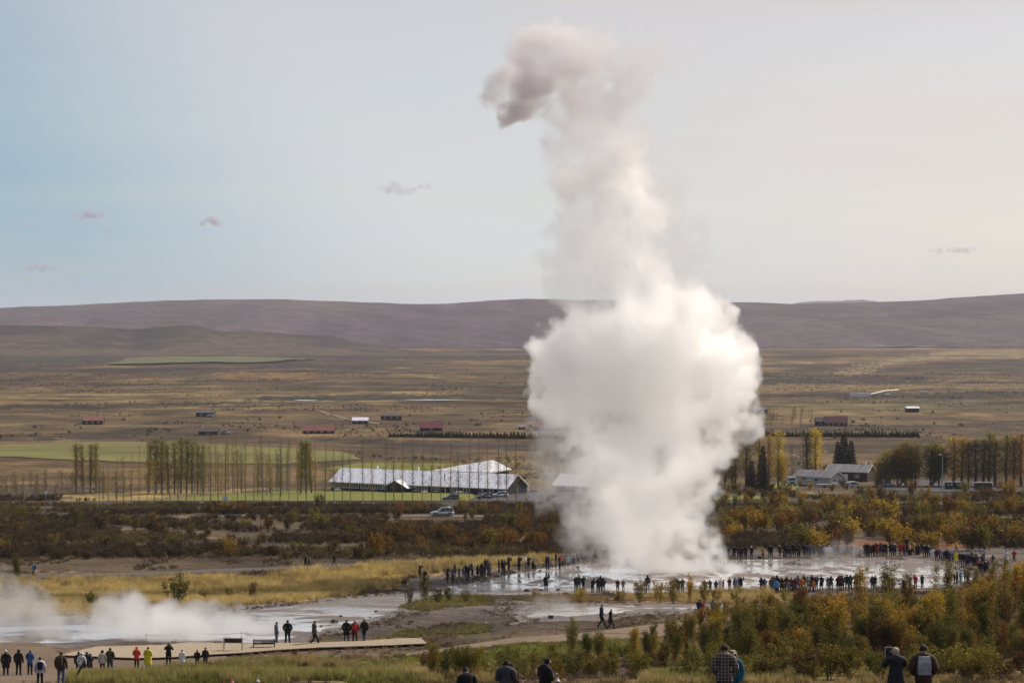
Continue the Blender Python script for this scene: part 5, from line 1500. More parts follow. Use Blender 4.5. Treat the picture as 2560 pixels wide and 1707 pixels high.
# trees round the farm
for px, ty, by, c, w, lab, kd, nat in [
    (1866, 1038, 1218, 'olive', 44, 'tallest sparse poplar touching the right side of the steam', K_POP, 14), (1838, 1046, 1214, 'golden', 36, 'golden topped poplar half inside the steam', K_POP, 14), (1812, 1110, 1214, 'brown', 26, 'brown leafless tree in the steam edge by the notice board', K_POP, 14), (1832, 1130, 1216, 'dark green', 26, 'dark tree left of the two spruces', K_POP, 14),
    (1900, 1080, 1200, 'golden', 26, 'golden poplar behind the taller spruce', K_POP, 14), (1922, 1086, 1200, 'golden', 24, 'second golden poplar behind the spruces', K_POP, 14), (1946, 1078, 1208, 'yellow', 36, 'bright yellow poplar right of the spruces', K_POP, 14), (1955, 1140, 1206, 'yellow', 34, 'broad yellow tree low against the white truck', K_BIRCH, 4),
    (1980, 1100, 1180, 'olive', 18, 'thin bare tree behind the farm shed', K_SAP, 6),
    (2018, 1082, 1152, 'dark green', 34, 'dark green half of the poplar pair behind the farm shed', K_POP, 14), (2040, 1072, 1152, 'yellow', 40, 'yellow topped poplar behind the farm shed', K_POP, 14),
    (2210, 1120, 1214, 'olive', 60, 'leftmost broad tree of the grove right of the barn', K_BROAD, 10), (2245, 1110, 1214, 'dark green', 74, 'big dark broad tree in the grove right of the barn', K_BROAD, 10), (2285, 1106, 1214, 'olive', 74, 'olive broad tree in the middle of the grove', K_BROAD, 10), (2325, 1106, 1214, 'dark green', 70, 'dark broad tree behind the second lamp post', K_BROAD, 10), (2268, 1116, 1212, 'amber', 60, 'amber broad tree inside the grove', K_BROAD, 10), (2350, 1108, 1212, 'olive', 56, 'olive tree at the right end of the grove', K_BROAD, 10), (2190, 1148, 1196, 'olive', 36, 'ragged tree at the barn corner', K_BROAD, 10),
    (2384, 1094, 1206, 'golden', 36, 'golden orange tree right of the second lamp post', K_POP, 14), (2404, 1092, 1206, 'golden', 36, 'second golden orange tree above the dark containers', K_POP, 14), (2438, 1100, 1208, 'dark green', 36, 'dark pointed tree above the slatted shelter', K_POP, 14), (2458, 1098, 1208, 'olive', 34, 'olive tree behind the slatted shelter', K_POP, 14), (2488, 1096, 1208, 'olive', 40, 'broad olive tree right of the slatted shelter', K_POP, 14), (2472, 1080, 1206, 'olive', 30, 'taller sparse tree behind the slatted shelter', K_POP, 14),
    (2516, 1084, 1208, 'olive', 30, 'tall thin olive tree left of the orange pair', K_POP, 14), (2534, 1094, 1208, 'amber', 34, 'orange tree of the pair at the right edge', K_POP, 14), (2553, 1082, 1208, 'amber', 36, 'tallest orange tree at the right edge', K_POP, 14), (2420, 1104, 1206, 'brown', 26, 'brown thin tree between golden and dark trees', K_POP, 14)]:
    plant_px(kd, px, by, ty, c, lab, 'trees round the farm', w * (1.55 if px > 2180 else 1.15), nat, depth=670 if px < 1960 else 735 if px < 2060 else 690)
for px, ty, by, w, lab in [(1907, 1110, 1216, 48, 'taller spruce with tiered boughs beside the yellow poplar'), (1878, 1148, 1216, 44, 'shorter dark spruce left of the tiered one'), (2110, 1082, 1152, 58, 'dark conifer behind the barn roof'), (2094, 1100, 1152, 40, 'left shoulder of dark conifers behind the barn'), (2128, 1098, 1152, 42, 'right shoulder of dark conifers behind the barn')]:
    plant_px(K_SPRUCE, px, by, ty, 'dark green', lab, None, w, 9.0, depth=655 if px < 1960 else 760)
for o in list(col.objects):
    if o.name.startswith('crown') and o.parent and o.parent.name.startswith('spruce'): o.color = (0.024, 0.034, 0.022, 1)

# hedges of young spruce out on the moor
for x0, x1, yb0, yb1, n, where in [(975, 1440, 1092, 1098, 54, 'left of the steam'), (1886, 2300, 1091, 1093, 48, 'right of the steam')]:
    for i in range(n):
        px = x0 + (x1 - x0) * (i + 0.3 * rp.random()) / n
        p = G(px, yb0 + (yb1 - yb0) * i / n)
        e = K_SPRUCE.place(p, 0.78 * rp.uniform(0.85, 1.15), 0.31 * rp.uniform(0.8, 1.25) * (0.7 if i < 8 and x0 < 1000 else 1), (0.034, 0.046, 0.024), f"young dark spruce in the long hedge {where}", 'tree', 'young spruces in the hedges on the moor', 'young_spruce')
# scattered small trees among the cabins
rm_ = random.Random(17)
for k in range(96):
    px, py = [(rm_.uniform(0, 640), rm_.uniform(1046, 1100)), (rm_.uniform(640, 1330), rm_.uniform(1036, 1078)), (rm_.uniform(1880, 2560), rm_.uniform(1020, 1080)), (rm_.uniform(1915, 2030), rm_.uniform(1040, 1075))][k % 4]
    if any(a - 8 < px < b + 8 and c < py < d for a, b, c, d in [(757, 835, 1060, 1090), (881, 919, 1042, 1064), (952, 1004, 1034, 1056), (1050, 1105, 1052, 1084), (205, 256, 1032, 1066), (490, 535, 1026, 1046), (496, 544, 1066, 1092), (1848, 1919, 1016, 1038), (2040, 2118, 1038, 1070), (2267, 2298, 1014, 1034)]): continue
    p = G(px, py)
    c = rm_.choice(['olive', 'dark green', 'brown', 'brown'])
    if k % 4 == 3: K_SAP.place(p, 1.6, rm_.uniform(0.8, 1.4), tone('olive', rm_), 'slim young tree in the clump left of the maroon cabin', 'tree', 'young trees on the moor', 'moor_tree')
    else:
        h = rm_.uniform(0.8, 1.9) / 2.4
        p.z -= 0.25
        K_SCRUB.place(p, h * rm_.uniform(1.0, 1.7), h, tone(c, rm_), f"small {c} bush on the moor {['among the left cabins', 'around the silver roofed cabin', 'among the right cabins'][k % 4]}", 'shrub', 'small bushes on the moor', 'moor_shrub')

# ------------------------------------------------------------------ grass and low heather (nobody could count it)
def grass_src(name, n, h, w, r, bend=0.35, leafy=False):
    V, F, Tn = [], [], []
    for k in range(n):
        a, rr = r.random() * 6.28, w * math.sqrt(r.random())
        b = np.array([math.cos(a) * rr, math.sin(a) * rr, -0.03]); d = r.random() * 6.28
        hh = h * (0.55 + 0.6 * r.random()); lean = np.array([math.cos(d), math.sin(d), 0]) * hh * bend * r.random()
        s = np.array([-math.sin(d + 1), math.cos(d + 1), 0]) * (0.012 if not leafy else 0.03)
        i = len(V)
        V += [b - s, b + s, b + lean * 0.4 + np.array([0, 0, hh * 0.6]) + s * 0.8, b + lean * 0.4 + np.array([0, 0, hh * 0.6]) - s * 0.8, b + lean + np.array([0, 0, hh])]
        F += [(i, i + 1, i + 2, i + 3), (i + 3, i + 2, i + 4)]
    me = mesh_from(name, V, F)
    return me

def cover_material(name, trans=0.3, var=0.35):
    m = bpy.data.materials.new(name); m.use_nodes = True
    nt = m.node_tree; nt.nodes.clear(); L = nt.links.new
    out = nt.nodes.new('ShaderNodeOutputMaterial')
    at = nt.nodes.new('ShaderNodeAttribute'); at.attribute_type = 'INSTANCER'; at.attribute_name = 'tint'
    oi = nt.nodes.new('ShaderNodeObjectInfo')
    mr = nt.nodes.new('ShaderNodeMapRange'); mr.inputs['To Min'].default_value = 1 - var; mr.inputs['To Max'].default_value = 1 + var
    L(oi.outputs['Random'], mr.inputs['Value'])
    sc = nt.nodes.new('ShaderNodeVectorMath'); sc.operation = 'SCALE'
    L(at.outputs['Color'], sc.inputs[0]); L(mr.outputs[0], sc.inputs['Scale'])
    d = nt.nodes.new('ShaderNodeBsdfDiffuse'); tr = nt.nodes.new('ShaderNodeBsdfTranslucent')
    L(sc.outputs[0], d.inputs['Color']); L(sc.outputs[0], tr.inputs['Color'])
    ms = nt.nodes.new('ShaderNodeMixShader'); ms.inputs['Fac'].default_value = trans
    L(d.outputs[0], ms.inputs[1]); L(tr.outputs[0], ms.inputs[2]); L(ms.outputs[0], out.inputs['Surface'])
    return m
M_GRASS = cover_material('grass_blades', 0.4)
M_HEATHER = cover_material('heather', 0.25, 0.45)

def scatter(name, P, tint, scale, meshes, material, label, cat):
    """one object of ground cover: points that each carry a clump"""
    n = len(P)
    me = bpy.data.meshes.new(name)
    me.vertices.add(n); me.vertices.foreach_set('co', np.asarray(P, np.float32).ravel())
    a = me.attributes.new('tint', 'FLOAT_COLOR', 'POINT'); a.data.foreach_set('color', np.column_stack([tint, np.ones(n)]).astype(np.float32).ravel())
    a = me.attributes.new('size', 'FLOAT', 'POINT'); a.data.foreach_set('value', np.asarray(scale, np.float32))
    a = me.attributes.new('turn', 'FLOAT', 'POINT'); a.data.foreach_set('value', rng.random(n).astype(np.float32) * 6.28)
    o = link(name, me)
    ng = bpy.data.node_groups.new(name, 'GeometryNodeTree')
    ng.interface.new_socket('Geometry', in_out='INPUT', socket_type='NodeSocketGeometry')
    ng.interface.new_socket('Geometry', in_out='OUTPUT', socket_type='NodeSocketGeometry')
    nn, L = ng.nodes, ng.links.new
    gi, go = nn.new('NodeGroupInput'), nn.new('NodeGroupOutput')
    g2i = nn.new('GeometryNodeGeometryToInstance')
    for m_ in meshes:
        m_.materials.clear(); m_.materials.append(material)
        so = bpy.data.objects.new(name + '_clump', m_)
        oi = nn.new('GeometryNodeObjectInfo'); oi.inputs['Object'].default_value = so; oi.inputs['As Instance'].default_value = True
        L(oi.outputs['Geometry'], g2i.inputs[0])
    iop = nn.new('GeometryNodeInstanceOnPoints')
    L(gi.outputs[0], iop.inputs['Points'])
    # each clump mesh as one pickable instance
    jg = nn.new('GeometryNodeJoinGeometry')
    for l_ in list(g2i.inputs[0].links): L(l_.from_socket, jg.inputs[0])
    nn.remove(g2i)
    L(jg.outputs[0], iop.inputs['Instance'])
    iop.inputs['Pick Instance'].default_value = True
    ri = nn.new('FunctionNodeRandomValue'); ri.data_type = 'INT'; ri.inputs[5].default_value = len(meshes) - 1
    L(ri.outputs[2], iop.inputs['Instance Index'])
    na = nn.new('GeometryNodeInputNamedAttribute'); na.data_type = 'FLOAT'; na.inputs['Name'].default_value = 'size'
    nb = nn.new('GeometryNodeInputNamedAttribute'); nb.data_type = 'FLOAT'; nb.inputs['Name'].default_value = 'turn'
    L(na.outputs[0], iop.inputs['Scale'])
    cx = nn.new('ShaderNodeCombineXYZ'); L(nb.outputs[0], cx.inputs['Z']); L(cx.outputs[0], iop.inputs['Rotation'])
    L(iop.outputs[0], go.inputs[0])
    md = o.modifiers.new('cover', 'NODES'); md.node_group = ng
    return tag(o, label, cat, None, 'stuff')

BARE_PX = [
    [(1075, 1484), (1180, 1456), (1300, 1432), (1400, 1414), (1550, 1402), (2050, 1397), (2330, 1399), (2425, 1440), (2400, 1470), (2050, 1472), (1700, 1480), (1200, 1488)],
    [(1090, 1477), (930, 1492), (700, 1518), (400, 1545), (-200, 1570), (-200, 1622), (0, 1618), (350, 1598), (640, 1611), (740, 1600), (880, 1568), (960, 1545), (1010, 1512), (1090, 1487)],
    [(1280, 1540), (1430, 1512), (1700, 1516), (1960, 1507), (1960, 1514), (1600, 1532), (1400, 1549)],
    [(1000, 1640), (1060, 1627), (1300, 1592), (1450, 1582), (1650, 1561), (2000, 1536), (2000, 1552), (1700, 1588), (1480, 1602), (1300, 1607), (1060, 1637)],
    [(-80, 1612), (100, 1606), (560, 1608), (760, 1603), (1053, 1592), (1068, 1610), (800, 1618), (560, 1642), (580, 1652), (480, 1664), (300, 1678), (190, 1690), (150, 1711), (-80, 1711)],
    [(-80, 1436), (90, 1434), (640, 1417), (1000, 1400), (1400, 1385), (1400, 1391), (1000, 1411), (640, 1429), (90, 1449), (-80, 1451)],
]
BARE_W = [world_poly(p) for p in BARE_PX]
def free(X, Y):
    m = np.ones(len(X), bool)
    for p in BARE_W: m &= ~inside(p, X, Y)
    return m
def which_patch(X, Y):
    k = np.full(len(X), -1)
    for i, (_, _, poly) in enumerate(PATCHES_W):
        k[inside(poly, X, Y)] = i
    return k
def grow(n, y0, y1, pw=1.0):
    u = rng.random(n)
    Y = (y0 ** pw + (y1 ** pw - y0 ** pw) * u) ** (1 / pw)
    X = (rng.random(n) * 2 - 1) * 0.245 * Y
    return X, Y

rg = np.random.default_rng(5)
tufts = [grass_src('tuft', 22, 0.38, 0.20, rg) for _ in range(4)]
seeds = [grass_src('tall_tuft', 26, 0.62, 0.24, rg, 0.5) for _ in range(4)]
herb = [grass_src('herb', 26, 0.26, 0.30, rg, 1.0, True) for _ in range(4)]
X, Y = grow(125000, 99, 325, 0.6)
k = which_patch(X, Y); keep = free(X, Y)
Cc = cover(X[:, None], Y[:, None])[:, 0, :]
gold = np.isin(k, [0]); fg = np.isin(k, [5, 6, 7, 8, 9, 10, 11])
soilm = np.isin(k, [12, 13])
u = rng.random(len(X))
clumpy = fbm(X / 5, Y / 8, 61, 3)
sel = keep & ((gold & (u < 0.9)) | (fg & (u < 0.95)) | (soilm & (u < 0.07)) | (~gold & ~fg & ~soilm & (u < 0.22) & (clumpy > 0.52)))
def pts(sel): return np.column_stack([X[sel], Y[sel], T(X[sel], Y[sel])])
tall = sel & ((gold & (clumpy > 0.40)) | (np.isin(k, [11, 8, 9]) & (clumpy > 0.42)))
low = sel & ~tall
gk = fbm(X / 9, Y / 14, 63, 3)[:, None]
tint = Cc * 1.5
tint = tint + (np.array((0.52, 0.40, 0.170)) - tint) * (tall[:, None] * 0.62) * (0.5 + gk)
ol = sstep(0.48, 0.62, fbm(X / 14, Y / 24, 64, 4))[:, None] * 0.34
tint = tint + (np.array((0.135, 0.108, 0.045)) - tint) * ol
grn = (fg & (gk[:, 0] > 0.60))[:, None]
tint = np.where(grn, tint * 0.4 + np.array((0.125, 0.132, 0.032)) * 0.8, tint)
scatter('tall_grass', pts(tall), tint[tall], (0.8 + 0.7 * rng.random(tall.sum())) * np.where(Y[tall] > 240, 1.15, 0.70), seeds, M_GRASS, 'pale yellow seeding grass in tufts', 'grass')
scatter('grass', pts(low), tint[low], (0.6 + 0.7 * rng.random(low.sum())) * np.where(Y[low] > 240, 1.3, 0.75), tufts + herb, M_GRASS, 'short olive grass and herbs', 'grass')

twigs = []
for _ in range(5):
    m_, segs = branchy(0.75, 0.55, 6, rg, 0.012, 0.6, 3, 0.3)
    V, F = quads(cloud_pts(segs, 110, 0.10, rg, 0.0), 0.085, rg)
    b = len(m_.v)
    me = mesh_from('heather_clump', m_.v + [tuple(v) for v in V], m_.f + [tuple(int(i) + b for i in f) for f in F])
    twigs.append(me)
X, Y = grow(26000, 295, 640, 0.5)
keep = free(X, Y) & ~((Y > 553) & (Y < 568)) & ~((Y > 446) & (Y < 456) & (np.abs(X) < 62)) & ~((X < -20) & (X > -96) & (Y > 568)) & (fbm(X / 14, Y / 22, 65, 3) > 0.445)
keep &= which_patch(X, Y) < 0
keep &= ~((Y > 405) & (Y < 456) & (X > -24) & (X < -5))
keep &= ~((Y > 566) & (X > -105) & (X < 70))
Cc = cover(X[:, None], Y[:, None])[:, 0, :]
mixc = fbm(X / 20, Y / 30, 67, 3)[:, None]
tint = np.array((0.074, 0.053, 0.032)) + (np.array((0.130, 0.096, 0.042)) - np.array((0.074, 0.053, 0.032))) * sstep(0.45, 0.7, mixc)
scatter('heather', np.column_stack([X, Y, T(X, Y)])[keep], tint[keep], 0.7 + 1.0 * rng.random(keep.sum()), twigs, M_HEATHER, 'dark brown heather and dwarf willow', 'heather')
# scrub on the far moor
X, Y = grow(26000, 660, 2600, 0.6)
keep = (fbm(X / 60, Y / 90, 69, 4) > 0.57) & ~((Y < 720) & (X > -110) & (X < 130)) & ~inside(world_poly([(-60, 1116), (250, 1103), (640, 1115), (905, 1150), (420, 1162), (-60, 1142)]), X, Y)
tint = cover(X[:, None], Y[:, None])[:, 0, :] * 0.8
scatter('moor_scrub', np.column_stack([X, Y, T(X, Y)])[keep], tint[keep], (0.5 + 1.2 * rng.random(keep.sum()) ** 2.5), twigs, M_HEATHER, 'low brown scrub on the far moor', 'scrub')
# ------------------------------------------------------------------ vehicles
def car_paint(c, rough=0.25):
    m, nt, b = mat('car_paint')
    b.inputs['Base Color'].default_value = (*c, 1); b.inputs['Roughness'].default_value = rough
    b.inputs['Coat Weight'].default_value = 0.6; b.inputs['Coat Roughness'].default_value = 0.08
    n = nt.nodes.new('ShaderNodeTexNoise'); n.inputs['Scale'].default_value = 3
    mr = nt.nodes.new('ShaderNodeMapRange'); mr.inputs['To Min'].default_value = rough * 0.8; mr.inputs['To Max'].default_value = rough * 1.6
    nt.links.new(n.outputs['Fac'], mr.inputs['Value']); nt.links.new(mr.outputs[0], b.inputs['Roughness'])
    return m
M_TYRE = paint((0.022, 0.022, 0.023), 0.85, 0.2, 8); M_RIM = paint((0.42, 0.42, 0.43), 0.35, 0.1, 8, metal=0.6); M_BLACK = paint((0.018, 0.018, 0.019), 0.6, 0.2, 8)
M_LAMP = paint((0.75, 0.76, 0.78), 0.15, 0.05, 8, spec=0.8); M_TAIL = paint((0.35, 0.02, 0.015), 0.25, 0.1, 8)

def car(name, loc, rz, c, label, L_=4.6, H_=1.68, W_=1.84, wagon=True, cat='car', group=None):
    """local x forward, wheels on z = 0"""
    t = empty(name, loc, rz, label=label, cat=cat, group=group)
    pm = car_paint(c)
    l = L_ / 2; g = 0.24; belt = H_ * 0.57; hood = H_ * 0.56
    bm = bmesh.new()
    prof = [(-l, g + 0.10, 0.90), (-l + 0.02, belt * 0.72, 0.94), (-l + 0.10, belt, 0.93), (l * 0.38, belt, 0.95), (l * 0.52, hood, 0.93), (l * 0.90, hood * 0.84, 0.86), (l * 0.99, hood * 0.62, 0.80), (l, g + 0.12, 0.80), (l * 0.93, g, 0.84), (-l * 0.95, g, 0.88)]
    rows = []
    for sgn, k in ((-1, 1.0), (-1, 1.0), (1, 1.0), (1, 1.0)): pass
    left = [bm.verts.new((x, -W_ / 2 * w, z)) for x, z, w in prof]
    right = [bm.verts.new((x, W_ / 2 * w, z)) for x, z, w in prof]
    n = len(prof)
    bm.faces.new(left[::-1]); bm.faces.new(right)
    for i in range(n):
        bm.faces.new((left[i], left[(i + 1) % n], right[(i + 1) % n], right[i]))
    bmesh.ops.recalc_face_normals(bm, faces=bm.faces)
    bmesh.ops.bevel(bm, geom=list(bm.edges), offset=0.05, segments=2, affect='EDGES')
    me = bpy.data.meshes.new('body'); bm.to_mesh(me); bm.free(); me.shade_smooth()
    body = link('body', me, t, pm)
    # cabin: roof and pillars over dark glass
    rb = -l * (0.80 if wagon else 0.60); rf = l * 0.05
    base = [(-l * 0.95 if wagon else -l * 0.80), l * 0.44]
    def ring(x0, x1, w, z): return [(x0, -w, z), (x1, -w, z), (x1, w, z), (x0, w, z)]
    wb, wt = W_ * 0.455, W_ * 0.375
    MB().add(ring(base[0] + 0.04, base[1] - 0.03, wb, belt - 0.02) + ring(rb + 0.03, rf - 0.02, wt, H_ - 0.07), [(0, 1, 5, 4), (1, 2, 6, 5), (2, 3, 7, 6), (3, 0, 4, 7), (4, 5, 6, 7)]).build('windows', M_PANE, t)
    m = MB()
    m.add(ring(rb, rf, wt, H_ - 0.075) + ring(rb + 0.06, rf - 0.1, wt * 0.93, H_), [(3, 2, 1, 0), (0, 1, 5, 4), (1, 2, 6, 5), (2, 3, 7, 6), (3, 0, 4, 7), (4, 5, 6, 7)])
    for s in (-1, 1):
        for (xb, xt, r_) in ((base[1] - 0.02, rf - 0.01, 0.03), (base[0] + 0.03, rb + 0.03, 0.05), ((base[0] + base[1]) / 2 + 0.15, (rb + rf) / 2 + 0.2, 0.025), ((base[0] * 0.72 + base[1] * 0.28), rb * 0.78 + rf * 0.22, 0.03)):
            m.tube([(xb, s * (wb + 0.005), belt - 0.03), (xt, s * (wt + 0.008), H_ - 0.06)], r_, 4)
    m.build('roof', pm, t)
    for s in (-1, 1):
        m = MB(); m.tube([(-l * 0.5, s * wt * 0.9, H_ + 0.03), (l * 0.0, s * wt * 0.9, H_ + 0.03)], 0.025, 4); m.build('roof_rail', M_BLACK, t)
    R_ = H_ * 0.21
    for x in (-l * 0.60, l * 0.62):
        for s in (-1, 1):
            MB().tube([(x, s * W_ * 0.40, R_), (x, s * W_ * 0.468, R_)], R_ * 1.17, 16).build('wheel_arch', M_BLACK, t)
            w = MB().tube([(x, s * W_ * 0.38, R_), (x, s * W_ * 0.485, R_)], R_, 16).build('wheel', M_TYRE, t)
            MB().tube([(x, s * W_ * 0.47, R_), (x, s * W_ * 0.49, R_)], R_ * 0.62, 10).build('rim', M_RIM, w)
    for s in (-1, 1):
        MB().box((l * 0.955, s * W_ * 0.30, hood * 0.70), (0.14, 0.34, 0.13)).build('headlight', M_LAMP, t)
        MB().box((-l * 0.985, s * W_ * 0.36, belt * 0.86), (0.10, 0.22, 0.20)).build('tail_light', M_TAIL, t)
        MB().box((l * 0.34, s * W_ * 0.53, belt + 0.06), (0.12, 0.18, 0.13)).build('wing_mirror', pm, t)
    MB().box((l * 0.985, 0, g + 0.22), (0.06, W_ * 0.62, 0.16)).build('grille', M_BLACK, t)
    MB().box((0, 0, g + 0.03), (L_ * 0.52, W_ * 0.915, 0.14)).build('sill', M_BLACK, t)
    return t

def stand(px, py, lift=0.0):
    p = G(px, py); p.z += lift; return p
car('parked_car', on_ground(G(1105, 1291).x, 450.2) + Vector((0, 0, 0.08)), R(180 + 14), (0.52, 0.53, 0.55), 'silver sport utility car on the gravel track below the guesthouse', 4.65, 1.72, 1.86)
car('parked_car', stand(1126, 1251, 0.08), R(180 + 10), (0.075, 0.066, 0.062), 'dark bronze car parked beside the lawn at the road', 4.4, 1.62, group='cars in the guesthouse car park')
car('parked_car', stand(1212, 1247, 0.1), R(180 + 24), (0.018, 0.019, 0.021), 'black car parked left of the white estate car', 4.5, 1.55, group='cars in the guesthouse car park')
car('parked_car', stand(1249, 1243, 0.1), R(180 + 16), (0.70, 0.71, 0.73), 'white estate car at the guesthouse car park corner', 4.6, 1.52, group='cars in the guesthouse car park')
p = on_ground(at_depth(2012, 1186, 692).x, 692)
car('parked_car', p, R(185), (0.45, 0.47, 0.50), 'silver blue car before the whitewashed farm shed', 4.6, 1.66, group='cars at the farm')
p = on_ground(at_depth(2223, 1199, 690).x, 690)
car('parked_car', p, R(-10), (0.60, 0.60, 0.60), 'small white car at the edge of the farm yard', 4.0, 1.45, wagon=False, group='cars at the farm')
p = on_ground(at_depth(2202, 1196, 694).x, 694)
car('parked_car', p, R(5), (0.45, 0.44, 0.43), 'pale car left of the small white one by the dark grove', 4.2, 1.5, group='cars at the farm')
car('parked_car', stand(564, 1084.5, 0.1), R(10), (0.42, 0.45, 0.50), 'silver car beside the brown cabin above the hayfield', 4.5, 1.6, group='cars at the cabins')
car('parked_car', stand(524, 1041.5, 0.1), R(170), (0.72, 0.73, 0.74), 'white car before the black cabin on the moor', 4.5, 1.6, group='cars at the cabins')

# white lorry by the yellow poplar
q = at_depth(1978, 1197, 688); p = on_ground(q.x, 688)
t = empty('lorry', p, R(12), label='white lorry cab half behind the yellow poplar at the farm', cat='lorry')
MB().add([(-1.15, -1.0, 0.75), (1.15, -1.0, 0.75), (1.15, 1.0, 0.75), (-1.15, 1.0, 0.75), (-1.15, -0.9, 2.95), (1.10, -0.9, 2.95), (1.10, 0.75, 2.95), (-1.15, 0.75, 2.95), (-1.15, -1.0, 1.7), (1.15, -1.0, 1.7), (1.15, 1.0, 1.7), (-1.15, 1.0, 1.7)],
         [(3, 2, 1, 0), (0, 1, 9, 8), (1, 2, 10, 9), (2, 3, 11, 10), (3, 0, 8, 11), (8, 9, 5, 4), (9, 10, 6, 5), (10, 11, 7, 6), (11, 8, 4, 7), (4, 5, 6, 7)]).build('cab', car_paint((0.62, 0.64, 0.67)), t, bevel=0.06)
MB().add([(-1.0, -1.012, 1.75), (1.0, -1.012, 1.75), (0.95, -0.925, 2.65), (-0.95, -0.925, 2.65)], [(0, 1, 2, 3)]).build('windscreen', M_PANE, t)
MB().box((-1.16, -0.1, 2.15), (0.04, 1.0, 0.7)).build('side_window', M_PANE, t)
MB().box((0, -1.03, 1.15), (1.5, 0.06, 0.5)).build('grille', M_BLACK, t)
MB().box((0, 3.0, 0.85), (0.9, 5.6, 0.3)).build('chassis', M_BLACK, t)
MB().box((0, 4.0, 1.4), (2.2, 3.6, 0.8)).build('load_bed', paint((0.10, 0.10, 0.11)), t)
for y in (-0.3, 3.4, 4.6):
    for s in (-1, 1):
        w = MB().tube([(s * 0.85, y, 0.5), (s * 1.15, y, 0.5)], 0.5, 14).build('wheel', M_TYRE, t)
        MB().tube([(s * 1.1, y, 0.5), (s * 1.17, y, 0.5)], 0.28, 10).build('rim', M_RIM, w)
# rounded white caravan and low trailer in front of the barn
q = at_depth(2132, 1191, 680); p = on_ground(q.x, 680)
t = empty('caravan', p, 0, label='pale rounded caravan behind the bushes before the barn', cat='caravan')
arc = [(-1.8, 0.5)] + [(-1.8 + 3.6 * k / 8, 0.5 + 1.4 * math.sin(math.pi * (0.22 + 0.56 * k / 8)) ** 0.7) for k in range(9)] + [(1.8, 0.5)]
MB().prism(arc, (1, 0, 0), (0, 0, 1), (0, 1, 0), -1.05, 1.05).build('body', car_paint((0.50, 0.50, 0.49), 0.4), t, bevel=0.06)
MB().box((0.3, -1.06, 1.35), (1.5, 0.05, 0.5)).build('window', M_PANE, t)
for s in (-1, 1): MB().tube([(-0.2, s * 0.8, 0.32), (-0.2, s * 1.02, 0.32)], 0.32, 12).build('wheel', M_TYRE, t)
q = at_depth(2068, 1184, 682); p = on_ground(q.x, 682)
t = empty('trailer', p, 0.05, label='long low pale trailer in front of the farm shed gable', cat='trailer')
MB().box((0, 0, 0.75), (6.5, 1.9, 0.5)).build('body', car_paint((0.50, 0.50, 0.49), 0.4), t, bevel=0.05)
MB().box((2.2, 0, 1.15), (1.6, 1.7, 0.5), taper=0.75).build('cover', car_paint((0.50, 0.50, 0.49), 0.4), t, bevel=0.05)
for s in (-1, 1): MB().tube([(-0.8, s * 0.8, 0.33), (-0.8, s * 1.0, 0.33)], 0.33, 12).build('wheel', M_TYRE, t)

# skip containers with white recycling emblem, and the slatted shelter
def skip(px0, px1, py, label):
    d = 668
    a, b_ = at_depth(px0, py, d), at_depth(px1, py, d)
    w = b_.x - a.x
    t = empty('container', on_ground((a.x + b_.x) / 2, d), 0.0, label=label, cat='container', group='dark recycling containers in the yard')
    MB().prism([(-w / 2 + 0.1, 0.05), (w / 2 - 0.1, 0.05), (w / 2, 2.1), (-w / 2, 2.1)], (1, 0, 0), (0, 0, 1), (0, 1, 0), -0.95, 0.95).build('body', paint((0.022, 0.026, 0.030), 0.6), t, bevel=0.03)
    MB().box((0, 0, 2.17), (w + 0.06, 2.0, 0.12)).build('lid', paint((0.20, 0.21, 0.22), 0.5), t)
    em = MB()
    for k in range(3):
        a0 = math.pi / 2 + k * 2 * math.pi / 3
        pts = [(0.34 * math.cos(a0 + 0.25 + j * 0.45) - w * 0.12, -0.97, 1.5 + 0.34 * math.sin(a0 + 0.25 + j * 0.45)) for j in range(4)]
        em.tube(pts, [0.06, 0.06, 0.06, 0.14], 4)
    em.box((w * 0.26, -0.97, 1.5), (0.45, 0.03, 0.5))
    em.build('emblem', W_TRIM, t)
    return t
skip(2363, 2382, 1206, 'left one of two dark recycling containers with a white emblem')
skip(2385, 2405, 1206, 'dark recycling container with white emblem right beside the other')
d = 664; a, b_ = at_depth(2437, 1209, d), at_depth(2480, 1209, d); w = b_.x - a.x
t = empty('shelter', on_ground((a.x + b_.x) / 2, d), 0, label='brown slatted shelter in the yard before the orange trees', cat='shelter')
MB().box((0, 1.0, 0.9), (w - 0.3, 1.8, 2.0)).build('wall', W_BROWN, t)
n = 9
for k in range(n):
    MB().box((-w / 2 + 0.25 + (w - 0.5) * k / (n - 1), 0.05, 1.15), (0.28, 0.06, 1.7)).build('slat', W_GREY, t)
MB().box((0, 0.9, 2.12), (w + 0.3, 2.4, 0.16)).build('roof', R_GREY, t)
for s in (-1, 1): MB().box((s * (w / 2 - 0.05), -0.02, 1.0), (0.14, 0.14, 2.1)).build('post', W_GREY, t)

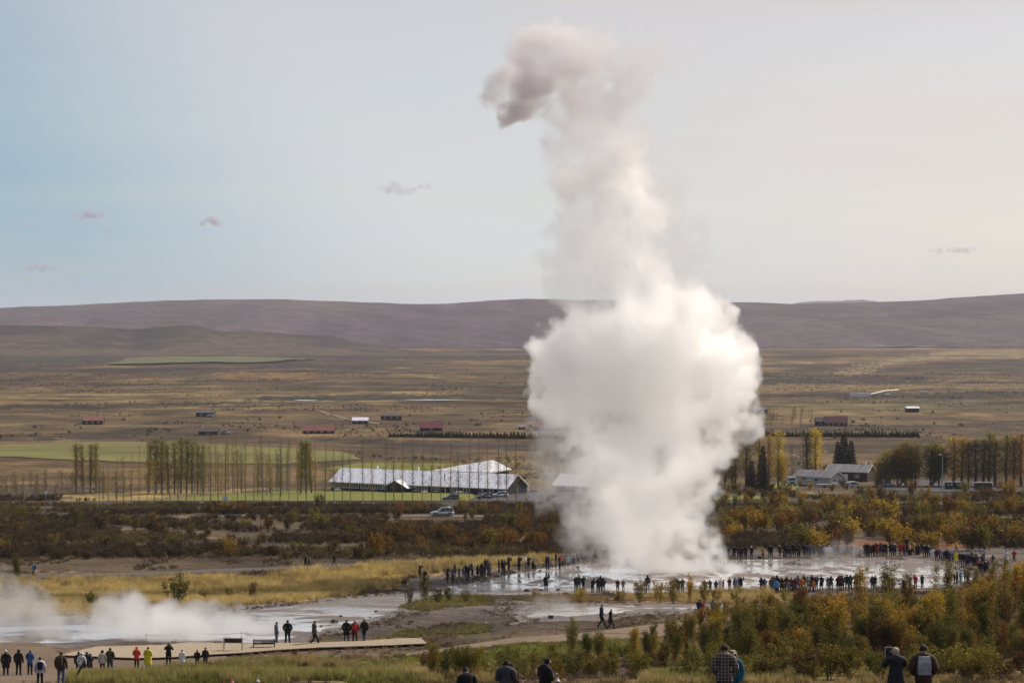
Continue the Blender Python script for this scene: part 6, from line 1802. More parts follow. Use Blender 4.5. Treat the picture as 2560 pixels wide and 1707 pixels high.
# lamp posts
def lamp(px, py, ptop, label, d):
    q = at_depth(px, py, d); p = on_ground(q.x, d)
    h = (pix(p.x, p.y, p.z)[1] - ptop) / FPX * d
    t = empty('lamp_post', p, 0, label=label, cat='lamp post', group='lamp posts by the farm')
    MB().tube([(0, 0, -0.3), (0, 0, h * 0.5), (0, 0, h - 0.1)], [0.11, 0.085, 0.06], 8).build('pole', paint((0.42, 0.41, 0.40), 0.5), t)
    a = MB().tube([(0, 0, h - 0.15), (-0.1, -0.1, h), (-0.55, -0.4, h + 0.05)], 0.05, 6).build('arm', paint((0.42, 0.41, 0.40), 0.5), t)
    MB().box((-0.75, -0.55, h + 0.04), (0.75, 0.30, 0.16), 0.64).build('lantern', W_TRIM, a, bevel=0.03)
lamp(1991, 1253, 1137, 'lamp post standing left of the farm shed', 570)
lamp(2356, 1249, 1136, 'lamp post standing before the dark grove right of the barn', 575)

# notice board with printed notes, road signs, posts
def board(name, px, pya, pyb, w_px, label, d, legs=2, panel=W_TRIM, cat='sign', text=True):
    q = at_depth(px, pyb, d); s = FPX / d
    w, h = w_px / s, (pyb - pya) / s
    p = on_ground(q.x, d)
    z0 = q.z - p.z
    t = empty(name, p, 0, label=label, cat=cat)
    MB().box((0, 0, z0 + h / 2), (w, 0.08, h)).build('panel', panel, t)
    for s_ in (-1, 1):
        MB().tube([(s_ * w * 0.4, 0.08, -0.3), (s_ * w * 0.4, 0.08, z0 + h)], 0.05, 6).build('leg', paint((0.25, 0.24, 0.23)), t)
    if text:
        k = paint((0.06, 0.065, 0.07), 0.8)
        m = MB()
        # blocks of small unreadable lines, a round emblem in the middle
        for cx_, cz_, n_, ww in [(-0.30, 0.30, 2, 0.22), (0.0, 0.36, 2, 0.18), (0.31, 0.26, 4, 0.18), (-0.3, -0.05, 2, 0.16), (0.02, -0.30, 1, 0.10), (-0.3, -0.38, 1, 0.08), (0.3, -0.38, 1, 0.08), (0.31, -0.12, 2, 0.14)]:
            for i in range(n_):
                m.box((cx_ * w, -0.043, z0 + h / 2 + cz_ * h - i * h * 0.075), (ww * w * (1 - 0.2 * (i % 2)), 0.006, h * 0.042))
        ring = [(0.085 * w * math.cos(a_ * math.pi / 8), -0.045, z0 + h * 0.46 + 0.085 * w * math.sin(a_ * math.pi / 8)) for a_ in range(17)]
        m.tube(ring, 0.035, 4)
        tag(m.build('lettering', k, t), kind='stuff')
    return t
board('notice_board', 1790.5, 1225, 1242, 31, 'white notice board with printed panels at the right of the steam', 569)
board('notice_board', 559.5, 1239, 1257, 6.0, 'left white panel of the pair on the lawn edge', 568, text=False)
board('notice_board', 567, 1239, 1257, 6.0, 'right white panel of the pair on the lawn edge', 568, text=False)
q = at_depth(115, 1236, 569); p = on_ground(q.x, 569)
t = empty('road_sign', p, 0, label='round white back of a road sign at the left verge', cat='sign')
MB().tube([(0, 0, -0.3), (0, 0, 2.6)], 0.05, 6).build('pole', paint((0.3, 0.3, 0.3)), t)
MB().tube([(0, -0.06, 2.3), (0, -0.09, 2.3)], 0.45, 18).build('disc', W_TRIM, t)
q = at_depth(1861, 1252, 551); p = on_ground(q.x, 551)
t = empty('road_sign', p, 0, label='triangular sign seen from behind right of the notice board', cat='sign')
m = MB()
tri = [(-0.55, 0, 0.15), (0.5, 0, 0.05), (-0.2, 0, 1.15)]
for i in range(3): m.tube([tri[i], tri[(i + 1) % 3]], 0.05, 5)
m.build('frame', W_TRIM, t); MB().tube([(0, 0.06, -0.3), (0, 0.06, 0.6)], 0.04, 5).build('pole', paint((0.3, 0.3, 0.3)), t)
q = at_depth(1315, 1256, 553); p = on_ground(q.x, 553)
t = empty('road_sign', p, 0, label='small orange warning sign on a post by the car park', cat='sign')
MB().tube([(0, 0, -0.3), (0, 0, 1.7)], 0.04, 5).build('pole', paint((0.35, 0.33, 0.30)), t)
MB().add([(-0.33, -0.05, 1.55), (0, -0.05, 1.22), (0.33, -0.05, 1.55), (0, -0.05, 1.88), (-0.33, -0.02, 1.55), (0, -0.02, 1.22), (0.33, -0.02, 1.55), (0, -0.02, 1.88)], [(0, 1, 2, 3), (7, 6, 5, 4), (0, 4, 5, 1), (1, 5, 6, 2), (2, 6, 7, 3), (3, 7, 4, 0)]).build('panel', paint((0.62, 0.17, 0.03), 0.5), t)
for px, d, lab, c in [(505, 555.3, 'yellow marker post at the road edge below the leafy grove', (0.55, 0.42, 0.10)), (923, 555.3, 'pale marker post at the road before the guesthouse', (0.6, 0.58, 0.5)), (1345, 448, 'small orange marker peg by the gravel track', (0.55, 0.2, 0.05))]:
    q = at_depth(px, 1262, d); p = on_ground(q.x, d)
    e = empty('marker_post', p, 0, label=lab, cat='post')
    MB().box((0, 0, 0.4), (0.14, 0.06, 1.2)).build('post', paint(c, 0.6), e)
    MB().box((0, -0.035, 0.85), (0.10, 0.02, 0.16)).build('reflector', W_TRIM, e)
p = stand(1163.5, 1309)
e = empty('gate_post', p, 0, label='thick grey wooden post beside the gravel track', cat='post')
MB().box((0, 0, 0.85), (0.38, 0.38, 1.75)).build('post', W_GREY, e, bevel=0.03); MB().box((0, 0, 1.78), (0.46, 0.46, 0.1)).build('cap', W_GREY, e)
# flagpole with hanging green flag
q = at_depth(1113, 1246, 585); p = on_ground(q.x, 585)
t = empty('flagpole', p, 0, label='white flagpole with a limp dark green flag before the guesthouse', cat='flagpole')
MB().tube([(0, 0, -0.2), (0, 0, 7.2)], [0.06, 0.035], 8).build('pole', W_TRIM, t)
MB().add([(-0.02 - 0.22 * f, 0.10 * math.sin(f * 9) * (1 - k / 6), 7.1 - 1.9 * k / 6 - 0.5 * f) for k in range(7) for f in (0, 0.33, 0.66, 1.0)] , [(k * 4 + j, k * 4 + j + 1, k * 4 + j + 5, k * 4 + j + 4) for k in range(6) for j in range(3)]).build('flag', paint((0.03, 0.085, 0.05), 0.9), t)
# picnic tables and the white bench on the lawn
def picnic(px, py, d, label):
    q = at_depth(px, py, d); p = on_ground(q.x, d); p.z += 0.1
    t = empty('picnic_table', p, 0.5, label=label, cat='table', group='picnic tables before the guesthouse')
    MB().box((0, 0, 0.74), (1.8, 0.75, 0.06)).build('tabletop', W_TRIM, t)
    for s in (-1, 1):
        MB().box((0, s * 0.75, 0.44), (1.8, 0.28, 0.05)).build('seat', W_TRIM, t)
        m = MB(); m.tube([(s * 0.6, -0.7, 0), (s * 0.6, -0.15, 0.72)], 0.05, 4); m.build('leg', W_TRIM, t)
        m = MB(); m.tube([(s * 0.6, 0.7, 0), (s * 0.6, 0.15, 0.72)], 0.05, 4); m.build('leg', W_TRIM, t)
picnic(843, 1228, 652, 'white picnic table at the left end of the guesthouse'); picnic(1061, 1231, 636, 'white picnic table right of the gabled porch'); picnic(1148, 1232, 632, 'white picnic table behind the flagpole')
q = at_depth(1312, 1222, 655); p = on_ground(q.x, 655)
t = empty('garden_bench', p, 0.3, label='white bench at the right gable of the guesthouse', cat='bench')
MB().box((0, 0, 0.5), (2.6, 0.6, 0.12)).build('seat', W_TRIM, t); MB().box((0, 0.3, 0.9), (2.6, 0.08, 0.5)).build('backrest', W_TRIM, t)
for s in (-1, 1): MB().box((s * 1.1, 0, 0.2), (0.12, 0.5, 0.5)).build('leg', W_TRIM, t)
q = at_depth(1334, 1226, 650); p = on_ground(q.x, 650)
tag(MB().box((0, 0, 0.25), (3.0, 1.2, 0.7), 0.0, 0.7).build('hay_bale', M_BLACK, None, p, bevel=0.15), 'black wrapped bale on the grass right of the white bench', 'bale')

# guard rail right of the steam and posts
q = [at_depth(x, y, 556 - i) for i, (x, y) in enumerate([(1778, 1247), (1800, 1246.5), (1820, 1246), (1840, 1246)])]
t = empty('guard_rail', on_ground(q[0].x, 553), 0, label='low grey guard rail beside the road under the notice board', cat='rail')
MB().tube([(0, 0, 0.75), (2.2, 0, 0.72), (6.1, 0, 0.7)], 0.09, 6).build('rail', paint((0.4, 0.4, 0.4), 0.4, metal=0.4), t)
for x in (0.1, 2.1, 4.1, 6.0): MB().box((x, 0.1, 0.3), (0.12, 0.08, 0.9)).build('post', paint((0.28, 0.27, 0.26)), t)

# ------------------------------------------------------------------ near the spring
# wooden walkway of cross planks
WALK = [(150, 1636), (240, 1615), (400, 1611), (475, 1604), (560, 1607), (640, 1607), (760, 1605), (908, 1601), (1000, 1594), (1053, 1594), (1068, 1607), (980, 1611), (800, 1617), (690, 1623), (610, 1630), (520, 1635), (430, 1641), (370, 1643), (330, 1643), (250, 1640)]
WP = np.array([tuple(G(a, b_, 0.22)[:2]) for a, b_ in WALK])
M_PLANK = board_material('weathered_planks', (0.34, 0.27, 0.19), 0.25)
wk = empty('walkway', on_ground(float(WP[:, 0].mean()), float(WP[:, 1].mean())), 0, label='pale wooden plank walkway with a wide platform at its left end', cat='walkway')
wb = wk.location.copy()
pw = 0.19
x = float(WP[:, 0].min()) + 0.05
npl = 0
while x < WP[:, 0].max() - 0.05:
    xc = x + pw / 2
    ysx = []
    for i in range(len(WP)):
        (xa, ya), (xb, yb) = WP[i], WP[(i + 1) % len(WP)]
        if (xa <= xc) != (xb <= xc): ysx.append(ya + (xc - xa) * (yb - ya) / (xb - xa))
    if len(ysx) >= 2:
        y0, y1 = min(ysx), max(ysx)
        if y1 - y0 > 0.25:
            z = float(T(xc, (y0 + y1) / 2))
            sk = 0.10 * (y1 - y0)
            o = MB()
            zz = [float(T(xc, y)) + 0.17 + rnd.uniform(-0.004, 0.004) for y in (y0, y1)]
            vs = []
            for dz in (0, 0.05):
                for (xx, yy, zq) in ((x, y0, zz[0]), (x + pw - 0.02, y0, zz[0]), (x + pw - 0.02, y1, zz[1]), (x, y1, zz[1])):
                    vs.append((xx - wb.x, yy - wb.y, zq + dz - wb.z))
            o.add(vs, [(3, 2, 1, 0), (4, 5, 6, 7), (0, 1, 5, 4), (1, 2, 6, 5), (2, 3, 7, 6), (3, 0, 4, 7)])
            o.build('plank', M_PLANK, wk); npl += 1
    x += pw
m = MB()
ft = [G(a, b_, 0.1) for a, b_ in [(152, 1638.5), (250, 1643), (330, 1646.5), (370, 1646.5), (430, 1644.5), (520, 1638), (610, 1633)]]
for a, b_ in zip(ft[:-1], ft[1:]):
    a, b_ = a - wb, b_ - wb
    m.add([a + Vector((0, 0.12, -0.2)), b_ + Vector((0, 0.12, -0.2)), b_ + Vector((0, 0.12, 0.14)), a + Vector((0, 0.12, 0.14)), a + Vector((0, 0.2, -0.2)), b_ + Vector((0, 0.2, -0.2)), b_ + Vector((0, 0.2, 0.14)), a + Vector((0, 0.2, 0.14))], [(0, 1, 2, 3), (7, 6, 5, 4), (3, 2, 6, 7), (0, 4, 5, 1)])
m.build('edge_beam', W_BROWN, wk)
# bench and information panel on the walkway
def at_walk(px, py): p = G(px, py, 0.0); return p
p = at_walk(583, 1631); s = FPX / p.y
t = empty('information_panel', p, R(-4), label='dark information panel held between two pale posts on the walkway', cat='sign')
w = (607 - 561) / s
for sx in (-1, 1): MB().box((sx * w / 2, 0, 0.5), (0.09, 0.09, 1.2)).build('post', paint((0.42, 0.36, 0.28), 0.8), t)
MB().box((0, 0.02, 0.88), (w - 0.1, 0.06, 0.30)).build('panel', W_BROWN, t)
MB().box((0, 0.02, 1.045), (w - 0.1, 0.30, 0.03)).build('top_board', paint((0.13, 0.10, 0.08), 0.6), t)
p = at_walk(660, 1624); s = FPX / p.y
t = empty('bench', p, R(5), label='dark slatted bench right of the information panel on the walkway', cat='bench')
w = (688 - 634) / s
for z in (0.50, 0.62, 0.74): MB().box((0, -0.02, z), (w, 0.04, 0.09)).build('back_slat', W_BROWN, t)
for y in (0.12, 0.24, 0.36): MB().box((0, y, 0.42), (w, 0.09, 0.04)).build('seat_slat', W_BROWN, t)
for sx in (-1, 1):
    MB().box((sx * (w / 2 - 0.03), -0.05, 0.38), (0.07, 0.07, 0.9)).build('leg', M_BLACK, t)
    MB().box((sx * (w / 2 - 0.03), 0.38, 0.2), (0.07, 0.07, 0.45)).build('leg', M_BLACK, t)

def rope(name, pts, hs, label, c=(0.07, 0.06, 0.055), sag=0.12, r=0.012, pr=0.018, group=None):
    """iron pins with a line hung between them"""
    base = pts[0]
    t = empty(name, base, 0, label=label, cat='rope barrier', group=group)
    pin = paint((0.10, 0.085, 0.075), 0.7)
    tops = []
    for p in pts:
        q = p - base
        a = MB().tube([q + Vector((0, 0, -0.2)), q + Vector((0, 0, hs))], pr, 5).build('pin', pin, t)
        MB().tube([q + Vector((-0.03, 0, hs)), q + Vector((0.03, 0, hs)), q + Vector((0.03, 0, hs + 0.05)), q + Vector((-0.03, 0, hs + 0.05))], pr, 4).build('eye', pin, a)
        tops.append(q + Vector((0, 0, hs)))
    line = []
    for a, b_ in zip(tops[:-1], tops[1:]):
        for k in range(6):
            f = k / 6
            line.append(a + (b_ - a) * f - Vector((0, 0, sag * 4 * f * (1 - f))))
    line.append(tops[-1])
    MB().tube(line, r, 4).build('line', paint(c, 0.8), t)
rope('rope_barrier', [stand(a, b_) for a, b_ in [(365, 1607), (467, 1600), (603, 1602), (690, 1605)]], 0.62, 'low rope on iron pins between platform and steaming stream')
rope('rope_barrier', [stand(a, b_) for a, b_ in [(800, 1612), (933, 1604), (1073, 1598), (1230, 1596), (1391, 1588), (1440, 1592), (1610, 1600)]], 0.55, 'low rope on iron pins along the sandy path')
rope('rope_barrier', [stand(a, b_) for a, b_ in [(193, 1686), (287, 1682)]], 0.5, 'sagging white rope at the grass corner by the visitors', (0.55, 0.53, 0.48), 0.12, 0.02)
rope('rope_barrier', [stand(a, b_) for a, b_ in [(1130, 1446), (1190, 1434), (1250, 1424), (1300, 1420), (1360, 1412), (1430, 1405)]], 0.5, 'low rope on pins along the left rim of the pool')
rope('rope_barrier', [stand(a, b_) for a, b_ in [(1850, 1397), (1930, 1395), (2010, 1394), (2090, 1393), (2170, 1392), (2250, 1391)]], 0.5, 'low rope on pins before the far crowd')
p = stand(186, 1706)
e = empty('wooden_strut', p, 0, label='leaning brown wooden strut at the corner of the white rope', cat='post')
MB().tube([(-0.15, 0, -0.1), (0.45, 0.15, 1.0)], [0.06, 0.05], 5).build('post', W_BROWN, e)
p = stand(1377, 1546)
e = empty('marker_box', p, 0.3, label='small pale marker box at the end of the steaming rivulet', cat='box')
MB().box((0, 0, 0.15), (0.36, 0.25, 0.32)).build('box', paint((0.10, 0.095, 0.09)), e); MB().box((0.06, -0.02, 0.33), (0.40, 0.32, 0.05)).build('lid', W_TRIM, e)
p = stand(1010, 1463)
e = empty('information_panel', p, 0, label='low brown sign board on the bare bank left of the islet', cat='sign')
MB().box((0, 0, 0.32), (0.62, 0.05, 0.36)).build('panel', W_BROWN, e)
for sx in (-0.22, 0.22): MB().box((sx, 0.05, 0.1), (0.05, 0.05, 0.4)).build('leg', W_BROWN, e)
tag(MB().box((0, 0, 0.05), (0.22, 0.12, 0.1)).build('stone_marker', W_TRIM, None, stand(1215, 1557), bevel=0.02), 'tiny white stone on the grass strip left of the rivulet', 'stone')

# boulders
def boulder(px, py, w_px, label, c=(0.10, 0.085, 0.075), squash=0.75):
    p = G(px, py); r_ = w_px / 2 / (FPX / p.y)
    bm = bmesh.new(); bmesh.ops.create_icosphere(bm, subdivisions=3, radius=r_)
    sd = int(px * 7) % 91
    for v in bm.verts:
        n_ = v.co.normalized()
        k = 0.75 + 0.5 * float(vnoise(n_.x * 1.6 + sd, n_.y * 1.6 + n_.z * 1.3, sd)) + 0.12 * float(vnoise(n_.x * 5 + sd, n_.z * 5 + n_.y * 3, sd + 1))
        v.co = Vector((v.co.x * k * 1.1, v.co.y * k, v.co.z * k * squash))
    me = bpy.data.meshes.new('boulder'); bm.to_mesh(me); bm.free(); me.shade_smooth()
    p.z += r_ * squash * 0.55
    tag(link('boulder', me, None, paint(c, 0.9, 0.35, 5.0), p), label, 'boulder', 'boulders round the spring')
for px, py, w, lab in [(837, 1556, 15, 'largest brown boulder on the stream bank'), (852, 1542, 9, 'boulder in the stream behind the largest one'), (941, 1530, 8, 'small boulder near the islet shore'), (803, 1566, 7, 'small boulder left of the largest bank boulder'), (925, 1545, 6, 'pebble sized boulder on the upper stream bank'),
                       (1143, 1457, 7, 'stone beside the first couple at the pool rim'), (1185, 1452, 7, 'stone between couple and camera group'), (1246, 1441, 7, 'stone below the three at the pool rim'), (1286, 1431, 7, 'stone below the person in the long coat'), (1317, 1479, 12, 'round boulder on the near pool shore'), (1353, 1476, 8, 'boulder left of the lone man with raised hand'), (1396, 1475, 8, 'boulder right of the lone man with raised hand'),
                       (1300, 1455, 6, 'small stone out in the shallow water'), (1322, 1443, 5, 'smaller stone out in the shallow water'), (1444, 1419, 7, 'boulder at the pool edge in thin steam'), (1350, 1428, 8, 'flat stone by the sitting person'), (790, 1580, 6, 'dark stone at the lower stream bank')]:
    boulder(px, py, w, lab)
# ------------------------------------------------------------------ people
M_CLOTH = bpy.data.materials.new('cloth'); M_CLOTH.use_nodes = True
def _cloth():
    nt = M_CLOTH.node_tree; b = nt.nodes['Principled BSDF']; L = nt.links.new
    oi = nt.nodes.new('ShaderNodeObjectInfo'); n = nt.nodes.new('ShaderNodeTexNoise'); n.inputs['Scale'].default_value = 9; n.inputs['Detail'].default_value = 4
    tc = nt.nodes.new('ShaderNodeTexCoord'); L(tc.outputs['Object'], n.inputs['Vector'])
    mr = nt.nodes.new('ShaderNodeMapRange'); mr.inputs['From Min'].default_value = 0.3; mr.inputs['From Max'].default_value = 0.7; mr.inputs['To Min'].default_value = 0.75; mr.inputs['To Max'].default_value = 1.25
    L(n.outputs['Fac'], mr.inputs['Value'])
    sc = nt.nodes.new('ShaderNodeVectorMath'); sc.operation = 'SCALE'; L(oi.outputs['Color'], sc.inputs[0]); L(mr.outputs[0], sc.inputs['Scale'])
    L(sc.outputs[0], b.inputs['Base Color']); b.inputs['Roughness'].default_value = 0.85; b.inputs['Specular IOR Level'].default_value = 0.25
    bp = nt.nodes.new('ShaderNodeBump'); bp.inputs['Strength'].default_value = 0.5; bp.inputs['Distance'].default_value = 0.03
    L(n.outputs['Fac'], bp.inputs['Height']); L(bp.outputs[0], b.inputs['Normal'])
_cloth()
M_SKIN = paint((0.42, 0.25, 0.18), 0.6, 0.1, 12.0, name='skin'); M_EYE = paint((0.02, 0.016, 0.014), 0.3, 0.1, 10); M_LIP = paint((0.30, 0.12, 0.10), 0.5, 0.1, 10)

def figure(hands, elbows, knees, feet, lean=0.0, bow=0.0, hip_z=0.93, turn_head=0.0):
    """skeleton -> one skinned body; returns arrays and a region for every face"""
    V, E, Rr, seg = [], [], [], []
    def v(p, rx, ry=None): V.append(Vector(p)); Rr.append((rx, ry or rx)); return len(V) - 1
    dz = hip_z - 0.93
    def tl(x, y, z): return (x, y + lean * (z - 0.93), z + dz)
    pel = v((0, 0, hip_z), 0.145, 0.115); sp = v(tl(0, 0.0, 1.14), 0.145, 0.112); ch = v(tl(0, -0.005, 1.32), 0.165, 0.125); up = v(tl(0, -0.015, 1.43), 0.12, 0.09)
    nk = v(tl(0, 0.0, 1.50), 0.055); hb = bow
    h1 = v(tl(0, 0.035 + 0.05 * hb, 1.575 - 0.02 * hb), 0.078, 0.088); h2 = v(tl(0, 0.035 + 0.12 * hb, 1.66 - 0.04 * hb), 0.078, 0.095); h3 = v(tl(0, 0.025 + 0.15 * hb, 1.715 - 0.05 * hb), 0.05, 0.06)
    for a, b_, s in ((pel, sp, 'torso'), (sp, ch, 'torso'), (ch, up, 'torso'), (up, nk, 'neck'), (nk, h1, 'head'), (h1, h2, 'head'), (h2, h3, 'head')): E.append((a, b_)); seg.append(s)
    wrists = []
    for i, s in enumerate((-1, 1)):
        sh = v(tl(s * 0.185, -0.01, 1.40), 0.068); el = v(tl(*elbows[i]), 0.047); wr = v(tl(*hands[i]), 0.031)
        d = (V[wr] - V[el]).normalized()
        hd = v(V[wr] + d * 0.055, 0.040, 0.020)
        E += [(up, sh), (sh, el), (el, wr), (wr, hd)]; seg += ['torso', 'arm', 'arm', 'hand']
        wrists.append((V[hd].copy(), d, s))
        hp = v((s * 0.095, 0, hip_z - 0.05), 0.098); kn = v(knees[i], 0.062); an = v(feet[i], 0.043)
        f = Vector(feet[i]); to = v((f.x + s * 0.02, f.y + 0.15, max(f.z - 0.055, 0.035)), 0.042, 0.034)
        E += [(pel, hp), (hp, kn), (kn, an), (an, to)]; seg += ['leg', 'leg', 'leg', 'foot']
    me = bpy.data.meshes.new('skeleton'); me.from_pydata([tuple(p) for p in V], E, [])
    o = bpy.data.objects.new('skeleton', me); col.objects.link(o)
    o.modifiers.new('skin', 'SKIN'); sb = o.modifiers.new('sub', 'SUBSURF'); sb.levels = 1; sb.render_levels = 1
    sk = me.skin_vertices[0].data
    for i, r_ in enumerate(Rr): sk[i].radius = r_
    for i in range(len(V)): sk[i].use_root = (i == pel)
    dg = bpy.context.evaluated_depsgraph_get()
    ev = o.evaluated_get(dg); em = ev.to_mesh()
    vs = np.empty(len(em.vertices) * 3); em.vertices.foreach_get('co', vs); vs = vs.reshape(-1, 3)
    fs = [tuple(p.vertices) for p in em.polygons]
    nr = np.array([tuple(x.normal) for x in em.vertices])
    ev.to_mesh_clear()
    bpy.data.objects.remove(o); bpy.data.meshes.remove(me)
    cen = np.array([vs[list(f)].mean(0) for f in fs])
    A = np.array([V[a] for a, _ in E]); B = np.array([V[b_] for _, b_ in E]); RA = np.array([(Rr[a][0] + Rr[b_][0]) / 2 for a, b_ in E])
    d = B - A
    t = np.clip(((cen[:, None, :] - A[None]) * d[None]).sum(-1) / (d * d).sum(-1)[None], 0, 1)
    dist = np.linalg.norm(cen[:, None, :] - (A[None] + t[..., None] * d[None]), axis=-1) - RA[None] * 0.8
    region = [seg[k] for k in dist.argmin(1)]
    return dict(v=vs, f=fs, n=nr, c=cen, r=region, head=V[h2].copy(), wrists=wrists, hip=hip_z, lean=lean, ch=V[ch].copy())

def shell(fig, pick, off, name, extra=None):
    """a garment: the picked part of the body, pushed outward"""
    keep = [i for i in range(len(fig['f'])) if pick(fig['r'][i], fig['c'][i])]
    used = sorted({a for i in keep for a in fig['f'][i]})
    ix = {a: k for k, a in enumerate(used)}
    vs = [tuple(fig['v'][a] + fig['n'][a] * off) for a in used]
    fs = [tuple(ix[a] for a in fig['f'][i]) for i in keep]
    if extra:
        b = len(vs); vs += extra[0]; fs += [tuple(a + b for a in f) for f in extra[1]]
    me = mesh_from(name, vs, fs, True); me.materials.append(M_CLOTH)
    return me

def skirt(z0, z1, r0, r1, n=14, lean=0.0):
    vs, fs = [], []
    for k in range(4):
        t = k / 3; z = z0 + (z1 - z0) * t; rx = r0 + (r1 - r0) * t
        for i in range(n):
            a = 2 * math.pi * i / n
            vs.append((rx * math.cos(a) * (1 + 0.05 * math.sin(3 * a) * t), rx * 0.78 * math.sin(a) + lean * (z - 0.93), z))
    for k in range(3):
        for i in range(n): fs.append((k * n + i, k * n + (i + 1) % n, (k + 1) * n + (i + 1) % n, (k + 1) * n + i))
    return vs, fs

def wardrobe(fig):
    H = fig['head']; hz = fig['hip']
    w = {}
    m = MB()
    vs, fs = [tuple(p) for p in fig['v']], list(fig['f'])
    # fingers and thumb rooted in each palm
    for P, d, s in fig['wrists']:
        a = d.cross(Vector((0, 0, 1)));  a = a.normalized() if a.length > 0.1 else Vector((1, 0, 0))
        b = d.cross(a)
        for k, ln in enumerate((0.075, 0.085, 0.08, 0.065)):
            o = P + a * (0.026 - 0.0175 * k) - d * 0.02
            m.tube([o, o + d * ln * 0.75 + b * 0.004, o + d * (ln * 1.2) + b * 0.024], [0.0095, 0.0088, 0.0065], 5)
        o = P + a * 0.030 - d * 0.035
        m.tube([o, o + a * 0.032 + d * 0.03 + b * 0.012, o + a * 0.038 + d * 0.062 + b * 0.022], [0.0115, 0.010, 0.0075], 5)
    # nose and ears
    m.add([H + Vector((-0.016, 0.085, -0.045)), H + Vector((0.016, 0.085, -0.045)), H + Vector((0, 0.118, -0.05)), H + Vector((0, 0.090, 0.0))], [(0, 2, 3), (2, 1, 3), (0, 1, 2)])
    for s in (-1, 1):
        m.tube([H + Vector((s * 0.078, 0.0, -0.05)), H + Vector((s * 0.090, -0.012, -0.02)), H + Vector((s * 0.083, -0.012, 0.012))], [0.010, 0.013, 0.009], 5)
    nb = len(fs)
    b = len(vs); vs += m.v; fs += [tuple(i + b for i in f) for f in m.f]
    m2 = MB()
    for s in (-1, 1): m2.tube([H + Vector((s * 0.032, 0.074, -0.002)), H + Vector((s * 0.032, 0.091, -0.002))], [0.014, 0.010], 6)
    n_eye0 = len(fs); b = len(vs); vs += m2.v; fs += [tuple(i + b for i in f) for f in m2.f]
    m3 = MB(); m3.box(H + Vector((0, 0.080, -0.083)), (0.045, 0.02, 0.014))
    n_lip0 = len(fs); b = len(vs); vs += m3.v; fs += [tuple(i + b for i in f) for f in m3.f]
    me = mesh_from('person', vs, fs, True)
    for q in (M_SKIN, M_EYE, M_LIP): me.materials.append(q)
    mi = np.zeros(len(fs), np.int32); mi[n_eye0:n_lip0] = 1; mi[n_lip0:] = 2
    me.polygons.foreach_set('material_index', mi)
    w['body'] = me
    hem = hz - 0.10
    def jk(r, c): return r in ('torso', 'arm') or (r == 'neck' and c[2] < H[2] - 0.13) or (r == 'leg' and c[2] > hem)
    w['jacket'] = shell(fig, jk, 0.030, 'jacket')
    w['coat'] = shell(fig, jk, 0.030, 'coat', skirt(hz + 0.06, hz - 0.36, 0.205, 0.245, lean=fig['lean']) if hz > 0.8 else None)
    w['poncho'] = shell(fig, jk, 0.055, 'raincoat', skirt(hz + 0.25, hz - 0.42, 0.235, 0.30, lean=fig['lean']) if hz > 0.8 else None)
    w['trousers'] = shell(fig, lambda r, c: r == 'leg' or (r == 'torso' and c[2] < hz + 0.10), 0.014, 'trousers')
    w['shoes'] = shell(fig, lambda r, c: r == 'foot' or (r == 'leg' and c[2] < 0.13), 0.016, 'shoes')
    w['hair'] = shell(fig, lambda r, c: r == 'head' and (c[2] > H[2] + 0.018 or (c[1] < H[1] - 0.015 and c[2] > H[2] - 0.085)), 0.016, 'hair')
    w['long_hair'] = shell(fig, lambda r, c: (r in ('head', 'neck')) and (c[2] > H[2] + 0.022 or c[1] < H[1] + 0.01), 0.026, 'hair', skirt_hair(H))
    w['hat'] = shell(fig, lambda r, c: r == 'head' and c[2] > H[2] + 0.0, 0.022, 'hat', pom(H))
    w['cap'] = shell(fig, lambda r, c: r == 'head' and c[2] > H[2] + 0.012, 0.018, 'cap', ([tuple(H + Vector(q)) for q in ((-0.06, 0.08, 0.03), (0.06, 0.08, 0.03), (0.05, 0.17, 0.02), (-0.05, 0.17, 0.02))], [(0, 1, 2, 3)]))
    w['hood'] = shell(fig, lambda r, c: (r == 'head' and (c[1] < H[1] + 0.055 or c[2] > H[2] + 0.05)) or r == 'neck', 0.034, 'hood')
    C = fig['ch']
    mb = MB()
    mb.add([(C.x + x * (1 - 0.15 * (z > 0)), C.y - 0.125 - y, C.z + z) for z in (-0.30, 0.0, 0.14) for x, y in ((-0.15, 0), (0.15, 0), (0.14, 0.15 if z < 0.1 else 0.07), (-0.14, 0.15 if z < 0.1 else 0.07))],
           [(0, 1, 2, 3), (0, 4, 5, 1), (1, 5, 6, 2), (2, 6, 7, 3), (3, 7, 4, 0), (4, 8, 9, 5), (5, 9, 10, 6), (6, 10, 11, 7), (7, 11, 8, 4), (8, 11, 10, 9)])
    for s in (-1, 1): mb.tube([C + Vector((s * 0.09, -0.13, 0.12)), C + Vector((s * 0.10, -0.04, 0.175)), C + Vector((s * 0.11, 0.14, 0.05)), C + Vector((s * 0.13, 0.05, -0.22)), C + Vector((s * 0.12, -0.12, -0.26))], 0.018, 4)
    me = mesh_from('backpack', mb.v, mb.f)
    bm = bmesh.new(); bm.from_mesh(me); bmesh.ops.recalc_face_normals(bm, faces=bm.faces); bm.to_mesh(me); bm.free()
    me.materials.append(M_CLOTH); w['backpack'] = me
    mb = MB(); mb.box((C.x + 0.24, C.y - 0.02, hz + 0.02), (0.10, 0.28, 0.24), 0, 0.85); mb.tube([C + Vector((0.22, 0.0, -0.28)), C + Vector((0.05, 0.16, 0.0)), C + Vector((-0.12, 0.02, 0.17)), C + Vector((-0.02, -0.15, 0.05)), C + Vector((0.2, -0.08, -0.28))], 0.014, 4)
    me = mesh_from('shoulder_bag', mb.v, mb.f); me.materials.append(M_CLOTH); w['bag'] = me
    return w
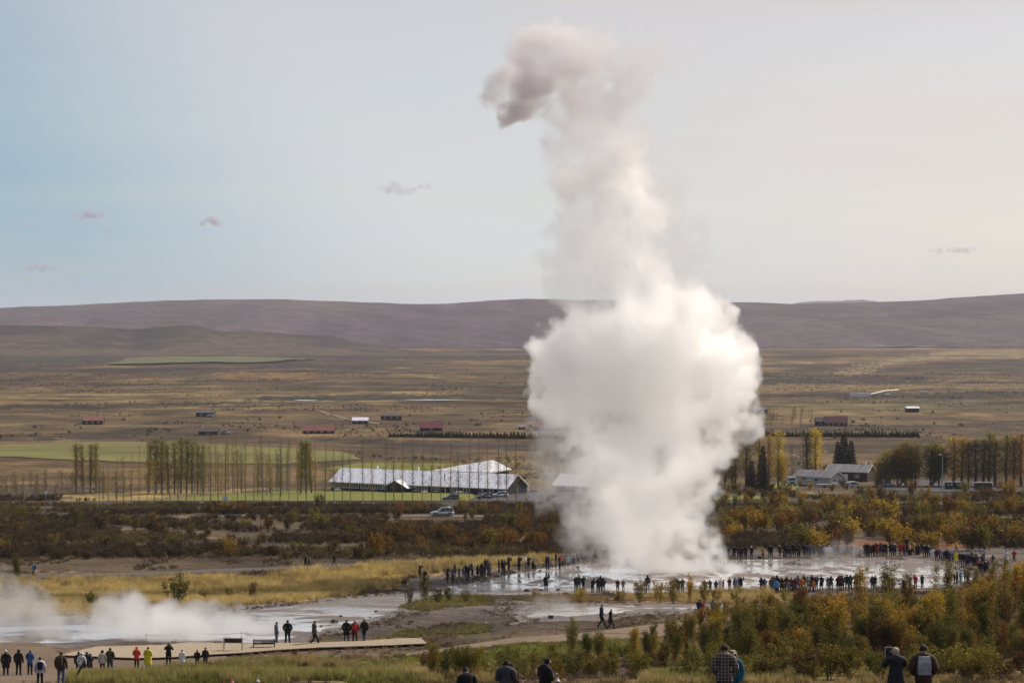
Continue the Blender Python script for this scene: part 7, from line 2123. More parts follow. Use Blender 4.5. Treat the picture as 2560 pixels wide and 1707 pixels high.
def pom(H):
    bm = bmesh.new(); bmesh.ops.create_icosphere(bm, subdivisions=1, radius=0.04)
    vs = [tuple(v.co + H + Vector((0, -0.02, 0.115))) for v in bm.verts]; fs = [tuple(v.index for v in f.verts) for f in bm.faces]; bm.free(); return vs, fs
def skirt_hair(H):
    vs, fs = [], []
    for k, (z, r_) in enumerate(((0.03, 0.10), (-0.10, 0.115), (-0.24, 0.10))):
        for i in range(7):
            a = math.pi * (1.0 + i / 6); vs.append((H.x + r_ * math.cos(a), H.y + 0.0 + r_ * math.sin(a), H.z + z))
    for k in range(2):
        for i in range(6): fs.append((k * 7 + i, k * 7 + i + 1, (k + 1) * 7 + i + 1, (k + 1) * 7 + i))
    return vs, fs

sk = [(-0.105, 0.02, 0.50), (0.105, 0.02, 0.50)]; sf = [(-0.115, -0.02, 0.09), (0.115, -0.02, 0.09)]
POSES = {
    'stand': dict(hands=[(-0.25, 0.08, 0.92), (0.25, 0.08, 0.92)], elbows=[(-0.26, -0.02, 1.15), (0.26, -0.02, 1.15)], knees=sk, feet=sf),
    'weight': dict(hands=[(-0.24, 0.10, 0.93), (0.22, 0.12, 0.95)], elbows=[(-0.27, -0.03, 1.15), (0.27, -0.05, 1.16)], knees=[(-0.10, 0.05, 0.50), (0.13, 0.01, 0.50)], feet=[(-0.15, 0.0, 0.09), (0.14, -0.03, 0.09)]),
    'photo': dict(hands=[(-0.075, 0.27, 1.52), (0.075, 0.27, 1.52)], elbows=[(-0.27, 0.16, 1.22), (0.27, 0.16, 1.22)], knees=sk, feet=sf),
    'phone': dict(hands=[(-0.06, 0.27, 1.22), (0.07, 0.27, 1.22)], elbows=[(-0.25, 0.02, 1.12), (0.25, 0.02, 1.12)], knees=sk, feet=sf, bow=0.5),
    'pockets': dict(hands=[(-0.19, 0.09, 0.98), (0.19, 0.09, 0.98)], elbows=[(-0.27, -0.05, 1.15), (0.27, -0.05, 1.15)], knees=sk, feet=[(-0.13, -0.02, 0.09), (0.13, -0.02, 0.09)]),
    'walk': dict(hands=[(-0.22, 0.28, 1.00), (0.22, -0.18, 0.95)], elbows=[(-0.25, 0.05, 1.14), (0.25, -0.14, 1.16)], knees=[(-0.09, 0.06, 0.49), (0.09, 0.20, 0.52)], feet=[(-0.10, -0.26, 0.13), (0.10, 0.30, 0.09)], lean=0.06),
    'raise_right': dict(hands=[(-0.22, 0.10, 0.95), (0.33, 0.20, 1.68)], elbows=[(-0.26, -0.02, 1.15), (0.34, 0.12, 1.42)], knees=sk, feet=sf),
    'raise_left': dict(hands=[(-0.40, 0.22, 1.62), (0.22, 0.10, 0.95)], elbows=[(-0.37, 0.10, 1.40), (0.26, -0.02, 1.15)], knees=sk, feet=[(-0.17, 0.02, 0.09), (0.15, -0.03, 0.09)]),
    'stoop': dict(hands=[(-0.10, 0.28, 1.05), (0.10, 0.28, 1.05)], elbows=[(-0.25, 0.06, 1.12), (0.25, 0.06, 1.12)], knees=sk, feet=sf, lean=0.28, bow=0.9),
    'sit': dict(hands=[(-0.14, 0.30, 0.98), (0.14, 0.30, 0.98)], elbows=[(-0.25, 0.08, 1.12), (0.25, 0.08, 1.12)], knees=[(-0.16, 0.36, 0.42), (0.16, 0.36, 0.42)], feet=[(-0.13, 0.22, 0.09), (0.13, 0.22, 0.09)], hip_z=0.20, lean=0.12),
}
WARD = {k: wardrobe(figure(**v)) for k, v in POSES.items()}

CL = {'black': (0.012, 0.012, 0.014), 'dark': (0.022, 0.022, 0.026), 'navy': (0.018, 0.024, 0.050), 'grey': (0.13, 0.13, 0.14), 'dark grey': (0.050, 0.050, 0.055), 'light grey': (0.34, 0.34, 0.36), 'white': (0.72, 0.71, 0.72), 'lilac white': (0.62, 0.58, 0.68), 'red': (0.42, 0.030, 0.030),
      'dark red': (0.14, 0.022, 0.026), 'maroon': (0.085, 0.022, 0.030), 'orange': (0.68, 0.19, 0.030), 'orange red': (0.62, 0.085, 0.030), 'yellow': (0.72, 0.62, 0.040), 'mustard': (0.50, 0.31, 0.050), 'green': (0.075, 0.10, 0.045), 'olive': (0.058, 0.054, 0.032), 'blue': (0.050, 0.13, 0.36), 'bright blue': (0.06, 0.26, 0.60),
      'royal blue': (0.030, 0.065, 0.45), 'light blue': (0.22, 0.36, 0.55), 'teal': (0.012, 0.085, 0.125), 'pale teal': (0.20, 0.34, 0.36), 'brown': (0.060, 0.038, 0.026), 'beige': (0.36, 0.29, 0.21), 'pink': (0.45, 0.14, 0.19), 'purple': (0.060, 0.036, 0.075), 'denim': (0.085, 0.115, 0.18), 'lime': (0.45, 0.55, 0.03), 'sage': (0.20, 0.24, 0.18), 'blond': (0.46, 0.38, 0.25), 'cream': (0.60, 0.55, 0.46), 'grey blue': (0.12, 0.15, 0.20)}
HAIRC = [(0.012, 0.010, 0.009), (0.030, 0.019, 0.013), (0.06, 0.04, 0.025), (0.016, 0.012, 0.011)]
rpz = random.Random(23)

def person(loc, h, rz, pose='stand', jacket='black', trousers='black', top='jacket', head='hair', headc=None, extra=None, label='', group=None, bulk=1.0, mats=None, pitch=0.0):
    w = WARD[pose]
    o = bpy.data.objects.new('person', w['body']); col.objects.link(o)
    k = h / 1.76
    o.location = loc; o.rotation_euler = (0, 0, rz); o.scale = (k * bulk, k * bulk, k)
    tag(o, label, 'person', group)
    def wear(key, c, m=None):
        g = bpy.data.objects.new({'poncho': 'raincoat', 'long_hair': 'hair', 'bag': 'shoulder_bag'}.get(key, key), w[key]); col.objects.link(g); g.parent = o
        f = 1 + (rpz.random() - 0.5) * 0.3
        g.color = (*[x * f for x in c], 1)
        if m:
            g.material_slots[0].link = 'OBJECT'; g.material_slots[0].material = m
        return g
    wear('trousers', CL[trousers])
    wear('shoes', (0.03, 0.025, 0.022))
    wear(top, CL[jacket], (mats or {}).get('jacket'))
    hc = CL[headc] if headc else (rpz.choice(HAIRC) if head in ('hair', 'long_hair') else CL[jacket])
    wear(head, hc)
    if head in ('hat', 'cap'): wear('hair', rpz.choice(HAIRC)).scale = (0.985, 0.985, 0.985)
    for e in (extra or []):
        wear(e[0], CL[e[1]])
    return o

ORD = 'first second third fourth fifth sixth seventh eighth ninth tenth eleventh twelfth thirteenth fourteenth fifteenth sixteenth seventeenth eighteenth nineteenth twentieth'.split()
GARM = {'jacket': 'jacket', 'coat': 'coat', 'poncho': 'raincoat'}
def crowd(where, group, rows, facing, jit=25, poses=('stand', 'weight', 'pockets', 'photo', 'phone'), face_to=None):
    """rows: (px, feet_py, top_py, jacket, {options}); told apart by clothes, pose and place in the row"""
    rows = sorted(rows, key=lambda r: r[0])
    seen = []
    for i, r_ in enumerate(rows):
        px, fy, ty, jc = r_[:4]
        op = dict(r_[4]) if len(r_) > 4 else {}
        p = G(px, fy)
        s = FPX / p.y
        pose = op.pop('pose', None) or rpz.choice(poses)
        h = (pix(p.x, p.y, p.z)[1] - ty) / s
        h = h / 0.72 if pose == 'sit' else h
        if pose in ('stoop',): h /= 0.95
        h = min(max(h, 0.9), 1.92) if pose != 'sit' else 1.75
        f = op.pop('face', None)
        if f is None:
            f = facing
            if face_to is not None: f = math.degrees(math.atan2(-(face_to[0] - p.x), face_to[1] - p.y))
            f += rpz.uniform(-jit, jit)
        tr = op.pop('tr', None) or rpz.choice(['black', 'black', 'dark', 'denim', 'navy', 'dark grey'])
        head = op.pop('head', None) or rpz.choice(['hair', 'hair', 'hat', 'long_hair', 'cap', 'hood'])
        hc = op.pop('hc', None)
        if hc is None and head in ('hat', 'cap'): hc = rpz.choice(['black', 'dark grey', 'grey', 'white', 'navy', 'dark red'])
        top = op.pop('top', None) or ('jacket' if rpz.random() < 0.8 else 'coat')
        if pose in ('sit',): top = 'jacket'
        ex = op.pop('ex', None)
        lab = op.pop('lab', None)
        if lab is None:
            bits = f"{'child' if h < 1.35 else 'person'} in {jc} {GARM[top]}"
            if ex: bits += f" with {ex[0][1]} {'backpack' if ex[0][0] == 'backpack' else 'bag'}"
            elif head in ('hat', 'cap'): bits += f" and {hc} {head}"
            elif head == 'hood': bits += " with hood up"
            tail = f"{ORD[min(i, 19)]} from left {where}"
            if len((bits + ' ' + tail).split()) > 16: bits = f"{'child' if h < 1.35 else 'person'} in {jc} {GARM[top]}"
            lab = f"{bits}, {tail}"
        person(p, h, R(f), pose, jc, tr, top, head, hc, ex, lab, group, bulk=rpz.uniform(0.98, 1.14))

X_ = lambda a, s, o: o + a / s
# bottom left, on the trodden earth, backs to us
A5 = lambda z: z / 4.2
B5 = lambda z: 1560 + z / 4.2
gA = 'visitors on the bare earth at lower left'
crowd('', gA, [
    (A5(62), B5(538), B5(268), 'black', dict(tr='black', head='hat', hc='white', pose='stand', lab='person in black jacket and white bobble hat at the lower left edge')),
    (A5(195), B5(538), B5(258), 'black', dict(tr='black', head='hood', pose='stand', lab='person all in black with hood up left of the blue jacket')),
    (A5(315), B5(535), B5(258), 'blue', dict(tr='black', head='hat', hc='mustard', pose='phone', lab='person in blue jacket and rusty hat at lower left')),
    (A5(420), B5(652), B5(335), 'lilac white', dict(tr='black', head='hair', pose='stand', top='jacket', ex=[('backpack', 'black')], lab='person in white hooded jacket with small black backpack')),
    (A5(640), B5(640), B5(278), 'brown', dict(tr='denim', head='hair', pose='stand', ex=[('backpack', 'brown')], lab='tall person in dark brown jacket with brown backpack and blue jeans')),
    (A5(825), B5(538), B5(282), 'black', dict(tr='dark grey', head='hat', hc='dark grey', pose='stand', lab='person in black jacket and dark beanie behind the white beanie')),
    (A5(857), B5(545), B5(292), 'white', dict(tr='black', head='hat', hc='white', pose='stand', ex=[('bag', 'black')], lab='person in white jacket and white beanie with crossbody bag')),
    (A5(912), B5(540), B5(280), 'navy', dict(tr='black', head='hair', pose='phone', lab='person in navy jacket just right of the white beanie')),
    (A5(943), B5(528), B5(298), 'dark', dict(tr='black', head='long_hair', pose='phone', top='coat', lab='person in dark coat half hidden right of the navy jacket')),
    (A5(1075), B5(520), B5(265), 'cream', dict(tr='black', head='long_hair', pose='stand', lab='long haired person in short white jacket and black trousers')),
    (A5(1155), B5(516), B5(237), 'olive', dict(tr='navy', head='hair', pose='phone', lab='tall person in dark olive jacket beside the short white jacket')),
    (A5(1435), B5(480), B5(227), 'orange red', dict(tr='black', head='hood', pose='phone', lab='person in orange red jacket with hood up before the platform')),
    (A5(1553), B5(490), B5(230), 'yellow', dict(tr='dark', head='hat', hc='grey', top='poncho', pose='phone', lab='person in long yellow raincoat and grey beanie')),
    (A5(1770), B5(440), B5(190), 'black', dict(tr='black', head='cap', hc='dark grey', pose='photo', lab='tall person in black jacket and cap raising a phone')),
    (A5(1912), B5(455), B5(262), 'white', dict(tr='white', head='hair', pose='stand', lab='child in white padded vest standing in the grass')),
    (A5(2070), B5(450), B5(262), 'dark', dict(tr='dark', head='hair', pose='stand', lab='child in dark jacket left of the red and black jacket')),
    (A5(2157), B5(455), B5(237), 'maroon', dict(tr='dark', head='hair', pose='stand', ex=[('backpack', 'black')], lab='person in red and black jacket nearest the information panel')),
], 0, 14)
gB = 'visitors standing on the walkway'
crowd('', gB, [
    (691, 1611, 1552, 'grey blue', dict(tr='grey blue', head='hair', pose='stand', face=-70, lab='person in grey blue jacket at the end of the bench')),
    (719, 1609, 1548, 'black', dict(tr='navy', head='hair', pose='pockets', face=5, lab='person in black jacket just right of the bench')),
    (785, 1613.5, 1548, 'olive', dict(tr='black', head='hair', pose='walk', face=-60, lab='person in dark olive jacket stepping along the walkway')),
    (866, 1605, 1547, 'black', dict(tr='denim', head='hair', pose='weight', face=-10, lab='person in black jacket and jeans, left of three on the walkway')),
    (887, 1605, 1549, 'dark red', dict(tr='black', head='hat', hc='light grey', top='coat', pose='pockets', face=0, ex=[('backpack', 'red')], lab='person in dark red coat with red backpack on the walkway')),
    (911, 1602, 1545, 'black', dict(tr='navy', head='hat', hc='light grey', pose='walk', face=20, ex=[('bag', 'brown')], lab='person in black jacket with brown shoulder bag on the walkway'))], 0)
gC = 'walkers on the paths'
crowd('', gC, [
    (1503, 1569, 1509, 'navy', dict(tr='black', head='hair', pose='walk', face=-75, lab='tall walker in navy top on the sandy path')),
    (1526, 1573, 1521, 'black', dict(tr='black', head='hair', hc='grey', pose='walk', face=-65, lab='grey haired walker in black following the navy top')),
    (1748, 1542, 1497, 'navy', dict(tr='black', head='hair', pose='walk', face=-30, ex=[('backpack', 'navy')], lab='walker with navy backpack where the path enters the thicket')),
    (1757, 1540, 1503, 'red', dict(tr='dark', head='hair', pose='walk', face=-30, lab='walker in red beside the navy backpack')),
    (1782, 1541, 1498, 'navy', dict(tr='black', head='hair', pose='walk', face=-30, ex=[('backpack', 'grey blue')], lab='walker with blue backpack alone at the thicket edge')),
    (85, 1441, 1406, 'bright blue', dict(tr='black', head='cap', hc='dark grey', pose='walk', face=80, ex=[('backpack', 'black')], lab='lone walker in bright blue jacket on the path at the left')),
    (764, 1418, 1386, 'black', dict(tr='black', pose='walk', face=-80, head='cap', hc='light grey', lab='taller of two dark walkers on the heath path')),
    (772, 1418.5, 1392, 'dark', dict(tr='black', pose='walk', face=-80, head='hair', lab='shorter of two dark walkers on the heath path')),
    (837, 1413, 1381, 'black', dict(tr='dark', pose='walk', face=90, head='hair', lab='single dark walker before the rusty bushes'))], 0)
# left rim of the pool
gx, gy = lambda z: 1090 + z / 5.737, lambda z: 1370 + z / 5.737
vent = (G(1640, 1440).x, VENT_Y)
gL = 'onlookers along the left rim of the pool'
L1 = [(1050, 1444, 1408, 'maroon', dict(tr='black', pose='photo')), (1061, 1460, 1424, 'black', dict(tr='black', pose='photo')),
      (gx(165), gy(498), gy(285), 'black', dict(pose='raise_left', ex=[('backpack', 'pink')], tr='black')), (gx(238), gy(503), gy(295), 'purple', dict(tr='dark', pose='pockets')), (gx(272), gy(400), gy(215), 'black', dict(top='coat')), (gx(332), gy(410), gy(268), 'dark grey', dict(top='coat', head='hair')),
      (gx(395), gy(466), gy(255), 'grey', dict(tr='light grey')), (gx(425), gy(447), gy(220), 'black', dict()), (gx(465), gy(462), gy(240), 'black', dict(pose='photo')), (gx(520), gy(397), gy(190), 'light grey', dict(tr='black', ex=[('backpack', 'black')], pose='stand')), (gx(597), gy(436), gy(228), 'black', dict(pose='phone'))]
L2 = [(gx(640), gy(405), gy(215), 'black', dict()), (gx(662), gy(412), gy(195), 'dark', dict()), (gx(692), gy(408), gy(240), 'navy', dict()), (gx(705), gy(370), gy(135), 'black', dict(pose='photo')), (gx(742), gy(388), gy(142), 'dark grey', dict(pose='photo')), (gx(770), gy(378), gy(188), 'grey', dict(pose='photo')), (gx(755), gy(385), gy(215), 'dark', dict())]
L3 = [(gx(903), gy(347), gy(150), 'dark', dict()), (gx(945), gy(388), gy(150), 'black', dict()), (gx(978), gy(388), gy(165), 'dark grey', dict(pose='photo')), (gx(1043), gy(326), gy(108), 'brown', dict(pose='photo', tr='dark', face=-60)), (gx(1190), gy(328), gy(103), 'black', dict(pose='photo', top='coat', face=-70)),
      (gx(1285), gy(290), gy(98), 'white', dict(tr='denim', pose='stand')), (gx(1325), gy(288), gy(110), 'black', dict(pose='photo')), (gx(1395), gy(285), gy(98), 'beige', dict(tr='beige', pose='photo')), (gx(1388), gy(300), gy(205), 'dark', dict(pose='sit', face=-50, lab='person in dark jacket sitting on the ground at the pool rim'))]
L4 = [(gx(1582), gy(302), gy(92), 'black', dict(pose='photo')), (gx(1617), gy(303), gy(110), 'navy', dict(tr='navy')), (gx(1658), gy(285), gy(165), 'pink', dict(pose='walk', tr='dark')), (gx(1722), gy(275), gy(56), 'navy', dict(tr='denim', pose='stand')), (gx(1772), gy(302), gy(100), 'black', dict(tr='black')), (gx(1797), gy(270), gy(65), 'red', dict(pose='photo')),
      (gx(1845), gy(250), gy(75), 'brown', dict(tr='brown')), (gx(1890), gy(252), gy(95), 'light blue', dict(tr='dark grey')), (1404, 1386, 1362, 'navy', dict()), (1417, 1388, 1369, 'dark grey', dict())]
zx5, zy5 = lambda z: 1200 + z / 3.136, lambda z: 1000 + z / 3.136
L5 = [(zx5(a), zy5(b_), zy5(c), jc, dict()) for a, b_, c, jc in [(733, 1290, 1180, 'light grey'), (770, 1282, 1175, 'grey'), (812, 1255, 1180, 'grey'), (882, 1245, 1150, 'dark grey'), (940, 1252, 1160, 'dark grey'), (972, 1250, 1158, 'dark'), (1003, 1252, 1160, 'dark'), (1034, 1232, 1170, 'grey'), (1098, 1232, 1160, 'dark grey'), (1130, 1215, 1150, 'light grey')]]
crowd('at the left rim', gL, L1, 0, 30, face_to=vent)
crowd('in the tight photo group', gL, L2, 0, 30, face_to=vent)
crowd('of the spread rim watchers', gL, L3, 0, 30, face_to=vent)
crowd('of the rim group near the steam', gL, L4, 0, 30, face_to=vent)
crowd('of the figures veiled by steam', gL, L5, 0, 30, face_to=vent)
# near shore
gN = 'onlookers on the near shore of the pool'
N1 = [(1365, 1475, 1436, 'black', dict(tr='dark', pose='raise_right', face=-10, head='hair', lab='lone man in black jacket raising one hand at the water')), (1439, 1476, 1439, 'black', dict(head='hair')), (1447, 1478, 1436, 'dark grey', dict(tr='denim', head='hair')), (1458, 1477, 1438, 'black', dict(tr='black', head='hair')),
      (1481, 1481, 1447, 'black', dict(pose='stoop', head='hood')), (1495, 1481, 1443, 'navy', dict(tr='black')), (1501, 1479, 1438, 'dark', dict()), (1508, 1481, 1443, 'dark', dict(tr='grey')), (1544, 1480, 1447, 'brown', dict(tr='brown', head='hood')), (1558, 1476, 1447, 'grey', dict(tr='grey')), (1619, 1476, 1437, 'brown', dict()), (1624, 1477, 1455, 'white', dict(tr='white'))]
N2 = [(1690, 1478, 1444, 'olive', dict()), (1697, 1478, 1447, 'dark grey', dict()), (1706, 1478, 1444, 'green', dict()), (1762, 1480, 1448, 'black', dict()), (1776, 1480, 1449, 'dark', dict(pose='stoop')), (1790, 1480, 1449, 'olive', dict())]
u1, w1 = lambda z: 1800 + z / 9.046, lambda z: 1330 + z / 9.046
N3 = [(u1(8), w1(1310), w1(1045), 'white', dict(tr='red', head='hair')), (u1(70), w1(1300), w1(1065), 'red', dict(tr='maroon')), (u1(215), w1(1335), w1(1020), 'dark red', dict(pose='phone', tr='maroon')), (u1(340), w1(1352), w1(1005), 'grey blue', dict(tr='navy')), (u1(432), w1(1340), w1(1000), 'light grey', dict(tr='dark grey')), (u1(478), w1(1342), w1(990), 'dark', dict(pose='raise_right')),
      (u1(938), w1(1340), w1(1005), 'navy', dict(ex=[('backpack', 'navy')], face=20, tr='dark')), (u1(1008), w1(1340), w1(1020), 'grey blue', dict(tr='navy'))]
N4 = [(u1(1172), w1(1382), w1(1005), 'green', dict(tr='dark', top='coat')), (u1(1213), w1(1370), w1(975), 'purple', dict(head='hat', hc='royal blue')), (u1(1268), w1(1402), w1(1065), 'bright blue', dict(tr='dark', head='hair')), (u1(1287), w1(1370), w1(960), 'dark', dict()), (u1(1392), w1(1362), w1(1008), 'brown', dict(top='coat', head='long_hair')), (u1(1450), w1(1350), w1(1130), 'royal blue', dict(tr='dark')), (u1(1508), w1(1360), w1(985), 'maroon', dict()), (u1(1560), w1(1372), w1(1060), 'beige', dict()),
      (u1(1612), w1(1372), w1(1015), 'maroon', dict()), (u1(1680), w1(1382), w1(1130), 'navy', dict(pose='sit', face=0, lab='person crouching in dark blue at the middle of the near crowd'))]
N5 = [(u1(1700), w1(1375), w1(1020), 'dark red', dict()), (u1(1760), w1(1360), w1(970), 'grey blue', dict()), (u1(1850), w1(1380), w1(1018), 'orange', dict(head='hood')), (u1(1893), w1(1350), w1(945), 'black', dict(head='hair')), (u1(1990), w1(1360), w1(988), 'sage', dict()), (u1(2078), w1(1350), w1(930), 'black', dict(head='hair')), (u1(2108), w1(1360), w1(1095), 'orange', dict(head='hood')), (u1(2178), w1(1340), w1(990), 'dark grey', dict(head='long_hair')), (u1(2290), w1(1330), w1(968), 'black', dict(pose='raise_left', face=0))]
u2 = lambda z: 2040 + z / 9.046
N6 = [(u2(120), w1(1320), w1(970), 'dark', dict(pose='raise_left', face=0)), (u2(270), w1(1310), w1(990), 'light grey', dict(pose='phone')), (u2(342), w1(1320), w1(978), 'olive', dict(pose='photo', face=0)), (u2(498), w1(1320), w1(978), 'black', dict(top='coat')), (u2(545), w1(1325), w1(958), 'maroon', dict()), (u2(590), w1(1320), w1(968), 'black', dict(top='coat')), (u2(700), w1(1310), w1(940), 'navy', dict()), (u2(780), w1(1300), w1(940), 'dark grey', dict()), (u2(900), w1(1290), w1(928), 'brown', dict(top='coat')),
      (u2(1272), w1(1290), w1(978), 'brown', dict()), (u2(1338), w1(1290), w1(972), 'dark', dict())]
N7 = [(u2(1640), w1(1290), w1(950), 'olive', dict()), (u2(1720), w1(1290), w1(990), 'brown', dict()), (u2(2130), w1(1290), w1(978), 'pale teal', dict(pose='phone')), (u2(2250), w1(1275), w1(958), 'red', dict(tr='maroon', pose='phone')), (2280 + 215 / 8.4, 1320 + 1240 / 8.4, 1320 + 962 / 8.4, 'dark', dict(top='coat', pose='phone', head='hair'))]
v3, y3 = lambda z: 2280 + z / 8.4, lambda z: 1320 + z / 8.4
N8 = [(v3(822), y3(1150), y3(905), 'dark', dict()), (v3(890), y3(1160), y3(925), 'black', dict()), (v3(945), y3(1160), y3(890), 'navy', dict()), (v3(1022), y3(1140), y3(868), 'light blue', dict(head='hair')), (v3(1110), y3(1150), y3(865), 'dark', dict()), (v3(1160), y3(1150), y3(880), 'black', dict()), (v3(1190), y3(1120), y3(850), 'dark grey', dict())]
crowd('on the near shore left', gN, N1, 0, 25, face_to=vent)
crowd('behind the steam base bushes', gN, N2, 0, 25, face_to=vent)
crowd('right of the steam base', gN, N3, 0, 25, face_to=vent)
crowd('in the colourful near crowd', gN, N4, 0, 20, face_to=(vent[0] + 14, vent[1] + 4))
crowd('around the orange jackets', gN, N5, 0, 20, face_to=(vent[0] + 12, vent[1] + 4))
crowd('above the golden bushes', gN, N6, 10, 20)
crowd('behind the tall birches', gN, N7, 30, 20)
crowd('at the pool end', gN, N8, 60, 25)
p = G(u1(405), w1(1338))
e = empty('suitcase', p, 0.2, label='dark purple wheeled bag beside the striped jacket', cat='bag')
MB().box((0, 0, 0.38), (0.42, 0.25, 0.62)).build('body', paint((0.035, 0.022, 0.045), 0.7), e, bevel=0.04)
for sx in (-0.15, 0.15): MB().tube([(sx, -0.06, 0.05), (sx, 0.06, 0.05)], 0.05, 8).build('wheel', M_TYRE, e)
MB().tube([(-0.12, 0.1, 0.68), (-0.12, 0.1, 0.95), (0.12, 0.1, 0.95), (0.12, 0.1, 0.68)], 0.015, 4).build('handle', M_BLACK, e)
# far bank
gF = 'onlookers on the far bank of the pool'
def far(rows, fx, fy): return [(fx(a), fy(b_), fy(c), jc, (o or {})) for a, b_, c, jc, o in rows]
F1 = far([(15, 595, 320, 'light grey', None), (90, 592, 315, 'grey', None), (190, 565, 330, 'dark grey', None), (285, 572, 330, 'lilac white', None), (325, 582, 295, 'black', dict(pose='walk')), (415, 572, 335, 'black', None), (450, 575, 340, 'dark', None), (500, 590, 325, 'black', None), (580, 602, 300, 'black', dict(top='coat')), (712, 596, 310, 'black', dict(head='hat', hc='white')), (970, 590, 320, 'mustard', dict(ex=[('backpack', 'black')], tr='black', face=200, head='hair')),
          (1120, 572, 290, 'dark', None), (1165, 578, 272, 'black', None), (1355, 555, 285, 'black', None)], u1, w1)
F2 = far([(1450, 562, 290, 'dark', None), (1480, 570, 250, 'black', None), (1518, 576, 225, 'black', None), (1560, 575, 300, 'dark', None), (1588, 575, 390, 'red', dict(tr='black')), (1650, 568, 235, 'black', None), (1692, 566, 300, 'black', None), (1785, 572, 245, 'dark grey', None), (1770, 560, 300, 'dark', None), (1905, 562, 255, 'dark', None), (1955, 562, 280, 'dark', None), (2030, 545, 245, 'grey', None), (2130, 540, 290, 'grey', None), (2260, 545, 280, 'dark grey', None), (2320, 545, 270, 'grey', None)], u1, w1)
F3 = far([(80, 562, 270, 'grey', None), (160, 545, 285, 'dark grey', None), (205, 562, 308, 'white', dict(tr='dark grey')), (295, 562, 300, 'white', dict(tr='grey')), (420, 566, 280, 'light blue', dict(tr='beige')), (500, 566, 280, 'brown', None), (590, 562, 290, 'light grey', None), (640, 562, 285, 'beige', None), (690, 562, 270, 'grey', None), (770, 552, 290, 'grey', None), (815, 552, 280, 'grey', None), (915, 556, 330, 'light grey', None), (1000, 545, 285, 'lilac white', dict(tr='beige'))], u2, w1)
F4 = far([(1110, 548, 240, 'black', None), (1165, 556, 230, 'black', None), (1195, 550, 260, 'dark', None), (1238, 545, 270, 'black', None), (1278, 545, 265, 'dark', None), (1350, 546, 210, 'dark red', dict(top='coat', head='long_hair', hc='blond')), (1385, 540, 270, 'red', None), (1458, 535, 220, 'dark', None), (1492, 536, 225, 'grey', None), (1560, 538, 225, 'black', dict(top='coat')), (1592, 530, 260, 'black', None), (1690, 532, 240, 'dark', None), (1725, 530, 235, 'navy', None), (1785, 528, 250, 'black', dict(head='cap', hc='white')), (1908, 522, 245, 'red', dict(tr='dark'))], u2, w1)
F5 = far([(1990, 522, 255, 'red', dict(tr='dark')), (2018, 520, 245, 'maroon', None), (2060, 522, 250, 'dark', None), (2055, 430, 110, 'black', dict(tr='black')), (2115, 522, 400, 'maroon', dict(pose='sit', face=180, lab='person in maroon crouching at the far bank beside the yellow jacket')), (2190, 520, 190, 'mustard', dict(tr='black', head='long_hair')), (2265, 515, 280, 'black', None), (2310, 515, 270, 'black', None)], u2, w1)
F6 = far([(100, 560, 340, 'black', None), (145, 560, 335, 'dark', None), (205, 545, 290, 'dark grey', None), (285, 450, 240, 'dark', None), (262, 600, 345, 'black', None), (305, 612, 330, 'black', None), (350, 595, 360, 'navy', None), (405, 440, 232, 'black', None), (490, 440, 240, 'light grey', None), (540, 440, 240, 'dark grey', None), (430, 672, 410, 'white', dict(tr='white')), (385, 580, 380, 'navy', None), (470, 600, 430, 'dark', None)], v3, y3)
F7 = far([(520, 705, 422, 'maroon', None), (560, 650, 430, 'dark', None), (600, 660, 430, 'grey blue', None), (625, 690, 500, 'light grey', None), (680, 705, 455, 'maroon', None), (715, 650, 430, 'light blue', None), (735, 735, 430, 'navy', None), (780, 742, 480, 'dark', None), (800, 700, 520, 'pink', None), (830, 690, 460, 'light blue', None), (855, 722, 490, 'grey', None), (930, 762, 490, 'yellow', dict(top='coat', tr='beige', pose='stand', head='hat', hc='lime')), (975, 745, 500, 'black', None), (1010, 780, 500, 'black', None)], v3, y3)
F8 = far([(1062, 782, 510, 'dark', dict(tr='grey')), (1110, 782, 520, 'black', None), (1150, 770, 520, 'dark', None), (1172, 792, 530, 'purple', None), (1222, 792, 540, 'black', None), (1262, 720, 470, 'grey', dict(head='hat', hc='white')), (1260, 790, 560, 'dark', None), (1302, 802, 560, 'black', None), (1340, 720, 520, 'dark grey', None), (1345, 800, 580, 'dark', None), (1402, 830, 620, 'pink', None), (1385, 780, 560, 'purple', None)], v3, y3)
F9 = far([(1440, 965, 690, 'black', None), (1475, 820, 530, 'dark grey', None), (1410, 930, 700, 'dark', None), (1490, 940, 700, 'maroon', None), (1530, 900, 640, 'grey', None), (1545, 940, 680, 'dark', None), (1582, 935, 660, 'dark grey', None), (1505, 850, 600, 'black', None), (1600, 880, 680, 'beige', None)], v3, y3)
F10 = far([(920, 492, 270, 'lime', dict(tr='black', head='hat', hc='dark red', pose='walk', face=-80)), (1310, 462, 190, 'black', dict(tr='beige', pose='walk', face=90)), (1435, 470, 208, 'green', dict(head='hat', hc='orange red', tr='dark', pose='stand', face=180)), (1590, 468, 205, 'dark', dict(pose='walk', face=85, tr='navy')), (2000, 455, 235, 'dark red', dict(pose='walk', tr='maroon', face=-85)), (2118, 452, 205, 'maroon', dict(pose='walk', tr='black', face=-85)), (2165, 455, 240, 'dark red', dict(tr='black', face=-85, pose='walk')),
           (1445, 545, 400, 'grey', dict(ex=[('backpack', 'white')], face=0)), (1515, 625, 422, 'light grey', dict(tr='black', face=20)), (1700, 772, 530, 'dark grey', dict(tr='dark grey', pose='walk', face=60)), (1985, 742, 470, 'white', dict(top='coat', tr='black', head='hair', pose='stand', face=20, lab='person in long white coat alone at the right end')), (2147, 700, 450, 'red', dict(tr='brown', head='hair', pose='pockets', face=20, lab='person in red jacket right of the white coat'))], v3, y3)
vent_far = (vent[0] + 10, vent[1] - 6)
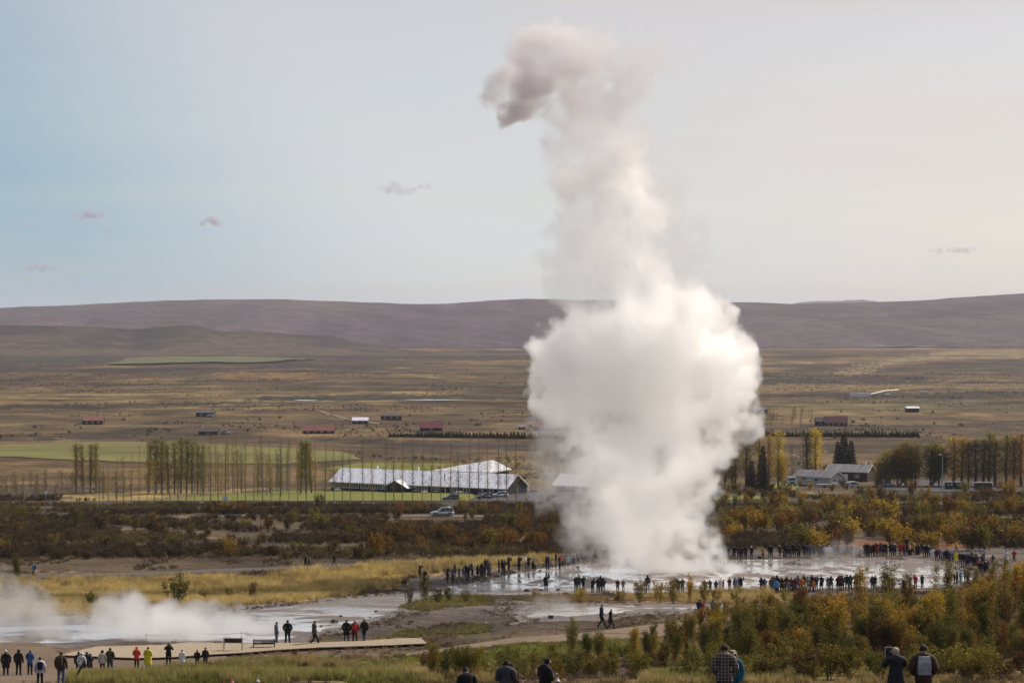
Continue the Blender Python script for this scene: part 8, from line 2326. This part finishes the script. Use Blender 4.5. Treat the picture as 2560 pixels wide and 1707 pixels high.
for w_, f_ in [('on the far bank by the steam', F1), ('in the dark far bank cluster', F2), ('in the misty far bank row', F3), ('in the dense far bank row', F4), ('near the yellow jacket, far bank', F5), ('at the far bank corner', F6), ('at the crowded right bend', F7), ('around the end of the bend', F8), ('at the tail of the bend', F9)]:
    crowd(w_, gF, f_, 165, 25, poses=('stand', 'weight', 'pockets', 'photo', 'phone', 'photo'))
crowd('on the path behind the bend', 'walkers on the path at the right', F10, 180, 20)
p = G(u1(893), w1(588))
e = empty('bag', p, 0.2, label='black bag on the ground beside the mustard jacket', cat='bag')
MB().box((0, 0, 0.14), (0.5, 0.3, 0.28), 0, 0.7).build('body', paint((0.014, 0.014, 0.016), 0.8), e, bevel=0.04)
MB().tube([(-0.15, 0, 0.27), (0, 0, 0.42), (0.15, 0, 0.27)], 0.015, 4).build('handle', M_BLACK, e)

# the nearest visitors, on the slope below the camera
def plaid():
    m, nt, b = mat('plaid_wool'); L = nt.links.new
    tc = nt.nodes.new('ShaderNodeTexCoord'); sp = nt.nodes.new('ShaderNodeSeparateXYZ'); L(tc.outputs['Object'], sp.inputs[0])
    def stripe(s, f, w):
        a = nt.nodes.new('ShaderNodeMath'); a.operation = 'MULTIPLY'; a.inputs[1].default_value = f; L(s, a.inputs[0])
        c = nt.nodes.new('ShaderNodeMath'); c.operation = 'FRACT'; L(a.outputs[0], c.inputs[0])
        d = nt.nodes.new('ShaderNodeMath'); d.operation = 'LESS_THAN'; d.inputs[1].default_value = w; L(c.outputs[0], d.inputs[0]); return d.outputs[0]
    a, c = stripe(sp.outputs['X'], 13.0, 0.34), stripe(sp.outputs['Z'], 12.0, 0.34)
    e, f = stripe(sp.outputs['X'], 26.0, 0.14), stripe(sp.outputs['Z'], 24.0, 0.14)
    s = nt.nodes.new('ShaderNodeMath'); s.operation = 'ADD'; L(a, s.inputs[0]); L(c, s.inputs[1])
    s2 = nt.nodes.new('ShaderNodeMath'); s2.operation = 'ADD'; L(e, s2.inputs[0]); L(f, s2.inputs[1])
    s3 = nt.nodes.new('ShaderNodeMath'); s3.operation = 'MULTIPLY_ADD'; L(s2.outputs[0], s3.inputs[0]); s3.inputs[1].default_value = -0.25; L(s.outputs[0], s3.inputs[2])
    r = nt.nodes.new('ShaderNodeValToRGB'); cr = r.color_ramp; cr.elements[0].color = (0.045, 0.030, 0.026, 1); cr.elements[1].color = (0.34, 0.28, 0.25, 1); cr.elements[0].position = 0.1; cr.elements[1].position = 1.0
    hf = nt.nodes.new('ShaderNodeMath'); hf.operation = 'MULTIPLY'; hf.inputs[1].default_value = 0.5; L(s3.outputs[0], hf.inputs[0]); L(hf.outputs[0], r.inputs['Fac'])
    L(r.outputs['Color'], b.inputs['Base Color']); b.inputs['Roughness'].default_value = 0.95
    return m
def near(px, tip, d, **k):
    z = at_depth(px, tip, d)
    g_ = float(T(z.x, d))
    h = z.z - g_
    hh = k.pop('h', 1.76)
    # the slope is uneven here: stand the figure on it, its height setting where the head shows
    return person(Vector((z.x, d, g_)), min(max(h, 1.45), 1.95) if k.pop('fit', True) else hh, **k)
gV = 'visitors on the slope below the viewer'
near(1811, 1607, 57.5, rz=R(-4), pose='pockets', jacket='grey', trousers='black', head='hair', label='man in plaid jacket seen from behind at the bottom edge', group=gV, bulk=1.08, mats={'jacket': plaid()})
o = near(1834, 1621, 58.6, rz=R(150), pose='stand', jacket='teal', trousers='black', head='long_hair', headc='blond', label='woman in teal jacket and dark sunglasses beside the plaid jacket', group=gV, bulk=0.98)
gl = MB()
Hh = Vector((0, 0.035, 1.66))
for s in (-1, 1): gl.box(Hh + Vector((s * 0.034, 0.098, 0.0)), (0.056, 0.012, 0.036))
gl.box(Hh + Vector((0, 0.10, 0.008)), (0.02, 0.008, 0.008))
for s in (-1, 1): gl.tube([Hh + Vector((s * 0.064, 0.098, 0.006)), Hh + Vector((s * 0.09, 0.0, 0.0))], 0.005, 4)
tag(gl.build('sunglasses', M_EYE, o))
o = near(2240, 1614, 58.0, rz=R(6), pose='photo', jacket='dark', trousers='black', top='coat', head='hair', headc='blond', label='blond person in dark coat holding up a tablet', group=gV, bulk=1.06)
tb = MB().box((0, 0, 0), (0.19, 0.012, 0.26)).build('tablet', paint((0.55, 0.55, 0.56), 0.4), None)
tag(tb, 'pale tablet held up by the blond person in the dark coat', 'tablet'); MB().box((0, 0.0, 0), (0.165, 0.014, 0.225)).build('screen', M_PANE, tb)
tb.location = o.location + Vector((-0.13, 0.335, 1.56 * o.scale.z)); tb.rotation_euler = (0, 0, R(4))
o = near(2309, 1608, 58.0, rz=R(-3), pose='pockets', jacket='brown', trousers='black', head='hair', headc='dark', extra=[('backpack', 'light grey')], label='person in dark brown jacket with pale grey backpack at the bottom edge', group=gV, bulk=1.12)
near(1169, 1672, 66, rz=R(10), pose='stoop', jacket='black', trousers='black', head='hair', headc='black', label='stooping person in black puffer jacket at the bottom edge', group=gV, bulk=1.25)
near(1265, 1646, 66, rz=R(-8), pose='phone', jacket='dark grey', trousers='black', head='hair', headc='black', label='dark haired man in grey jumper at the bottom edge', group=gV, bulk=1.12)
near(1277, 1653, 67.0, rz=R(-150), pose='phone', jacket='maroon', trousers='black', head='hair', headc='black', label='person facing the grey jumper man with hands raised', group=gV)
near(1363, 1640, 66.5, rz=R(-55), pose='phone', jacket='black', trousers='black', top='coat', head='hair', headc='black', label='person in black coat looking down at the hands', group=gV, bulk=1.1)
for px, tp, c, hd, lab in [(1395, 1696, 'light grey', 'white', 'person in white knitted hat barely above the bottom edge'), (580, 1700, 'pink', 'pink', 'pink hat just showing at the bottom edge'), (644, 1697, 'sage', 'cream', 'pale hat just showing at the bottom edge'), (557, 1703, 'dark red', 'dark red', 'dark red hat just showing at the bottom edge')]:
    d = 84.0
    z = at_depth(px, tp, d); hh = z.z - float(T(z.x, d))
    near(px, tp, d, rz=R(0), pose='stand', jacket=c, trousers='dark', head='hat', headc=hd, label=lab, group=gV)
# ------------------------------------------------------------------ small clouds far beyond the fells
M_CLOUD = bpy.data.materials.new('cloud_vapour'); M_CLOUD.use_nodes = True
M_CLOUD.node_tree.nodes.clear()
_o = M_CLOUD.node_tree.nodes.new('ShaderNodeOutputMaterial'); _v = M_CLOUD.node_tree.nodes.new('ShaderNodeVolumePrincipled')
_v.inputs['Color'].default_value = (0.60, 0.54, 0.60, 1); _v.inputs['Density'].default_value = 1.0; _v.inputs['Anisotropy'].default_value = 0.2
M_CLOUD.node_tree.links.new(_v.outputs[0], _o.inputs['Volume'])
CLOUD_GAIN = 0.3
for px, py, w, h, lab in [(1003, 472, 190, 34, 'largest grey pink cloud left of the steam'), (231, 541, 96, 24, 'small grey cloud at upper left'), (62, 560, 150, 16, 'long flat grey cloud at the left edge'), (535, 556, 92, 24, 'faint grey cloud left of centre'), (98, 668, 120, 20, 'low grey cloud above the left fell'), (278, 575, 40, 12, 'tiny cloud scrap under the small grey cloud'), (2384, 625, 130, 22, 'pale cloud above the right fell')]:
    d = 30000.0
    p = at_depth(px, py, d); k = d / FPX
    S_ = 50.0
    wu, hu = w * k / S_, h * k / S_
    rc = random.Random(int(px))
    Bl = []
    for i in range(11):
        t = (i + 0.5) / 11
        env = math.sin(math.pi * t) ** 0.6
        Bl.append(((t - 0.5) * wu, rc.uniform(-1, 1), rc.uniform(-0.25, 0.25) * hu * env, max(hu * 0.5 * env * rc.uniform(0.7, 1.1), 0.5), 1.0, 2.2 if w > 150 else 1.4))
    steam('cloud', Bl, 0.26, M_CLOUD, int(px) % 97, amp=0.3, label=lab, floor=-50, puffs=4, erode=0.3, scale=S_, origin=p, gain=CLOUD_GAIN * (0.7 if w > 150 else 1.9))

# ------------------------------------------------------------------ the air between: one closed box of thin haze
M_HAZE = bpy.data.materials.new('haze'); M_HAZE.use_nodes = True
M_HAZE.node_tree.nodes.clear()
_o = M_HAZE.node_tree.nodes.new('ShaderNodeOutputMaterial'); _v = M_HAZE.node_tree.nodes.new('ShaderNodeVolumePrincipled')
_v.inputs['Color'].default_value = (0.88, 0.90, 1.0, 1); _v.inputs['Density'].default_value = 3.9e-5; _v.inputs['Density Attribute'].default_value = ''; _v.inputs['Anisotropy'].default_value = 0.0
M_HAZE.node_tree.links.new(_v.outputs[0], _o.inputs['Volume'])
tag(MB().box((0, 9000, 112), (25000, 19600, 300)).build('haze', M_HAZE), kind='stuff')
_gb = geyser_blobs()
steam('geyser_steam', [q for q in _gb if q[2] <= 72.5], 0.20, SM_COL, 3, amp=1.05, tear=[(29, 0.41), (40, 0.46), (45, 0.43), (49, 0.38), (53, 0.40), (56, 0.37), (64, 0.36), (72, 0.36)], label='tall white column of steam rising from the erupting geyser pool', floor=CZ - 31.0, puffs=14)
steam('drifting_steam', [q for q in _gb if q[2] > 71.5], 0.24, SM_TOP, 11, amp=0.8, tear=[(60, 0.33), (90, 0.33)], label='greyish crown of steam drifting left at the top of the column', floor=CZ - 31.0, puffs=12, erode=0.5)
# low steam drifting off the hot stream at left
def low_blobs():
    Bl = []
    r = random.Random(9)
    def b(px, py, rr, d, s=1.0, base=174.0, dy=0.0): Bl.append(blob_px(px, py, rr, d, s, dy + r.uniform(-1.5, 1.5), base))
    for px, py, rr, d in [(-40, 1545, 70, .16), (30, 1530, 62, .20), (55, 1505, 40, .16), (110, 1550, 52, .14), (150, 1530, 46, .18), (175, 1505, 26, .14), (165, 1575, 40, .08), (60, 1585, 55, .09), (215, 1580, 34, .06),
                          (260, 1560, 42, .16), (275, 1540, 26, .14), (320, 1560, 46, .20), (320, 1538, 30, .18), (375, 1565, 48, .22), (372, 1542, 26, .16), (430, 1570, 46, .24), (425, 1548, 28, .14), (480, 1575, 44, .22), (540, 1580, 40, .20), (595, 1582, 36, .16), (520, 1556, 26, .08), (640, 1582, 30, .10), (690, 1580, 24, .06), (300, 1585, 40, .16), (400, 1592, 34, .18), (490, 1598, 28, .16), (570, 1600, 24, .12), (100, 1500, 34, .10), (20, 1480, 30, .10), (140, 1510, 30, .12), (560, 1590, 36, .18), (620, 1594, 32, .16), (660, 1590, 26, .10), (240, 1590, 44, .12), (150, 1600, 40, .08)]:
        b(px, py, rr * (1.15 if px < 180 else 1.25), d * (1.7 if px < 180 else 3.0 if px < 430 else 4.0))
    return Bl
steam('stream_steam', low_blobs(), 0.15, SM_COL, 21, amp=0.55, tear=[(20, 0.27), (40, 0.33)], label='low bank of steam drifting over the stream at lower left', floor=CZ - 25.0, pad=1.2, puffs=10)
def wisp(name, blobs, base, seed, label, floor):
    r = random.Random(seed)
    steam(name, [blob_px(px, py, rr, d * 1.8, 0.9, r.uniform(-0.8, 0.8), base) for px, py, rr, d in blobs], 0.15, SM_COL, seed, amp=0.5, label=label, floor=floor, pad=1.0)
wisp('steam_wisp', [(1290, 1535, 22, .10), (1320, 1540, 24, .13), (1350, 1542, 22, .13), (1385, 1538, 20, .12), (1420, 1532, 16, .08), (1340, 1520, 20, .10), (1375, 1515, 18, .10), (1385, 1497, 14, .08), (1400, 1508, 12, .05), (1400, 1520, 16, .07)], 196.0, 31, 'thin steam rising from the end of the rivulet', CZ - 25.2)
wisp('steam_wisp', [(1236, 1508, 16, .05), (1245, 1525, 18, .06), (1252, 1540, 16, .05), (1230, 1494, 12, .03)], 205.0, 33, 'faint steam above the bare ground left of the rivulet', CZ - 26.0)
wisp('steam_wisp', [(2045, 1400, 24, .10), (2075, 1385, 28, .12), (2100, 1372, 24, .12), (2080, 1362, 18, .09), (2120, 1380, 24, .10), (2140, 1368, 18, .07), (2055, 1412, 20, .10), (2110, 1400, 22, .09), (2020, 1405, 20, .06), (2150, 1352, 12, .05)], 296.0, 35, 'thin steam drifting before the far crowd', CZ - 31.2)

# ------------------------------------------------------------------ tell like things apart by their place in the row
def single_out():
    by = {}
    for o in list(col.objects):
        if o.parent is None and 'label' in o.keys() and o.get('category'):
            by.setdefault(o['label'], []).append(o)
    for lab, obs in by.items():
        if len(obs) < 2: continue
        obs.sort(key=lambda o: pix(o.location.x, o.location.y, o.location.z)[0])
        n = len(obs)
        parts = max(1, math.ceil(n / 20))
        size = math.ceil(n / parts)
        names = {1: [''], 2: ['left half', 'right half'], 3: ['left third', 'middle third', 'right third']}.get(parts, ['first stretch', 'second stretch', 'third stretch', 'fourth stretch', 'last stretch'])
        for i, o in enumerate(obs):
            c, k = divmod(i, size)
            if n <= 3:
                o['label'] = f"{lab}, {['leftmost', 'rightmost'][i] if n == 2 else ['leftmost', 'middle', 'rightmost'][i]} such one"
            else:
                o['label'] = f"{lab}, {ORD[k]} from left" + (f", {names[min(c, len(names) - 1)]}" if parts > 1 else '')
            w = o['label'].split()
            if len(w) > 16: o['label'] = ' '.join(lab.split()[:16 - len(w)]) + ',' + o['label'][len(lab) + 1:]
single_out()
